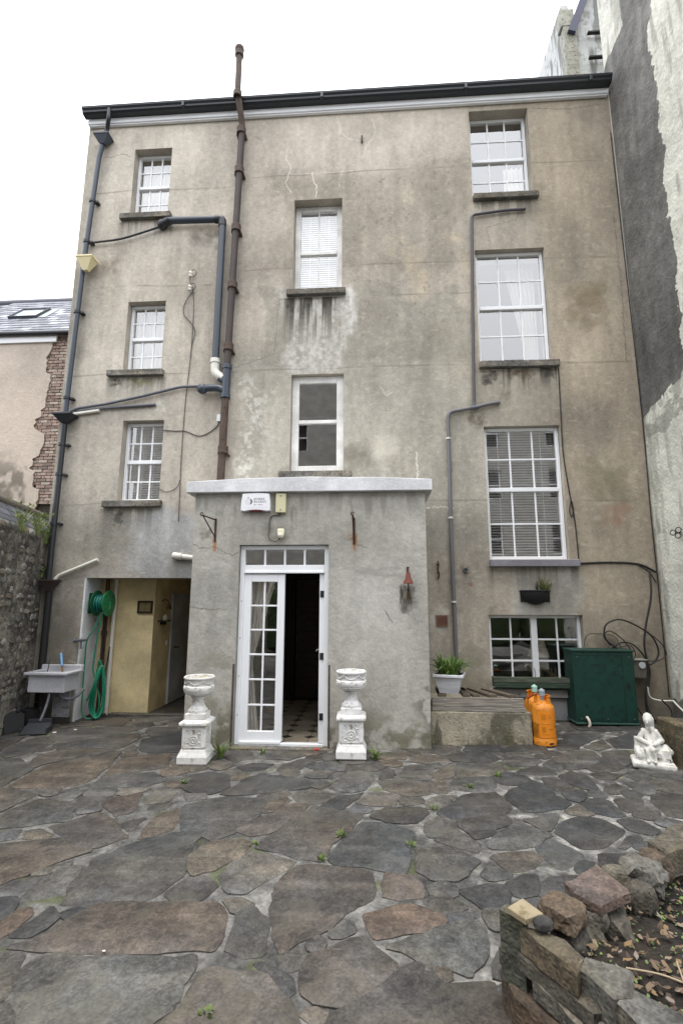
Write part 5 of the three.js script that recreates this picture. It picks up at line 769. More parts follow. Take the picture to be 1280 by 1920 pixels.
{ // neighbour on the left: slated, rendered house with the brick quoin laid bare
  const nh = thing('slated_house', 'low beige rendered house with slate roof and bare brick corner', 'house');
  const Z = -11, yE = 7.95, edgeX = (y) => -7.84 + [-0.1, -0.02, 0.04][Math.floor(y * 2.1) % 3] - (y < 5.0 && y > 4.75 ? 0.14 : 0) - (y < 6.0 && y > 5.6 ? 0.12 : 0);
  const pts = [[-15, -0.35], [-7.95, -0.35]]; for (let y = 3.4; y < yE; y += 0.075) { pts.push([edgeX(y) + rr(-0.03, 0.03), y]); } pts.push([-7.75, yE], [-15, yE]);
  const wg = panel(pts, [], 0.05); wg.translate(0, 0, Z - 0.05);
  PPM = 60; const tx = wallTexture(-12, -7.4, 2.5, 8.1, (x, y) => { const k = 1 + (fbm(x * 1.2, y * 1.2, 531, 4) - 0.5) * 0.24 + (vn(x * 30, y * 30, 541) - 0.5) * 0.08, c = [188 * k, 176 * k, 163 * k]; mixTo(c, 116, 108, 98, ss(0.52, 0.7, fbm(x * 2.4, y * 2, 551, 4)) * (1 - ss(4.4, 5.4, y)) * 0.9); return c; }); PPM = 130; tx.wrapS = tx.wrapT = THREE.MirroredRepeatWrapping;
  mesh('rendered_wall', wg, mat(0xffffff, { map: tx, bumpMap: T.stucco, bumpScale: 0.01, rough: 0.95 }), nh);
  mesh('core_wall', box(-15, -7.0, -0.35, 8.16, -16, Z - 0.1), mat(0x8f857a, { map: T.mortar }), nh);
  const bm = [0xa9948a, 0x9b857a, 0xb39f93, 0x8f8078, 0xc0b3a8].map(c => mat(c, { rough: 0.95, map: T.dirt, bumpMap: T.rough, bumpScale: 0.006 }));
  for (let r = 0; r < 56; r++) { const y = 3.9 + r * 0.076; for (let c = 0; c < 5; c++) { const x = -8.45 + c * 0.228 + (r % 2) * 0.114; if (x > -7.2 || x + 0.215 < edgeX(y) - 0.06) continue; mesh('brick', box(x, x + 0.215, y, y + 0.065, Z - 0.12, Z - 0.03 + rr(-0.012, 0.006), 0.006), bm[Math.floor(rnd() * 5)], nh); } }
  mesh('fascia_board', box(-15, -7.72, 7.92, 8.1, Z, Z + 0.05, 0.006), M.upvc, nh); mesh('gutter', [rod([-15, 8.17, Z + 0.1], [-7.2, 8.12, Z + 0.1], 0.06)], M.black, nh);
  const sm = [0x7b7d86, 0x6b6e78, 0x8c8f98, 0x9a9ca4, 0xb4b7bd].map(c => mat(c, { rough: 0.5, map: T.mottle })), rf = part('roof', nh), dy = 0.155, dz = -0.148, ang = Math.atan2(2.15, 2.05);
  mesh('deck', quad([-13, 8.12, Z + 0.08], [-7.0, 8.12, Z + 0.08], [-7.0, 10.34, Z - 2.05], [-13, 10.34, Z - 2.05]), mat(0x55575e), rf);
  for (let r = 0; r < 14; r++) for (let c = 0; c < 14; c++) { const x = -10.6 + c * 0.26 + (r % 2) * 0.13; const g = new THREE.BoxGeometry(0.25, 0.012, 0.26); g.rotateX(ang - 0.06); g.translate(x, 8.24 + r * dy, Z + 0.02 + r * dz); mesh('slate', metreUV(g), sm[Math.min(4, Math.floor(rnd() * rnd() * 6 + (r > 4 && r < 10 ? 1 : 0)))], rf); }
  mesh('ridge', rod([-13, 10.42, Z - 2.1], [-7, 10.42, Z - 2.1], 0.09), mat(0x6f7078), rf);
  const sk = thing('roof_window', 'open tilted roof window in the slate roof of the low house', 'roof window', [-9.3, 9.35, Z - 1.05]); sk.rotation.x = ang - Math.PI / 2 + 1.571; 
  mesh('kerb', [box(-0.4, 0.4, -0.02, 0.08, 0.33, 0.38), box(-0.4, 0.4, -0.02, 0.08, -0.38, -0.33), box(-0.4, -0.35, -0.02, 0.08, -0.33, 0.33), box(0.35, 0.4, -0.02, 0.08, -0.33, 0.33)], mat(0x4a4d55), sk);
  mesh('pane', box(-0.35, 0.35, 0.04, 0.05, -0.33, 0.33), mat(0xaab4b4, { rough: 0.05, metalness: 0.0 }), sk); mesh('flashing', box(0.42, 0.62, 0.01, 0.03, -0.4, 0.36), mat(0x9ba3a4, { rough: 0.5 }), sk);
}
{ // rubble boundary wall on the left, stones one by one where they can be told apart
  const sw = thing('rubble_wall', 'old rubble stone boundary wall beside the sink', 'wall'), wx = (z) => -5.23 + 0.25 * (z + 7.7), top = 2.66, ry = Math.atan2(0.25, 1);
  const len = 9, L = Math.hypot(1, 0.25), core = new THREE.BoxGeometry(0.44, top + 0.35, len * L); core.translate(-0.215, (top + 0.35) / 2 - 0.35, len * L / 2); core.rotateY(ry); core.translate(wx(-7.72), 0, -7.72); mesh('mortar_core', metreUV(core), mat(0xd0ccc2, { map: T.mortar, bumpMap: T.rough, bumpScale: 0.03, rough: 1 }), sw);
  const sm = [0xc4c1ba, 0xb5b3ae, 0xcdc9c0, 0xa8a6a3, 0xbbb2a7, 0xd6d4ce].map(c => mat(c, { rough: 0.9, map: T.stone, bumpMap: T.stoneBump, bumpScale: 0.02 }));
  let n = 0; const rest = [];
  for (let y = -0.1; y < top - 0.04;) { const h = rr(0.075, 0.14); for (let s = 0.02; s < 4.2;) { const w = rr(0.09, 0.22), z = -7.7 + (s + w / 2) / L; const g = rock(w * 1.1, h * 1.15, rr(0.1, 0.16), n + 3, { detail: 1, boxy: 0.55, amp: 0.5 }); g.rotateZ(0); g.rotateY(ry + Math.PI / 2 + rr(-0.15, 0.15)); g.translate(wx(z) - 0.045 + rr(-0.02, 0.012), y + h / 2 + rr(-0.015, 0.015), z); if (s < 1.62 && n < 300) { mesh('stone', g, sm[Math.floor(rnd() * 6)], sw); n++; } else rest.push(g); s += w; } y += h; }
  const rs = mesh('rubble_stones', rest, sm[1], sw); rs.userData.kind = 'stuff';
  for (let s = 0; s < 4;) { const w = rr(0.2, 0.4), z = -7.7 + (s + w / 2) / L; const g = rock(w * 1.05, rr(0.1, 0.17), 0.42, 700 + Math.round(s * 50), { detail: 1, boxy: 0.6, amp: 0.4 }); g.rotateY(ry + Math.PI / 2); g.translate(wx(z) - 0.2, top + 0.04, z); mesh('coping_stone', g, sm[Math.floor(rnd() * 5)], sw); s += w; }
  // slated weathering behind the coping
  const lt = thing('slate_coping', 'dark slated weathering on top of the rubble wall', 'roof'), sl = [0x4d4e55, 0x5b5c63, 0x45464c].map(c => mat(c, { rough: 0.7, map: T.mottle }));
  for (let r = 0; r < 5; r++) for (let k = 0; k < 14; k++) { const z = -8.9 + k * 0.3 + (r % 2) * 0.15, g = new THREE.BoxGeometry(0.22, 0.012, 0.292); g.rotateZ(-0.85); g.rotateY(ry); g.translate(wx(z) - 0.14 - r * 0.085, 2.72 + r * 0.1, z); mesh('slate', metreUV(g), sl[Math.floor(rnd() * 3)], lt); }
  const rd = new THREE.CylinderGeometry(0.09, 0.09, 4.6, 8); rd.rotateX(Math.PI / 2); rd.rotateY(ry); rd.translate(wx(-6.8) - 0.58, 3.2, -6.8); mesh('ridge_roll', rd, mat(0x6f695e, { map: T.dirt }), lt);
}
{ // terrace across the yard: seen only mirrored in the window panes
  const op = thing('opposite_terrace', 'grey rendered terrace facing the house across the yard', 'building'), z = 12, wm = mat(0xb9b5ad, { map: T.mottle, rough: 0.95 });
  const holes = []; for (let i = 0; i < 7; i++) for (let j = 0; j < 4; j++) holes.push([-12.2 + i * 3.6, -11.1 + i * 3.6, 1.2 + j * 3.0, 2.9 + j * 3.0]);
  const g = panel([[-14, -0.35], [14, -0.35], [14, 14.6], [-14, 14.6]], holes, 0.4); g.translate(0, 0, z); mesh('front_wall', g, wm, op);
  mesh('body', box(-14, 14, -0.35, 14.5, z + 0.41, z + 6), mat(0x35332f), op); mesh('roof', box(-14.2, 14.2, 14.6, 15.2, z - 0.3, z + 6), mat(0x55565c), op);
  for (const h of holes) mesh('window', [box(h[0], h[1], h[2], h[2] + 0.08, z + 0.2, z + 0.3), box(h[0], h[1], h[3] - 0.08, h[3], z + 0.2, z + 0.3), box(h[0], h[0] + 0.08, h[2] + 0.08, h[3] - 0.08, z + 0.2, z + 0.3), box(h[1] - 0.08, h[1], h[2] + 0.08, h[3] - 0.08, z + 0.2, z + 0.3), box(h[0] + 0.08, h[1] - 0.08, (h[2] + h[3]) / 2 - 0.04, (h[2] + h[3]) / 2 + 0.04, z + 0.2, z + 0.3)], M.upvc, op);
}

{ // clipped evergreen hedge at the far end of the yard, behind the viewer: what the low panes mirror
  const hd = thing('garden_hedge', 'dark evergreen hedge closing the far end of the yard', 'hedge', [0, 0, 7.5]), core = [];
  for (let i = 0; i < 9; i++) core.push(rock(2.0, 2.6, 1.1, 860 + i, { detail: 2, boxy: 0.5, amp: 0.4 }).translate(-7.2 + i * 1.8, 0.95, 0));
  mesh('branch_mass', core, mat(lin(0.045, 0.07, 0.025), { rough: 1 }), hd);
  const lf = new THREE.CircleGeometry(0.5, 5), im = new THREE.InstancedMesh(lf, mat(lin(0.045, 0.07, 0.025), { rough: 0.7, side: THREE.DoubleSide }), 9000), m4 = new THREE.Matrix4(), q = new THREE.Quaternion();
  for (let i = 0; i < 9000; i++) { const x = rr(-8.2, 8.2), f = rr(-0.4, 3.5), y = 0.95 + Math.sin(f) * 1.35 * rr(0.9, 1.08) - (f < 0 || f > Math.PI ? 0.3 : 0), z = -Math.cos(f) * 0.62 * rr(0.9, 1.15); q.setFromEuler(new THREE.Euler(rr(0, 6), rr(0, 6), rr(0, 6))); const s = rr(0.05, 0.13); m4.compose(V(x, Math.max(0, y), z), q, V(s, s, s)); im.setMatrixAt(i, m4); }
  im.name = 'foliage'; im.userData.kind = 'stuff'; hd.add(im);
}
// ---------------------------------------------------------------- things in the yard
function swag(r, y, a0, a1, drop, tr) { const p = []; for (let i = 0; i <= 8; i++) { const t = i / 8, f = lerp(a0, a1, t); p.push([Math.cos(f) * r, y - drop * Math.sin(Math.PI * t), Math.sin(f) * r]); } return tube(p, tr, { n: 20, seg: 6 }); }
function urn(name, label, x, z, y, turn, m, s, soil) {
  const u = thing(name, label, 'urn', [x, y, z], 'garden urns on pedestals'); u.rotation.y = turn; u.scale.setScalar(s);
  const q = (w, y0, y1, w2 = w) => { const g = new THREE.CylinderGeometry(w2 * 0.7071, w * 0.7071, y1 - y0, 4, 1); g.rotateY(Math.PI / 4); g.translate(0, (y0 + y1) / 2, 0); return metreUV(toCreasedNormals(g.toNonIndexed(), 0.3)); };
  const pd = part('pedestal', u);
  mesh('plinth', [box(-0.165, 0.165, 0, 0.085, -0.165, 0.165, 0.012), q(0.32, 0.084, 0.13, 0.275), q(0.28, 0.13, 0.148, 0.262)], m, pd);
  mesh('shaft', [box(-0.128, 0.128, 0.147, 0.375, -0.128, 0.128, 0.006), q(0.256, 0.374, 0.394, 0.3)], m, pd);
  mesh('cap', [box(-0.163, 0.163, 0.393, 0.432, -0.163, 0.163, 0.014), q(0.3, 0.431, 0.45, 0.24)], m, pd);
  const rel = []; // carved panel on each face: frame, wreath and leaf scrolls
  for (let k = 0; k < 4; k++) { const L = []; L.push(box(-0.095, 0.095, 0.352, 0.36, 0.126, 0.135), box(-0.095, 0.095, 0.165, 0.172, 0.126, 0.135), box(-0.095, -0.088, 0.172, 0.352, 0.126, 0.133), box(0.088, 0.095, 0.172, 0.352, 0.126, 0.133)); L.push(new THREE.TorusGeometry(0.045, 0.009, 6, 20).translate(0, 0.24, 0.128)); for (let i = 0; i < 7; i++) { const f = i / 7 * 6.28; L.push(new THREE.SphereGeometry(0.012, 8, 6).translate(Math.cos(f) * 0.022, 0.24 + Math.sin(f) * 0.022, 0.128)); } for (const sx of [-1, 1]) for (const sy of [-1, 1]) L.push(new THREE.TorusGeometry(0.02, 0.007, 6, 12, 4.6).rotateZ(sx * sy).translate(sx * 0.064, 0.262 + sy * 0.062, 0.128)); rel.push(...L.map(g => g.rotateY(k * Math.PI / 2))); }
  mesh('carved_relief', rel, m, pd);
  const bw = part('vase', u);
  mesh('foot', [box(-0.115, 0.115, 0.449, 0.515, -0.115, 0.115, 0.008), lathe([[0.112, 0.514], [0.112, 0.54], [0.1, 0.553], [0.085, 0.565], [0.068, 0.6], [0.062, 0.645], [0.07, 0.665], [0.082, 0.672], [0.082, 0.686], [0.06, 0.69]], 32)], m, bw);
  mesh('bowl', lathe([[0.06, 0.688], [0.1, 0.695], [0.145, 0.72], [0.168, 0.752], [0.173, 0.785], [0.168, 0.803], [0.155, 0.81], [0.157, 0.868], [0.164, 0.878], [0.172, 0.884], [0.172, 0.898], [0.164, 0.905], [0.15, 0.9], [0.145, 0.86], [0, 0.858]], 48), m, bw);
  const gar = []; for (let k = 0; k < 6; k++) { gar.push(swag(0.158, 0.862, k / 6 * 6.283, (k + 1) / 6 * 6.283, 0.036, 0.0065)); gar.push(new THREE.SphereGeometry(0.011, 8, 6).translate(Math.cos(k / 6 * 6.283) * 0.158, 0.864, Math.sin(k / 6 * 6.283) * 0.158)); for (let i = 0; i < 12; i++) { const f = (k + i / 12) / 6 * 6.283; gar.push(rod([Math.cos(f) * 0.085, 0.7, Math.sin(f) * 0.085], [Math.cos(f) * 0.153, 0.735, Math.sin(f) * 0.153], 0.006, 0.009, 5)); } }
  mesh('garland', gar, m, bw);
  if (soil) { const L = []; for (let i = 0; i < 40; i++) { const f = rnd() * 6.28, r = Math.sqrt(rnd()) * 0.13; L.push(rock(rr(0.02, 0.045), rr(0.015, 0.03), rr(0.02, 0.04), 900 + i, { detail: 0 }).translate(Math.cos(f) * r, 0.872, Math.sin(f) * r)); } const sl = mesh('gravel', L, mat(0xb5ad8c, { rough: 1, map: T.dirt }), bw); sl.userData.kind = 'stuff'; }
  return u;
}
const urnPaintA = mat(0xe9e8e4, { rough: 0.75, map: T.dirt, bumpMap: T.rough, bumpScale: 0.004 }), urnPaintB = mat(0xefeeed, { rough: 0.7, map: T.dirt, bumpMap: T.rough, bumpScale: 0.002 });
urn('garden_urn', 'weathered white urn on carved pedestal beside the passage, filled with gravel', -1.985, -5.82, gy(-1.985) + 0.002, 0.06, urnPaintA, 0.985, true);
urn('garden_urn', 'clean white urn on carved pedestal beside the open door leaf', -0.285, -5.98, gy(-0.285) + 0.012, 0.02, urnPaintB, 1.0, false);

{ // concrete planter block with weathered boards and pallet slats
  const pl = thing('planter_block', 'stained concrete planter block against the porch with weathered boards on top', 'planter');
  const cm = mat(0xd8d4ca, { rough: 1, map: (() => { PPM = 150; const t = wallTexture(0.6, 1.9, -0.2, 0.45, (x, y) => { const n = fbm(x * 3, y * 3, 601, 4), k = 1 + (n - 0.5) * 0.4 + (vn(x * 70, y * 70, 611) - 0.5) * 0.2, c = [168 * k, 164 * k, 152 * k]; mixTo(c, 70, 68, 60, ss(0.5, 0.66, fbm(x * 7, y * 2, 621, 4)) * 0.55); mixTo(c, 86, 84, 60, ss(0.45, 0.6, fbm(x * 9, y * 9, 631, 3)) * (1 - ss(0.0, 0.22, y + (n - 0.5) * 0.3)) * 0.7); if (vn(x * 90, y * 90, 641) > 0.93) mixTo(c, 205, 200, 186, 0.6); return c; }); PPM = 130; t.wrapS = t.wrapT = THREE.MirroredRepeatWrapping; return t; })(), bumpMap: T.rough, bumpScale: 0.01 });
  mesh('block', box(0.64, 1.825, -0.1, 0.41, FZ + 0.004, -6.45, 0.02), cm, pl);
  const wm = mat(0xb2aea7, { map: T.wood, rough: 0.95, bumpMap: T.rough, bumpScale: 0.004 }), wd = mat(0x7a7164, { map: T.wood, rough: 0.95 });
  mesh('plank', box(0.665, 1.745, 0.465, 0.565, -6.5, -6.462, 0.004), wm, pl); mesh('plank', box(0.66, 1.76, 0.412, 0.46, -6.5, -6.455, 0.004), wm, pl);
  for (const [x, w, t] of [[0.69, 0.1, 0.05], [0.98, 0.09, 0.03], [1.1, 0.08, -0.25], [1.3, 0.1, -0.35], [1.52, 0.09, -0.45]]) { const g = box(-w / 2, w / 2, 0.566, 0.6, -0.55, 0, 0.004); const p = mesh('slat', g, wd, pl); p.position.set(x + 0.1, 0, -6.5); p.rotation.y = -t; }
}
function blades(n, o) { // tuft of arching strap leaves
  const pos = [];
  for (let i = 0; i < n; i++) {
    const f = rnd() * 6.283, len = rr(o.len[0], o.len[1]), lean = rr(o.lean[0], o.lean[1]), w = rr(o.w[0], o.w[1]), r0 = Math.sqrt(rnd()) * o.r, bx = Math.cos(f + rr(-1, 1)) * r0, bz = Math.sin(f + rr(-1, 1)) * r0, dx = Math.cos(f), dz = Math.sin(f), sx = -dz, sz = dx; let prev = null, K = 5;
    for (let k = 0; k <= K; k++) { const t = k / K, a = lean * t, hx = len * (t * Math.sin(a)), hy = len * t * Math.cos(a), ww = w * Math.sin(Math.PI * (0.18 + 0.82 * t)) * (t < 1 ? 1 : 0); const c = [bx + dx * hx, hy, bz + dz * hx], A = [c[0] - sx * ww, c[1], c[2] - sz * ww], C = [c[0], c[1] - ww * 0.5, c[2]], B = [c[0] + sx * ww, c[1], c[2] + sz * ww]; if (prev) pos.push(...prev[0], ...prev[1], ...A, ...prev[1], ...C, ...A, ...prev[1], ...prev[2], ...C, ...prev[2], ...B, ...C); prev = [A, C, B]; }
  }
  const g = new THREE.BufferGeometry(); g.setAttribute('position', new THREE.Float32BufferAttribute(pos, 3)); g.computeVertexNormals(); g.setAttribute('uv', new THREE.Float32BufferAttribute(new Array(pos.length / 3 * 2).fill(0), 2)); return g;
}
const leafMat = (c) => mat(c, { rough: 0.7, side: THREE.DoubleSide, phys: true, transmission: 0.3, thickness: 0 });
{
  const p = thing('potted_plant', 'green strap-leaved plant in a square white pot on the planter boards', 'potted plant', [0.9, 0.603, -6.62]);
  const g = new THREE.CylinderGeometry(0.165 * 1.4142, 0.11 * 1.4142, 0.2, 4, 1, false); g.rotateY(Math.PI / 4); g.translate(0, 0.1, 0); p.rotation.y = -0.25;
  mesh('pot', [toCreasedNormals(g.toNonIndexed(), 0.3), box(-0.185, 0.185, 0.19, 0.225, 0.155, 0.185, 0.008), box(-0.185, 0.185, 0.19, 0.225, -0.185, -0.155, 0.008), box(-0.185, -0.155, 0.19, 0.225, -0.155, 0.155, 0.008), box(0.155, 0.185, 0.19, 0.225, -0.155, 0.155, 0.008)], mat(0xd9dade, { rough: 0.5, map: T.mottle }), p);
  mesh('soil', box(-0.154, 0.154, 0.19, 0.21, -0.154, 0.154), mat(0x2c251e, { rough: 1 }), p);
  const f1 = mesh('leaves', blades(110, { len: [0.14, 0.32], lean: [0.25, 1.35], w: [0.009, 0.017], r: 0.12 }), leafMat(lin(0.1, 0.19, 0.035)), p); f1.position.y = 0.2; f1.userData.kind = 'stuff'; const f2 = mesh('new_leaves', blades(40, { len: [0.14, 0.3], lean: [0.2, 1.2], w: [0.008, 0.014], r: 0.1 }), leafMat(lin(0.2, 0.3, 0.06)), p); f2.position.y = 0.2; f2.userData.kind = 'stuff';
}
{ // wooden window box under the basement window
  const b = thing('window_box', 'long green-stained wooden window box under the low window', 'window box', [0, 0, 0]), wm = mat(0x6f7a6e, { map: T.wood, rough: 0.95, bumpMap: T.rough, bumpScale: 0.004 }), wg = mat(0x4c6355, { map: T.wood, rough: 0.95 });
  mesh('front_board', box(1.63, 2.9, 0.60, 0.665, FZ + 0.2, FZ + 0.222, 0.004), wm, b); mesh('front_board', box(1.63, 2.9, 0.53, 0.596, FZ + 0.199, FZ + 0.22, 0.004), wg, b); mesh('end_board', box(1.632, 1.654, 0.53, 0.665, FZ + 0.06, FZ + 0.198, 0.004), wm, b); mesh('back_board', box(1.655, 2.9, 0.53, 0.655, FZ + 0.06, FZ + 0.08, 0.004), wm, b); mesh('base_board', box(1.655, 2.9, 0.515, 0.53, FZ + 0.06, FZ + 0.2), wg, b); mesh('soil', box(1.655, 2.9, 0.56, 0.615, FZ + 0.082, FZ + 0.198), mat(0x2c251e, { rough: 1 }), b);
  const st = []; for (let i = 0; i < 10; i++) { const x = rr(2.2, 2.7); st.push(tube([[x, 0.61, FZ + 0.14], [x + rr(-0.03, 0.03), 0.69, FZ + 0.15], [x + rr(-0.08, 0.06), rr(0.72, 0.8), FZ + 0.16]], 0.003, { n: 6, seg: 4 })); } mesh('dry_stems', st, mat(0x6a6048, { rough: 1 }), b).userData.kind = 'stuff';
  const sl = mesh('sub_sill', [box(1.6, 3.02, 0.38, 0.49, FZ + 0.002, FZ + 0.1, 0.008)], mat(0xaaa9a6, { map: T.dirt, rough: 0.9 })); tag(sl, 'grey painted ledge below the window box', 'ledge'); 
  const ws = mesh('painted_skirting', box(1.87, 2.75, 0.07, 0.36, FZ + 0.002, FZ + 0.03), mat(0x9fa0a0, { map: T.mottle })); tag(ws, 'grey painted panel below the low window behind the gas bottles', 'panel');
}
function gasBottle(label, x, z, turn, full) {
  const b = thing('gas_bottle', label, 'gas bottle', [x, gy(x) + 0.006, z], 'orange gas bottles beside the planter block'); b.rotation.y = turn; b.scale.set(1.03, 0.89, 1.03);
  const om = mat(0xdb8a26, { rough: 0.5, map: T.dirt });
  mesh('body', lathe([[0, 0.06], [0.1, 0.05], [0.121, 0.07], [0.127, 0.09], [0.128, 0.26], [0.13, 0.265], [0.13, 0.28], [0.128, 0.285], [0.128, 0.43], [0.122, 0.47], [0.1, 0.51], [0.06, 0.535], [0.03, 0.545], [0, 0.546]], 40), om, b);
  const fr = new THREE.Shape(); mesh('foot_ring', lathe([[0.126, 0.0], [0.132, 0.0], [0.134, 0.07], [0.128, 0.085], [0.122, 0.08], [0.124, 0.0]], 40), om, b);
  for (const f of [0.5, 1.9, 3.6, 5.0]) { const g = box(-0.024, 0.024, 0.018, 0.042, 0.125, 0.1365, 0.006); g.rotateY(f); mesh('foot_slot', g, M.blackMatt, b); }
  const sh = new THREE.CylinderGeometry(0.085, 0.095, 0.1, 28, 1, true, 0.5, 2.4); sh.translate(0, 0.555, 0); const sh2 = new THREE.CylinderGeometry(0.085, 0.095, 0.09, 28, 1, true, 3.7, 1.7); sh2.translate(0, 0.55, 0); const om2 = mat(0xd9821c, { rough: 0.4, side: THREE.DoubleSide });
  mesh('shroud', [sh, sh2, new THREE.TorusGeometry(0.086, 0.007, 8, 24, 2.4).rotateX(-Math.PI / 2).rotateY(-1.07 + Math.PI * 0 ).translate(0, 0.605, 0)], om2, b);
  mesh('valve', [rod([0, 0.54, 0], [0, 0.6, 0], 0.02), rod([0, 0.6, 0], [0, 0.655, 0], 0.034), lathe([[0, 0.7], [0.035, 0.672], [0.036, 0.655], [0, 0.655]], 18)], full ? mat(0x8f9aa0, { rough: 0.5 }) : mat(0x9fc4b8, { rough: 0.4 }), b);
  const c = document.createElement('canvas'); c.width = 512; c.height = 512; const t = c.getContext('2d'); t.fillStyle = '#d9821c'; t.fillRect(0, 0, 512, 512); const mark = (x0, y0, w, n, h, a) => { t.fillStyle = 'rgba(52,28,10,' + a + ')'; for (let i = 0; i < n; i++) { let x = x0; while (x < x0 + w) { const l = 3 + rnd() * 9; if (x + l > x0 + w) break; t.fillRect(x, y0 + i * h, l, h * 0.55); x += l + 3; } } };
  mark(60, 60, 120, 12, 9, 0.5); mark(210, 70, 100, 9, 9, 0.3); mark(70, 300, 90, 10, 11, 0.7); mark(220, 330, 120, 4, 9, 0.5); mark(70, 440, 150, 2, 9, 0.6); t.fillStyle = '#2a1608'; t.font = 'bold 62px sans-serif'; t.save(); t.translate(420, 330); t.fillText('GAS', -40, 0); t.restore();
  const lg = new THREE.CylinderGeometry(0.1288, 0.1288, 0.33, 30, 1, true, -0.5, 1.9); lg.translate(0, 0.262, 0); const lt = texture(c, { clamp: true }); mesh('printed_label', lg, new THREE.MeshStandardMaterial({ map: lt, roughness: 0.4 }), b);
  return b;
}
gasBottle('orange gas bottle with grey capped valve standing at the planter corner', 1.968, -6.5, -0.2, true);
gasBottle('orange gas bottle with green cap standing between the wall and the grey-capped bottle', 1.97, -6.79, 2.2, false);
{ const h = mesh('gas_hose', tube([[1.97, 0.62, -6.5], [1.9, 0.6, -6.55], [1.85, 0.55, -6.62], [1.86, 0.53, -6.72], [1.95, 0.58, -6.79]], 0.008, { n: 24 }), mat(0x8a3a1a, { rough: 0.5 })); tag(h, 'thin orange-brown hose joining the two gas bottles', 'hose'); }
{ // green cabinet on blocks
  const t = thing('oil_tank', 'dark green metal tank cabinet standing on blocks under the low window', 'tank'), m = mat(lin(0.004, 0.046, 0.034), { rough: 0.55, map: T.dirt, bumpMap: T.stucco, bumpScale: 0.001 }), x0 = 2.655, x1 = 3.46, z0 = -7.66, z1 = -7.335;
  mesh('cabinet', box(x0, x1, 0.115, 1.04, z0, z1, 0.012), m, t); mesh('lid', box(x0 - 0.012, x1 + 0.012, 1.035, 1.062, z0 - 0.005, z1 + 0.014, 0.008), m, t); mesh('base_flange', box(x0 - 0.01, x1 + 0.01, 0.1, 0.122, z0, z1 + 0.012, 0.004), mat(0x33544a, { rough: 0.5 }), t); mesh('front_panel', box(x0 + 0.02, x1 - 0.02, 0.14, 1.01, z1, z1 + 0.004, 0.002), m, t);
  mesh('seam', [box(x0 + 0.02, x1 - 0.02, 0.985, 0.99, z1 + 0.004, z1 + 0.0065), box(x1 - 0.16, x1 - 0.155, 0.14, 0.985, z1 + 0.004, z1 + 0.0065)], mat(0x10201c), t); mesh('latch', [box(x1 - 0.12, x1 - 0.08, 0.56, 0.64, z1 + 0.004, z1 + 0.012, 0.003), rod([x1 - 0.1, 0.6, z1 + 0.01], [x1 - 0.1, 0.6, z1 + 0.02], 0.01)], M.blackMatt, t);
  for (const [x, y] of [[2.72, 0.17], [3.4, 0.17], [2.72, 0.97], [3.4, 0.97], [3.06, 0.17]]) mesh('bolt', rod([x, y, z1], [x, y, z1 + 0.012], 0.008), M.greyPipe, t);
  for (const x of [2.68, 3.3]) mesh('block', box(x, x + 0.14, gy(x) - 0.02, 0.098, z0 + 0.02, z1 - 0.02, 0.01), mat(0x85807a, { map: T.stone, bumpMap: T.stoneBump, bumpScale: 0.02 }), t);
  const ov = mesh('overflow_pipe', tube([[2.78, 0.2, z1 + 0.02], [2.795, 0.16, z1 + 0.05], [2.8, 0.1, z1 + 0.06], [2.79, 0.08, z1 + 0.05]], 0.018, { n: 18 }), mat(0xd0c8bc, { rough: 0.5 })); tag(ov, 'short white curved pipe at the foot of the green tank', 'pipe');
}
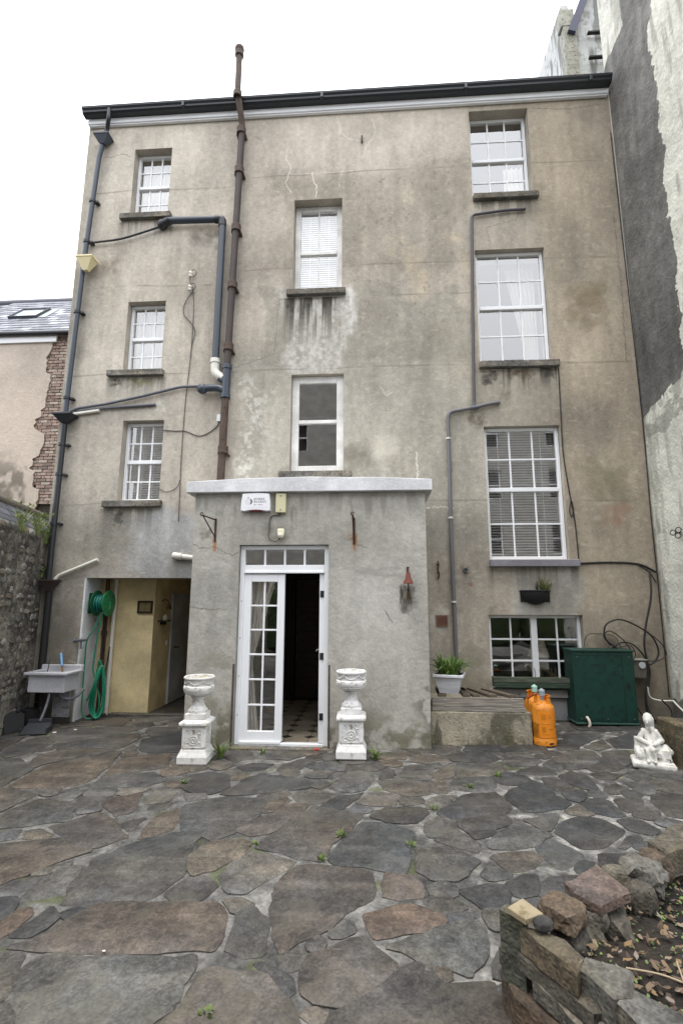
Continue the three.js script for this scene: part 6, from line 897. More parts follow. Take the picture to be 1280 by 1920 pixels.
{ // meter gear and the tangle of cable in the corner
  const mt = thing('meter_box', 'grey meter box with glass dial half hidden beside the green tank', 'meter', [3.66, 0.82, FZ]); mesh('case', box(-0.1, 0.08, -0.16, 0.08, 0, 0.12, 0.012), mat(0x6b675f, { map: T.dirt }), mt); mesh('dial', rod([0.02, 0.02, 0.11], [0.02, 0.02, 0.135], 0.045), mat(0xb8bcc0, { rough: 0.2 }), mt); mesh('cover', box(-0.11, 0.1, 0.08, 0.1, 0, 0.14, 0.006), mat(0x8e8c86), mt);
  const z = FZ + 0.12, g = 'loops of black cable in the corner beside the green tank';
  cable([[3.95, 2.14, FZ + 0.05], [3.9, 1.8, z], [3.78, 1.35, z], [3.74, 1.1, z], [3.76, 0.8, z], [3.7, 0.5, z], [3.68, 0.2, z + 0.05], [3.8, 0.08, z + 0.1], [4.0, 0.1, z + 0.08]], 0.015, 'thick black cable dropping down the corner behind the green tank');
  cable([[3.36, 1.06, FZ + 0.14], [3.22, 1.2, z], [3.24, 1.38, z], [3.42, 1.46, z], [3.65, 1.38, z], [3.86, 1.22, z], [3.92, 1.0, z], [3.82, 0.86, z], [3.7, 0.85, z]], 0.012, 'large slack loop of black cable arching above the green tank', M.cable, g);
  cable([[3.28, 1.1, z], [3.2, 1.24, z], [3.28, 1.3, z], [3.44, 1.2, z], [3.55, 1.05, z]], 0.008, 'tight small curl of black cable behind the green tank top', M.cable, g);
  cable([[3.3, 1.06, z], [3.42, 1.14, z], [3.58, 1.12, z], [3.72, 0.96, z], [3.78, 0.78, z], [3.74, 0.55, z]], 0.011, 'black cable rising from the green tank top and dropping past the meter', M.cable, g);
  cable([[3.4, 1.08, z + 0.02], [3.55, 1.1, z + 0.02], [3.6, 0.98, z + 0.02], [3.55, 0.9, z + 0.02]], 0.006, 'short hook of thin black wire over the green tank corner', M.cable, g);
  cable([[3.66, 1.38, z], [3.85, 1.25, z], [3.98, 1.12, z], [4.02, 0.98, z], [3.9, 0.9, z], [3.75, 0.9, z]], 0.007, 'thin black cable running from the large loop to the corner', M.cable, g);
  cable([[3.68, 0.6, z + 0.05], [3.66, 0.3, z + 0.1], [3.75, 0.12, z + 0.12], [3.9, 0.1, z + 0.12], [3.96, 0.25, z + 0.1], [3.85, 0.4, z + 0.1]], 0.01, 'black cable curled on the flags below the meter', M.cable, g);
  cable([[3.5, 0.32, z + 0.1], [3.6, 0.16, z + 0.14], [3.8, 0.1, z + 0.16], [3.95, 0.11, z + 0.14]], 0.009, 'black cable lying along the foot of the corner wall', M.cable, g);
  cable([[4.06, 9.6, FZ + 0.02], [4.08, 4.2, FZ + 0.03], [4.06, 3.0, FZ + 0.03], [4.06, 2.1, FZ + 0.03], [4.05, 1.2, FZ + 0.04], [4.04, 0.4, FZ + 0.05]], 0.008, 'thin black cable running down the corner between the two buildings');
  cable([[2.95, 1.02, FZ + 0.0], [3.0, 1.24, z - 0.05], [3.15, 1.26, z], [3.35, 1.22, z], [3.42, 1.08, z]], 0.005, 'fine black wire arching from the low window to the green tank');
  cable([[3.72, 0.55, z + 0.02], [3.74, 0.42, z + 0.02], [3.84, 0.38, z + 0.02], [4.05, 0.37, z]], 0.011, 'white cable running from the meter box to the corner', M.whitePipe);
  cable([[4.05, 0.37, z], [4.055, 0.3, z + 0.15], [4.05, 0.24, z + 0.35], [4.05, 0.22, z + 0.9]], 0.012, 'white cable running along the foot of the neighbouring wall', M.whitePipe);
  const cl = thing('wire_ornament', 'small black wire trefoil hook on the neighbouring wall', 'hook', [4.02, 2.62, -7.02]); mesh('loops', [0, 1, 2].map(i => new THREE.TorusGeometry(0.035, 0.006, 6, 16).translate(0.045, 0, 0).rotateZ(i * 2.09 + 0.9).rotateY(-Math.PI / 2 + 0.6)), M.blackMatt, cl); mesh('stem', rod([0, 0, 0], [0.08, 0, 0], 0.006), M.blackMatt, cl);
}
{ // half-round wall basket
  const w = thing('wall_basket', 'black half-round wall basket with straggly plant below the tall blind window', 'hanging basket', [2.32, 1.86, FZ + 0.004]);
  const g = new THREE.SphereGeometry(0.21, 24, 12, 0, Math.PI, Math.PI / 2, Math.PI / 2); g.scale(1, 0.95, 0.85); mesh('bowl', [g, new THREE.TorusGeometry(0.21, 0.012, 8, 24, Math.PI).rotateX(Math.PI / 2).scale(1, 1, 0.85), box(-0.21, 0.21, -0.16, 0.01, 0, 0.01)], mat(0x1f1f21, { rough: 0.8, side: THREE.DoubleSide, bumpMap: T.rough, bumpScale: 0.006 }), w);
  const sg = new THREE.CircleGeometry(0.2, 20, 0, Math.PI); sg.rotateX(-Math.PI / 2); sg.scale(1, 1, -0.85); mesh('soil', sg.translate(0, -0.02, 0), mat(0x2a231c, { rough: 1, side: THREE.DoubleSide }), w);
  const f = mesh('foliage', blades(60, { len: [0.1, 0.28], lean: [0.1, 0.9], w: [0.004, 0.011], r: 0.06 }), leafMat(lin(0.17, 0.19, 0.07)), w); f.position.set(0.13, -0.02, 0.08); f.userData.kind = 'stuff'; const f2 = mesh('dead_stems', blades(24, { len: [0.08, 0.2], lean: [0.0, 0.5], w: [0.003, 0.006], r: 0.02 }), mat(0x3d3a32, { rough: 1 }), w); f2.position.set(0.02, -0.02, 0.07); f2.userData.kind = 'stuff';
}
{ // stone sink with cleaning things in it
  const s = thing('stone_sink', 'old white glazed sink with rim standing at the passage jamb', 'sink', [-4.69, 0, -7.4]), m = mat(0xd3d4da, { rough: 0.45, map: T.mottle }), yT = 0.68, a = 0.29, b = 0.19;
  mesh('basin', [box(-a + 0.02, a - 0.02, yT - 0.27, yT - 0.24, -b + 0.02, b - 0.02, 0.01), box(-a + 0.02, a - 0.02, yT - 0.25, yT - 0.02, b - 0.05, b - 0.02, 0.008), box(-a + 0.02, a - 0.02, yT - 0.25, yT - 0.02, -b + 0.02, -b + 0.05, 0.008), box(-a + 0.02, -a + 0.05, yT - 0.25, yT - 0.02, -b + 0.05, b - 0.05, 0.008), box(a - 0.05, a - 0.02, yT - 0.25, yT - 0.02, -b + 0.05, b - 0.05, 0.008)], m, s);
  mesh('rim', [box(-a - 0.03, a + 0.03, yT - 0.03, yT + 0.01, b - 0.06, b + 0.03, 0.012), box(-a - 0.03, a + 0.03, yT - 0.03, yT + 0.075, -b - 0.03, -b + 0.02, 0.012), box(-a - 0.03, -a + 0.06, yT - 0.03, yT + 0.01, -b + 0.02, b - 0.06, 0.012), box(a - 0.06, a + 0.03, yT - 0.03, yT + 0.01, -b + 0.02, b - 0.06, 0.012)], m, s);
  mesh('support_slab', box(-0.05, 0.2, gy(-4.6) + 0.1, yT - 0.27, -0.14, -0.1, 0.008), mat(0x9a9aa0, { map: T.dirt }), s); mesh('bracket', [box(-0.22, -0.17, gy(-4.8), yT - 0.27, -0.15, -0.05), box(-0.05, 0.2, gy(-4.6) - 0.01, gy(-4.6) + 0.1, -0.16, -0.1)], mat(0x3a3734, { map: T.dirt }), s);
  mesh('waste_hose', tube([[0.1, yT - 0.27, 0.05], [0.16, 0.34, 0.05], [0.26, 0.3, 0.0], [0.34, 0.33, -0.05], [0.4, 0.42, -0.12]], 0.022, { n: 24 }), M.greyPipe, s);
  const br = thing('dish_brush', 'long brush with wooden handle and blue grip standing in the sink', 'brush', [-4.55, 0.45, -7.4]); mesh('handle', rod([0.02, 0.02, 0.0], [-0.16, 0.5, -0.14], 0.011), mat(0x7d5f45), br); mesh('grip', rod([-0.085, 0.3, -0.082], [-0.15, 0.475, -0.132], 0.017), mat(0x6fa3cf, { rough: 0.5 }), br); mesh('head', box(-0.03, 0.07, -0.002, 0.05, -0.03, 0.03, 0.01), mat(0x7fb0d8), br);
  const st = thing('scrub_pan', 'small black pan lying in the sink', 'pan', [-4.78, 0.46, -7.36]); mesh('pan', lathe([[0, 0], [0.07, 0], [0.09, 0.05], [0.093, 0.05], [0.073, -0.004], [0, -0.004]], 20), M.blackMatt, st).rotation.z = 0.5; mesh('handle', rod([0.0, 0.06, 0], [-0.02, 0.3, -0.08], 0.006), M.blackMatt, st); st.position.y = 0.54;
}
{ // black shovels and dustpan on the ground by the rubble wall
  const gY = gy(-4.6), d = thing('dustpan', 'black plastic dustpan lying on the flags under the sink', 'dustpan', [-4.6, gY + 0.006, -6.9]); d.rotation.y = 0.25;
  const s = new THREE.Shape([[-0.17, 0], [0.17, 0], [0.15, 0.26], [-0.15, 0.26]].map(p => new THREE.Vector2(...p))); const g = new THREE.ExtrudeGeometry(s, { depth: 0.008, bevelEnabled: false }); g.rotateX(-Math.PI / 2 + 0.35); mesh('blade', [g, box(-0.17, -0.155, 0, 0.07, -0.24, -0.02), box(0.155, 0.17, 0, 0.07, -0.24, -0.02), box(-0.15, 0.15, 0.05, 0.15, -0.262, -0.245, 0.005)], mat(0x34363b, { rough: 0.5 }), d); mesh('handle', tube([[0, 0.12, -0.25], [0.03, 0.3, -0.33], [0.05, 0.55, -0.4]], 0.018, { n: 12 }), mat(0x6a6c72), d);
  const sh = thing('coal_shovel', 'black shovel leaning against the rubble wall behind the dustpan', 'shovel', [-4.93, gy(-4.93) + 0.006, -7.0]); const s2 = new THREE.Shape(); s2.moveTo(-0.12, 0); s2.lineTo(0.12, 0); s2.lineTo(0.13, 0.22); s2.quadraticCurveTo(0, 0.34, -0.13, 0.22); const g2 = new THREE.ExtrudeGeometry(s2, { depth: 0.012, bevelEnabled: true, bevelSize: 0.004, bevelThickness: 0.004, bevelSegments: 1 }); g2.rotateX(-0.25); g2.rotateY(1.0); mesh('blade', g2, M.blackMatt, sh); mesh('socket', rod([0, 0.26, -0.05], [-0.06, 0.34, -0.1], 0.016), M.blackMatt, sh);
  const bk = thing('black_bucket', 'squat black bucket in the dark corner behind the shovel', 'bucket', [-5.0, gy(-5) + 0.006, -7.42]); mesh('pail', lathe([[0, 0.01], [0.1, 0.01], [0.13, 0.22], [0.137, 0.225], [0.13, 0.23], [0.097, 0.004], [0, 0.0]], 24), M.blackMatt, bk); mesh('bail', new THREE.TorusGeometry(0.13, 0.004, 6, 20, Math.PI).rotateX(-0.9).translate(0, 0.22, 0), M.greyPipe, bk);
}
{ // hose reel on the white jamb
  const r = thing('hose_reel', 'green plastic hose reel fixed inside the white passage jamb', 'hose reel', [-4.3, 1.66, -7.86]), gm = mat(0x1f7a4a, { rough: 0.45 }), gd = mat(0x14593a, { rough: 0.5 });
  const disc = (x, m) => { const g = lathe([[0.0, -0.006], [0.06, -0.008], [0.09, -0.004], [0.185, -0.004], [0.2, 0.006], [0.2, 0.014], [0.185, 0.016], [0.09, 0.012], [0.06, 0.02], [0, 0.02]], 36); g.rotateZ(-Math.PI / 2); g.translate(x, 0, 0); return mesh('flange', g, m, r); };
  disc(-0.1, gd); disc(0.09, gm); mesh('hub', [rod([-0.1, 0, 0], [0.1, 0, 0], 0.07)], gd, r); for (let i = 0; i < 8; i++) { const f = i / 8 * 6.283; mesh('slot', rod([0.098, Math.cos(f) * 0.14, Math.sin(f) * 0.14], [0.108, Math.cos(f) * 0.14, Math.sin(f) * 0.14], 0.016), gd, r); } mesh('crank', [rod([0.1, 0, 0], [0.135, 0, 0], 0.018), rod([0.13, 0, 0], [0.13, -0.1, 0.03], 0.009)], gm, r);
  mesh('wall_bracket', [box(-0.225, -0.1, -0.03, 0.03, -0.04, 0.04), box(-0.228, -0.19, -0.16, 0.16, -0.05, 0.05, 0.004)], gd, r);
  const w = []; for (let i = 0; i < 7; i++) w.push(new THREE.TorusGeometry(rr(0.1, 0.15), 0.011, 8, 32).rotateY(Math.PI / 2 + rr(-0.05, 0.05)).translate(-0.075 + i * 0.024, rr(-0.01, 0.01), 0)); mesh('wound_hose', w, mat(0x1b6f63, { rough: 0.45 }), r);
  const hm = mat(0x16795c, { rough: 0.45 }), z = FZ - 0.1;
  const h = mesh('garden_hose', [tube([[-4.3, 1.52, z - 0.02], [-4.34, 1.3, z + 0.02], [-4.42, 1.12, z + 0.07], [-4.44, 0.8, z + 0.06], [-4.43, 0.3, z + 0.06], [-4.41, 0.02, z + 0.06], [-4.33, -0.045, z + 0.05], [-4.22, 0.0, z], [-4.2, 0.25, z], [-4.28, 0.42, z], [-4.38, 0.2, z + 0.02]], 0.012, { n: 90 }), tube([[-4.26, 1.5, z - 0.02], [-4.3, 1.2, z], [-4.33, 0.85, z], [-4.32, 0.6, z], [-4.25, 0.52, z], [-4.2, 0.7, z], [-4.24, 0.8, z], [-4.28, 0.5, z], [-4.3, 0.1, z + 0.02], [-4.25, -0.02, z + 0.02]], 0.012, { n: 80 })], hm); tag(h, 'green garden hose trailing from the reel down to the flags', 'hose');
  const coil = []; for (let i = 0; i < 6; i++) { const x = -4.2 + rr(-0.02, 0.03); coil.push(tube([[x, 0.72, z], [x - 0.05, 0.45, z + 0.02 * i], [x - 0.06 - 0.01 * i, 0.1, z + 0.01 * i], [x, -0.04, z + 0.01 * i], [x + 0.06, 0.1, z], [x + 0.05, 0.45, z]], 0.012, { closed: true, n: 60 })); } tag(mesh('hose_coil', coil, hm), 'hanks of green hose hung up under the reel', 'hose');
  const tp = thing('garden_tap', 'brass tap on a dark pipe in the passage corner', 'tap', [-4.36, 0.62, -8.0]); mesh('pipe', rod([0.02, -0.7, -0.05], [0.02, 0.9, -0.05], 0.016), M.blackMatt, tp); mesh('body', [rod([0.02, 0.1, -0.05], [0.05, 0.1, 0.06], 0.02), rod([0.05, 0.1, 0.06], [0.055, 0.05, 0.07], 0.014), box(0.0, 0.1, 0.14, 0.155, 0, 0.03, 0.004)], mat(0x6a5a38, { metalness: 0.6, rough: 0.5 }), tp);
  const sb = thing('spray_head', 'grey hose spray head hooked on the passage jamb', 'spray head', [-4.49, 1.1, FZ + 0.03]); mesh('barrel', rod([-0.06, 0, 0.02], [0.12, 0.015, 0.04], 0.022), M.greyPipe, sb); mesh('grip', rod([0.02, 0, 0.03], [0.03, -0.12, 0.035], 0.016), M.greyPipe, sb); mesh('rose', rod([-0.09, 0, 0.02], [-0.06, 0, 0.02], 0.034), M.greyPipe, sb);
  const bh = thing('broom_handle', 'dark broom handle leaning in the passage corner', 'broom', [-4.28, gy(-4.28), -7.95]); mesh('stick', rod([0, 0.02, 0], [0.03, 1.05, -0.15], 0.013), mat(0x3b3634), bh); mesh('head', box(-0.12, 0.12, 0, 0.06, -0.03, 0.03, 0.01), mat(0x3b3634), bh);
}
{ // whitewashed statuette: a seated hooded figure on a rocky base
  const st = thing('garden_statuette', 'whitewashed concrete statuette of a seated figure on a rocky base', 'statue', [2.79, gy(2.79) + 0.006, -5.72]); st.rotation.y = -0.35;
  const N = 96, mc = new MarchingCubes(N, new THREE.MeshStandardMaterial(), false, false, 200000), S = 0.3, cy = 0.24;
  const cap = (p, a, b, ra, rb) => { const ab = [b[0] - a[0], b[1] - a[1], b[2] - a[2]], ap = [p[0] - a[0], p[1] - a[1], p[2] - a[2]], t = clamp((ap[0] * ab[0] + ap[1] * ab[1] + ap[2] * ab[2]) / (ab[0] ** 2 + ab[1] ** 2 + ab[2] ** 2)); return Math.hypot(ap[0] - ab[0] * t, ap[1] - ab[1] * t, ap[2] - ab[2] * t) - lerp(ra, rb, t); };
  const sm = (a, b, k) => { const h = clamp(0.5 + 0.5 * (b - a) / k); return lerp(b, a, h) - k * h * (1 - h); };
  const bx = (p, c, h, r) => { const q = [0, 1, 2].map(i => Math.max(0, Math.abs(p[i] - c[i]) - h[i] + r)); return Math.hypot(...q) - r; };
  const sdf = (p) => {
    const fold = 0.006 * Math.sin(p[0] * 95 + p[1] * 30) * (1 - clamp((p[1] - 0.22) / 0.12));
    let d = cap(p, [0.012, 0.17, -0.01], [0.008, 0.335, -0.012], 0.088, 0.046) + fold;      // trunk in a long robe
    d = sm(d, cap(p, [0.0, 0.16, 0.03], [-0.01, 0.15, 0.1], 0.075, 0.05) + fold, 0.03);       // lap
    d = sm(d, cap(p, [-0.012, 0.15, 0.1], [-0.015, 0.07, 0.118], 0.05, 0.04) + fold * 1.4, 0.02); // skirt of the robe
    d = sm(d, cap(p, [-0.004, 0.392, 0.004], [-0.01, 0.425, 0.012], 0.034, 0.04), 0.014);    // head, bowed a little
    d = sm(d, cap(p, [0.004, 0.43, -0.012], [0.01, 0.37, -0.03], 0.046, 0.04), 0.012);       // hood falling behind
    d = Math.min(d, Math.max(cap(p, [-0.006, 0.452, -0.002], [-0.006, 0.458, -0.002], 0.046, 0.04), 0.437 - p[1])); // brim
    d = sm(d, cap(p, [-0.02, 0.412, 0.05], [-0.02, 0.402, 0.055], 0.008, 0.007), 0.008);      // nose
    d = Math.max(d, -(Math.hypot(p[0] + 0.034, p[1] - 0.42, p[2] - 0.05) - 0.008)); d = Math.max(d, -(Math.hypot(p[0] + 0.002, p[1] - 0.42, p[2] - 0.054) - 0.008)); // eye hollows
    for (const s of [-1, 1]) { d = sm(d, cap(p, [s * 0.056, 0.318, -0.005], [s * 0.098, 0.235, 0.0], 0.026, 0.026), 0.012); d = sm(d, cap(p, [s * 0.098, 0.235, 0.0], [s * 0.03, 0.215, 0.095], 0.025, 0.017), 0.01); d = sm(d, cap(p, [s * 0.03, 0.215, 0.095], [s * 0.012, 0.208, 0.11], 0.016, 0.013), 0.006); }
    d = Math.min(d, cap(p, [-0.045, 0.068, 0.14], [-0.05, 0.06, 0.165], 0.018, 0.014)); d = Math.min(d, cap(p, [0.01, 0.068, 0.14], [0.01, 0.06, 0.168], 0.018, 0.014));
    const n = (fbm(p[0] * 22 + 5, p[1] * 22 + p[2] * 17, 801, 2) - 0.5);
    let b = bx(p, [0, 0.1, -0.005], [0.15, 0.065, 0.1], 0.02) + n * 0.06 + Math.abs(Math.sin(p[0] * 55 + n * 9)) * 0.012 - 0.006;                 // rock seat
    b = sm(b, bx(p, [-0.105, 0.19, -0.03], [0.04, 0.06, 0.04], 0.012) + n * 0.02, 0.02);
    b = sm(b, cap(p, [0.12, 0.16, 0.0], [0.16, 0.14, 0.03], 0.04, 0.03) + n * 0.03, 0.03);
    b = Math.min(b, bx(p, [0, 0.02, 0.02], [0.19, 0.03, 0.15], 0.02) + n * 0.012);        // plinth
    return sm(d, b, 0.008);
  };
  mc.isolation = 0; for (let k = 0; k < N; k++) for (let j = 0; j < N; j++) for (let i = 0; i < N; i++) { const p = [(i - N / 2) / (N / 2) * S, (j - N / 2) / (N / 2) * S + cy, (k - N / 2) / (N / 2) * S]; mc.field[i + j * N + k * N * N] = -sdf(p); }
  mc.update(); const g = new THREE.BufferGeometry(), n = mc.count; g.setAttribute('position', new THREE.BufferAttribute(mc.positionArray.slice(0, n * 3), 3)); g.setAttribute('normal', new THREE.BufferAttribute(mc.normalArray.slice(0, n * 3), 3)); g.scale(S, S, S); g.translate(0, cy, 0); g.computeVertexNormals();
  mesh('figure', metreUV(toCreasedNormals(mergeVertices(g, 1e-4).toNonIndexed(), 1.2)), mat(0xd9d8d2, { rough: 0.9, map: T.dirt, bumpMap: T.rough, bumpScale: 0.004 }), st);
  const bk = thing('stone_block', 'two mossy cut stone blocks standing behind the statuette', 'stone block', [3.12, gy(3.1), -5.72]), bm = mat(0x8f8770, { map: T.stone, bumpMap: T.stoneBump, bumpScale: 0.03, rough: 1 });
  mesh('block', slab([-0.14, -0.22, 0.02, -0.24, 0.03, 0.16, -0.12, 0.2], () => 0.42, 0.44, { arris: 0.02, jit: 0.012, step: 0.08 }), bm, bk); mesh('block', slab([0.04, -0.25, 0.42, -0.25, 0.42, 0.22, 0.045, 0.18], () => 0.4, 0.42, { arris: 0.02, jit: 0.012, step: 0.08, seed: 4 }), bm, bk);
}
// ---------------------------------------------------------------- raised bed of dry stones
{
  const bed = thing('raised_bed_wall', 'low dry stone wall of mixed rough stones round the raised bed', 'wall');
  const st = (c) => mat(c, { map: T.stone, bumpMap: T.stoneBump, bumpScale: 0.022, rough: 0.9 }), brown = st(0x998877), red = st(0x95827a), greyS = st(0x9b9891), olive = st(0x9a8f7b), rust = st(0x87725d), dark = st(0x7f7b73), green = st(0x8a8a78);
  const S = (flat, y, th, m, i, o = {}) => mesh('stone', slab(flat, () => y, th, { seed: 40 + i, step: 0.06, jit: 0.008, arris: 0.012, rough: 0.02, ...o }), m, bed);
  S([0.514, -2.45, 0.557, -2.5, 0.62, -2.42, 0.585, -2.37], 0.42, 0.27, green, 1);
  S([0.849, -2.64, 1.062, -2.8, 1.11, -2.57, 0.93, -2.457, 0.89, -2.522], 0.45, 0.045, red, 3, { tilt: [0, -0.04], step: 0.04, jit: 0.012 });
  S([1.45, -3.114, 1.655, -3.256, 1.72, -3.166, 1.63, -3.05, 1.46, -2.94], 0.44, 0.13, olive, 4, { step: 0.04, jit: 0.012 });
  S([1.66, -3.3, 1.95, -3.5, 2.02, -3.33, 1.73, -3.1], 0.43, 0.2, olive, 5); S([1.98, -3.52, 2.35, -3.75, 2.42, -3.55, 2.05, -3.32], 0.4, 0.2, greyS, 6);
  S([0.575, -2.385, 0.663, -2.37, 0.74, -2.305, 0.765, -2.2, 0.71, -2.14], 0.40, 0.1, olive, 7, { tilt: [0.02, 0.03] });
  S([0.715, -2.195, 0.782, -2.25, 0.92, -2.165, 0.86, -2.06, 0.79, -2.04], 0.385, 0.11, greyS, 8); S([0.798, -2.06, 0.868, -2.12, 1.03, -1.99, 1.0, -1.86, 0.85, -1.9], 0.37, 0.12, greyS, 9); S([0.9, -1.9, 1.02, -1.94, 1.3, -1.72, 1.2, -1.56], 0.36, 0.13, dark, 10);
  // lower courses of the two faces
  S([0.56, -2.4, 0.68, -2.36, 0.86, -2.1, 0.74, -2.09], 0.298, 0.06, dark, 11); S([0.745, -2.11, 0.9, -2.1, 1.25, -1.66, 1.1, -1.62], 0.265, 0.07, greyS, 12); S([0.6, -2.33, 0.74, -2.28, 0.83, -2.14, 0.7, -2.12], 0.235, 0.07, greyS, 13);
  S([0.518, -2.5, 0.6, -2.52, 0.735, -2.28, 0.66, -2.2, 0.535, -2.36], 0.16, 0.22, rust, 14, { step: 0.05 }); S([0.665, -2.2, 0.78, -2.24, 1.0, -1.92, 0.86, -1.86], 0.19, 0.24, dark, 15); S([0.865, -1.87, 1.0, -1.9, 1.3, -1.56, 1.15, -1.45], 0.19, 0.24, greyS, 16);
  S([0.52, -2.5, 0.6, -2.6, 0.72, -2.5, 0.61, -2.4], 0.155, 0.2, dark, 17);
  const R = (x, y, z, w, h, d, m, i, o) => { const k = mesh('stone', rock(w * 0.92, h * 0.86, d * 0.92, 60 + i, { detail: 4, boxy: 0.6, amp: 0.5, crease: 0.6, ...o }), m, bed); k.position.set(x, y, z); k.rotation.y = i * 1.3; };
  R(0.785, 0.395, -2.485, 0.2, 0.12, 0.2, brown, 9, { boxy: 0.75 }); R(0.9, 0.33, -2.52, 0.13, 0.2, 0.16, greyS, 1, { amp: 0.8 }); R(0.8, 0.27, -2.48, 0.2, 0.2, 0.2, dark, 2); R(1.3, 0.38, -2.86, 0.2, 0.17, 0.22, greyS, 3, { amp: 0.8 }); R(1.4, 0.37, -2.96, 0.16, 0.18, 0.2, brown, 4); R(1.22, 0.32, -2.76, 0.16, 0.2, 0.16, dark, 5, { amp: 0.8 }); R(1.0, 0.3, -2.62, 0.3, 0.2, 0.25, dark, 6); R(1.15, 0.36, -2.83, 0.16, 0.15, 0.14, olive, 7);
  for (let i = 0; i < 12; i++) { const t = i / 11, x = lerp(0.66, 2.3, t), z = lerp(-2.5, -3.62, t); R(x + rr(-0.04, 0.04), rr(0.08, 0.2), z - 0.06, rr(0.2, 0.3), rr(0.16, 0.24), rr(0.18, 0.26), [dark, greyS, rust, brown][i % 4], 20 + i); }
  const tile = mesh('paver_tile', slab([0.535, -2.413, 0.618, -2.485, 0.672, -2.38, 0.588, -2.335], () => 0.445, 0.022, { step: 1, jit: 0, arris: 0.004, rough: 0 }), mat(0x95886e, { map: T.dirt, bumpMap: T.rough, bumpScale: 0.004, rough: 0.95 })); tag(tile, 'square buff clay paver lying on the corner of the bed wall', 'paver');
  const pb = mesh('pebble', rock(0.085, 0.05, 0.07, 91, { detail: 3, boxy: 0.1, amp: 0.2, crease: 3 }), mat(0x6b6b6d, { rough: 0.85, map: T.stone })); pb.position.set(0.66, 0.425, -2.345); pb.rotation.y = 0.4; tag(pb, 'smooth grey oval pebble resting beside the buff paver', 'pebble');
  // soil
  const N = 60, pos = [], idx = [], P = (u, v) => { const a = [lerp(0.62, 1.15, v), lerp(-2.42, -1.4, v)], b = [lerp(2.6, 4.0, v), lerp(-3.75, -1.0, v)]; const x = lerp(a[0], b[0], u), z = lerp(a[1], b[1], u) ; return [x, 0.27 + (fbm(x * 5, z * 5, 811, 4) - 0.5) * 0.1, z]; };
  for (let j = 0; j <= N; j++) for (let i = 0; i <= N; i++) pos.push(...P(i / N, j / N)); for (let j = 0; j < N; j++) for (let i = 0; i < N; i++) { const a = j * (N + 1) + i; idx.push(a, a + N + 1, a + 1, a + 1, a + N + 1, a + N + 2); }
  const g = new THREE.BufferGeometry(); g.setAttribute('position', new THREE.Float32BufferAttribute(pos, 3)); g.setIndex(idx); g.computeVertexNormals(); g.setAttribute('uv', new THREE.Float32BufferAttribute(new Array(pos.length / 3 * 2).fill(0), 2)); const so = mesh('bed_soil', metreUV(g), mat(0x4a4138, { map: T.mortar, bumpMap: T.rough, bumpScale: 0.03, rough: 1 })); tag(so, 'dark crumbly soil filling the raised bed', 'soil', null, 'structure');
  const soilY = (x, z) => 0.27 + (fbm(x * 5, z * 5, 811, 4) - 0.5) * 0.1;
  // fallen leaves, seedlings, twigs
  const leaf = () => { const s = new THREE.Shape(); s.moveTo(0, -0.5); s.bezierCurveTo(0.35, -0.35, 0.36, 0.1, 0, 0.5); s.bezierCurveTo(-0.36, 0.1, -0.35, -0.35, 0, -0.5); const q = new THREE.ShapeGeometry(s, 4); const p = q.attributes.position; for (let i = 0; i < p.count; i++) p.setZ(i, 1.6 * p.getX(i) ** 2 + 0.5 * p.getY(i) ** 2 * (p.getY(i) > 0 ? 1 : -0.6) + 0.12 * Math.sin(p.getY(i) * 17)); q.computeVertexNormals(); return q; };
  const lg = leaf(), lm = new THREE.InstancedMesh(lg, mat(0xffffff, { rough: 0.9, side: THREE.DoubleSide }), 2600), mm = new THREE.Matrix4(), q4 = new THREE.Quaternion(), cols = ['#5c4c3c', '#705d48', '#4a3b30', '#7c6e5c', '#57473d', '#665643', '#41352d', '#755f41', '#766c63'];
  for (let i = 0; i < 2600; i++) { let u = rnd(), v = rnd(), p = P(u * u * 0.7 + 0.02, v); const near = ss(-2.6, -2.0, p[2] - 0.2 * p[0]); if (rnd() > 0.45 + 0.55 * near) { v = Math.sqrt(v); p = P(u * 0.6, v); } q4.setFromEuler(new THREE.Euler(-1.57 + rr(-0.6, 0.6), rr(-0.5, 0.5), rr(0, 6.28), 'YXZ')); const s = rr(0.013, 0.042); mm.compose(V(p[0], p[1] + 0.01 + rr(0, 0.02), p[2]), q4, V(s, s * rr(1, 1.5), s)); lm.setMatrixAt(i, mm); lm.setColorAt(i, new THREE.Color(cols[Math.floor(rnd() * 9)])); }
  lm.name = 'leaf_litter'; scene.add(lm); tag(lm, 'brown fallen leaves scattered over the bed soil', 'leaves', null, 'stuff');
  const sg = new THREE.CircleGeometry(0.5, 6); sg.rotateX(-Math.PI / 2 + 0.3); const sd = new THREE.InstancedMesh(sg, leafMat(lin(0.16, 0.26, 0.05)), 3600); let c = 0; while (c < 3600) { const p = P(rnd() * 0.75, rnd()); if (fbm(p[0] * 5, p[2] * 5, 821, 3) < 0.5 && rnd() > 0.12) continue; q4.setFromEuler(new THREE.Euler(rr(-0.5, 0.5), rr(0, 6.28), rr(-0.5, 0.5))); const s = rr(0.006, 0.016); mm.compose(V(p[0], p[1] + rr(0.006, 0.02), p[2]), q4, V(s, s, s)); sd.setMatrixAt(c++, mm); } sd.name = 'seedlings'; scene.add(sd); tag(sd, 'tiny green seedlings dotted over the bed soil', 'seedlings', null, 'stuff');
  const tw = mesh('twig', [tube([[0.95, 0.31, -2.3], [1.05, 0.33, -2.24], [1.15, 0.31, -2.22], [1.32, 0.33, -2.12]], 0.004, { n: 18, seg: 5 }), tube([[1.12, 0.32, -2.22], [1.14, 0.34, -2.3]], 0.003, { n: 6, seg: 5 })], mat(0x9a8c74, { rough: 1 })); tag(tw, 'thin dry twig lying across the leaf litter', 'twig');
}
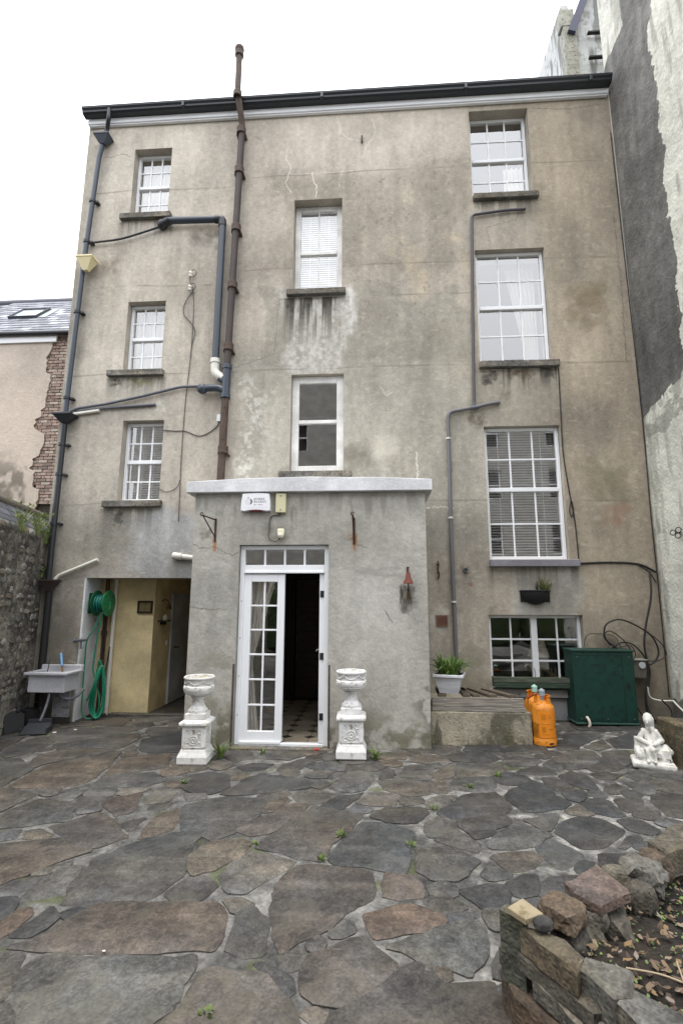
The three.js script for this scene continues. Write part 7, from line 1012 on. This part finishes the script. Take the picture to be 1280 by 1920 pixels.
// ---------------------------------------------------------------- weeds and scraps
const weedMat = leafMat(lin(0.13, 0.19, 0.04));
function weed(x, z, n, len, label, y = gy(x)) { const w = thing('weed', label, 'weed', [x, y + 0.002, z]); const m = mesh('leaves', blades(n, { len, lean: [0.25, 1.3], w: [0.006, 0.013], r: 0.025 }), weedMat, w); m.userData.kind = 'stuff'; return w; }
weed(-1.73, -5.9, 26, [0.1, 0.3], 'tall green weed sprouting behind the weathered urn'); weed(-0.02, -5.88, 30, [0.05, 0.16], 'low green weed at the foot of the clean urn');
const crackLabel = 'small green weed in a paving joint';
for (const [x, z, n, l] of [[-1.845, -5.11, 9, [0.03, 0.07]], [-0.87, -3.9, 10, [0.015, 0.035]], [-0.38, -3.7, 12, [0.02, 0.045]], [-0.27, -4.05, 12, [0.025, 0.055]], [0.83, -5.04, 10, [0.02, 0.05]], [0.46, -4.54, 10, [0.02, 0.05]], [0.23, -3.9, 8, [0.02, 0.05]], [1.16, -5.34, 9, [0.03, 0.06]], [-1.3, -6.1, 10, [0.03, 0.08]], [-0.72, -2.4, 8, [0.015, 0.035]]]) { weed(x, z, n, l, crackLabel).userData.group = 'weeds in the paving joints'; }
{ // plants seeded on the rubble wall
  const wx = (z) => -5.23 + 0.25 * (z + 7.7);
  for (const [z, y, n, len, lab] of [[-6.75, 2.66, 26, [0.15, 0.45], 'upright leafy weed growing on the wall top beside the slates'], [-7.3, 2.66, 26, [0.15, 0.42], 'leafy weed growing on the wall top close to the downpipe'], [-7.62, 2.58, 40, [0.12, 0.4], 'spreading pale weed at the wall end over the downpipe'], [-7.6, 2.05, 14, [0.06, 0.16], 'small green fern rooted low in the wall beside the brown hopper']]) {
    const w = thing('wall_plant', lab, 'wall plant', [wx(z) + 0.02, y, z]); const L = [blades(n, { len, lean: [0.05, 0.8], w: [0.004, 0.01], r: 0.06 })]; for (let i = 0; i < n; i++) { const f = rnd() * 6.28, h = rr(0.1, len[1]), r = h * rr(0.05, 0.5); L.push(blades(4, { len: [0.03, 0.07], lean: [0.5, 1.4], w: [0.006, 0.012], r: 0.01 }).translate(Math.cos(f) * r, h * 0.9, Math.sin(f) * r)); } mesh('leaves', L, leafMat(lin(0.22, 0.28, 0.09)), w).userData.kind = 'stuff';
  }
  const wp = mesh('red_wrapper', rock(0.06, 0.025, 0.03, 95, { detail: 1, amp: 0.6 }), mat(0xc22a30, { rough: 0.4 })); wp.position.set(-0.7, gy(-0.7) + 0.016, -6.2); tag(wp, 'scrap of red wrapper on the paving at the door step', 'wrapper');
  for (const [x, z, s] of [[-1.35, -2.75, 0.018], [-4.35, -7.0, 0.06], [-4.15, -7.15, 0.05]]) { const p = mesh('paper_scrap', rock(s, s * 0.25, s * 0.6, 97, { detail: 1, amp: 0.5 }), mat(0xd9d7d0, { rough: 0.8 })); p.position.set(x, gy(x) + 0.012, z); tag(p, 'small white scrap lying on the flagstones', 'scrap', 'white scraps on the paving'); }
}
// ---------------------------------------------------------------- blinds and curtains behind the panes
function venetian(key, label, m, o = {}) { const [x0, x1, y0, y1, d] = WIN[key], b = thing('venetian_blind', label, 'blind', [0, 0, FZ - d - 0.16]), L = [], n = Math.round((y1 - y0) / 0.042), ang = o.tilt ?? 0.5, yb = o.to ? lerp(y1, y0, o.to) : y0; for (let i = 0; i < n; i++) { const y = y1 - 0.05 - i * 0.042; if (y < yb) break; const g = new THREE.BoxGeometry(x1 - x0 - 0.1, 0.002, 0.04); g.rotateX(ang); g.translate((x0 + x1) / 2, y, 0); L.push(g); } mesh('slats', L, m, b).userData.kind = 'stuff'; mesh('head_rail', box(x0 + 0.04, x1 - 0.04, y1 - 0.05, y1 - 0.01, -0.03, 0.03), m, b); const C = []; for (const x of [x0 + 0.25, x1 - 0.25]) C.push(box(x - 0.004, x + 0.004, yb, y1 - 0.05, 0.022, 0.024)); mesh('ladder_tape', C, m, b); return b; }
venetian('r3', 'half-open venetian blind behind the tall window', M.blind, { tilt: -0.35 }); venetian('c1', 'closed white venetian blind behind the upper timber sash window', mat(0xf0f0f2, { rough: 0.6 }), { tilt: 1.15 });
function drape(name, label, pts, y0, y1, z, amp, folds, m, pinch) { const pos = [], idx = [], NX = folds * 8, NY = 14, g = new THREE.BufferGeometry(); for (let j = 0; j <= NY; j++) { const v = j / NY, y = lerp(y0, y1, v), a = pts[0], b = pts[1], k = pinch ? pinch(v) : 1; for (let i = 0; i <= NX; i++) { const u = i / NX; pos.push(lerp(a, lerp(a, b, k), u), y, z + Math.sin(u * folds * 6.283 + Math.sin(v * 3) * 0.4) * amp * (0.6 + 0.5 * k)); } } for (let j = 0; j < NY; j++) for (let i = 0; i < NX; i++) { const p = j * (NX + 1) + i; idx.push(p, p + 1, p + NX + 1, p + 1, p + NX + 2, p + NX + 1); } g.setAttribute('position', new THREE.Float32BufferAttribute(pos, 3)); g.setIndex(idx); g.computeVertexNormals(); return tag(mesh(name, g, m), label, 'curtain'); }
drape('curtain', 'white curtain gathered to one side of the second stair window', [2.78, 2.3], 5.5, 7.45, FZ - 0.5, 0.035, 6, M.curtain, (v) => lerp(0.35, 1.05, v));
drape('curtain', 'white net curtain at one side of the topmost stair window', [2.69, 2.35], 8.55, 9.4, FZ - 0.42, 0.02, 4, M.curtain);
drape('curtain', 'white net curtain behind the topmost small window', [-4.3, -3.64], 8.48, 9.8, FZ - 0.4, 0.02, 7, M.curtain); drape('curtain', 'white net curtain behind the small middle window', [-4.19, -3.56], 5.7, 6.74, FZ - 0.38, 0.02, 7, M.curtain); drape('curtain', 'pale curtain drawn back behind the lowest small window', [-4.1, -3.85], 3.3, 4.6, FZ - 0.38, 0.025, 5, M.curtain, (v) => 0.7 + 0.4 * v);
venetian('l3', 'grey venetian blind behind the lowest small window', M.blind, { tilt: -0.5 });
drape('curtain', 'patterned white curtain tied back behind the shut door leaf', [-1.66, -1.3], 0.95, 2.03, PZ - 0.24, 0.025, 5, M.curtain, (v) => lerp(0.3, 1.1, v)); drape('curtain', 'lower fall of the tied curtain behind the shut door leaf', [-1.66, -1.42], 0.06, 0.95, PZ - 0.24, 0.025, 5, M.curtain, (v) => lerp(0.9, 0.45, v));
{ const l = thing('table_lamp', 'white lampshade on a table lamp inside the low window', 'lamp', [2.5, 0.45, FZ - 0.6]); mesh('lamp_shade', lathe([[0.16, 0.42], [0.09, 0.68], [0.086, 0.68], [0.156, 0.42]], 24), mat(0xc9c2b0, { rough: 0.9, side: THREE.DoubleSide }), l); mesh('stem', rod([0, 0.0, 0], [0, 0.46, 0], 0.02), mat(0x6b5a44), l); mesh('base', lathe([[0, 0.03], [0.07, 0.02], [0.08, 0], [0, 0]], 20), mat(0x6b5a44), l);
  const kt = thing('kitchen_table', 'dark table standing inside the low window', 'table', [2.3, -0.03, FZ - 0.7]); mesh('table_top', box(-0.7, 0.7, 0.44, 0.475, -0.3, 0.28, 0.006), mat(0x4a3628), kt); for (const [x, z] of [[-0.64, -0.25], [0.64, -0.25], [-0.64, 0.23], [0.64, 0.23]]) mesh('leg', box(x - 0.025, x + 0.025, 0.24, 0.44, z - 0.025, z + 0.025), mat(0x4a3628), kt); }
scene.traverse(o => { if (o.isMesh) { o.castShadow = true; o.receiveShadow = true; } });
renderer.render(scene, camera);
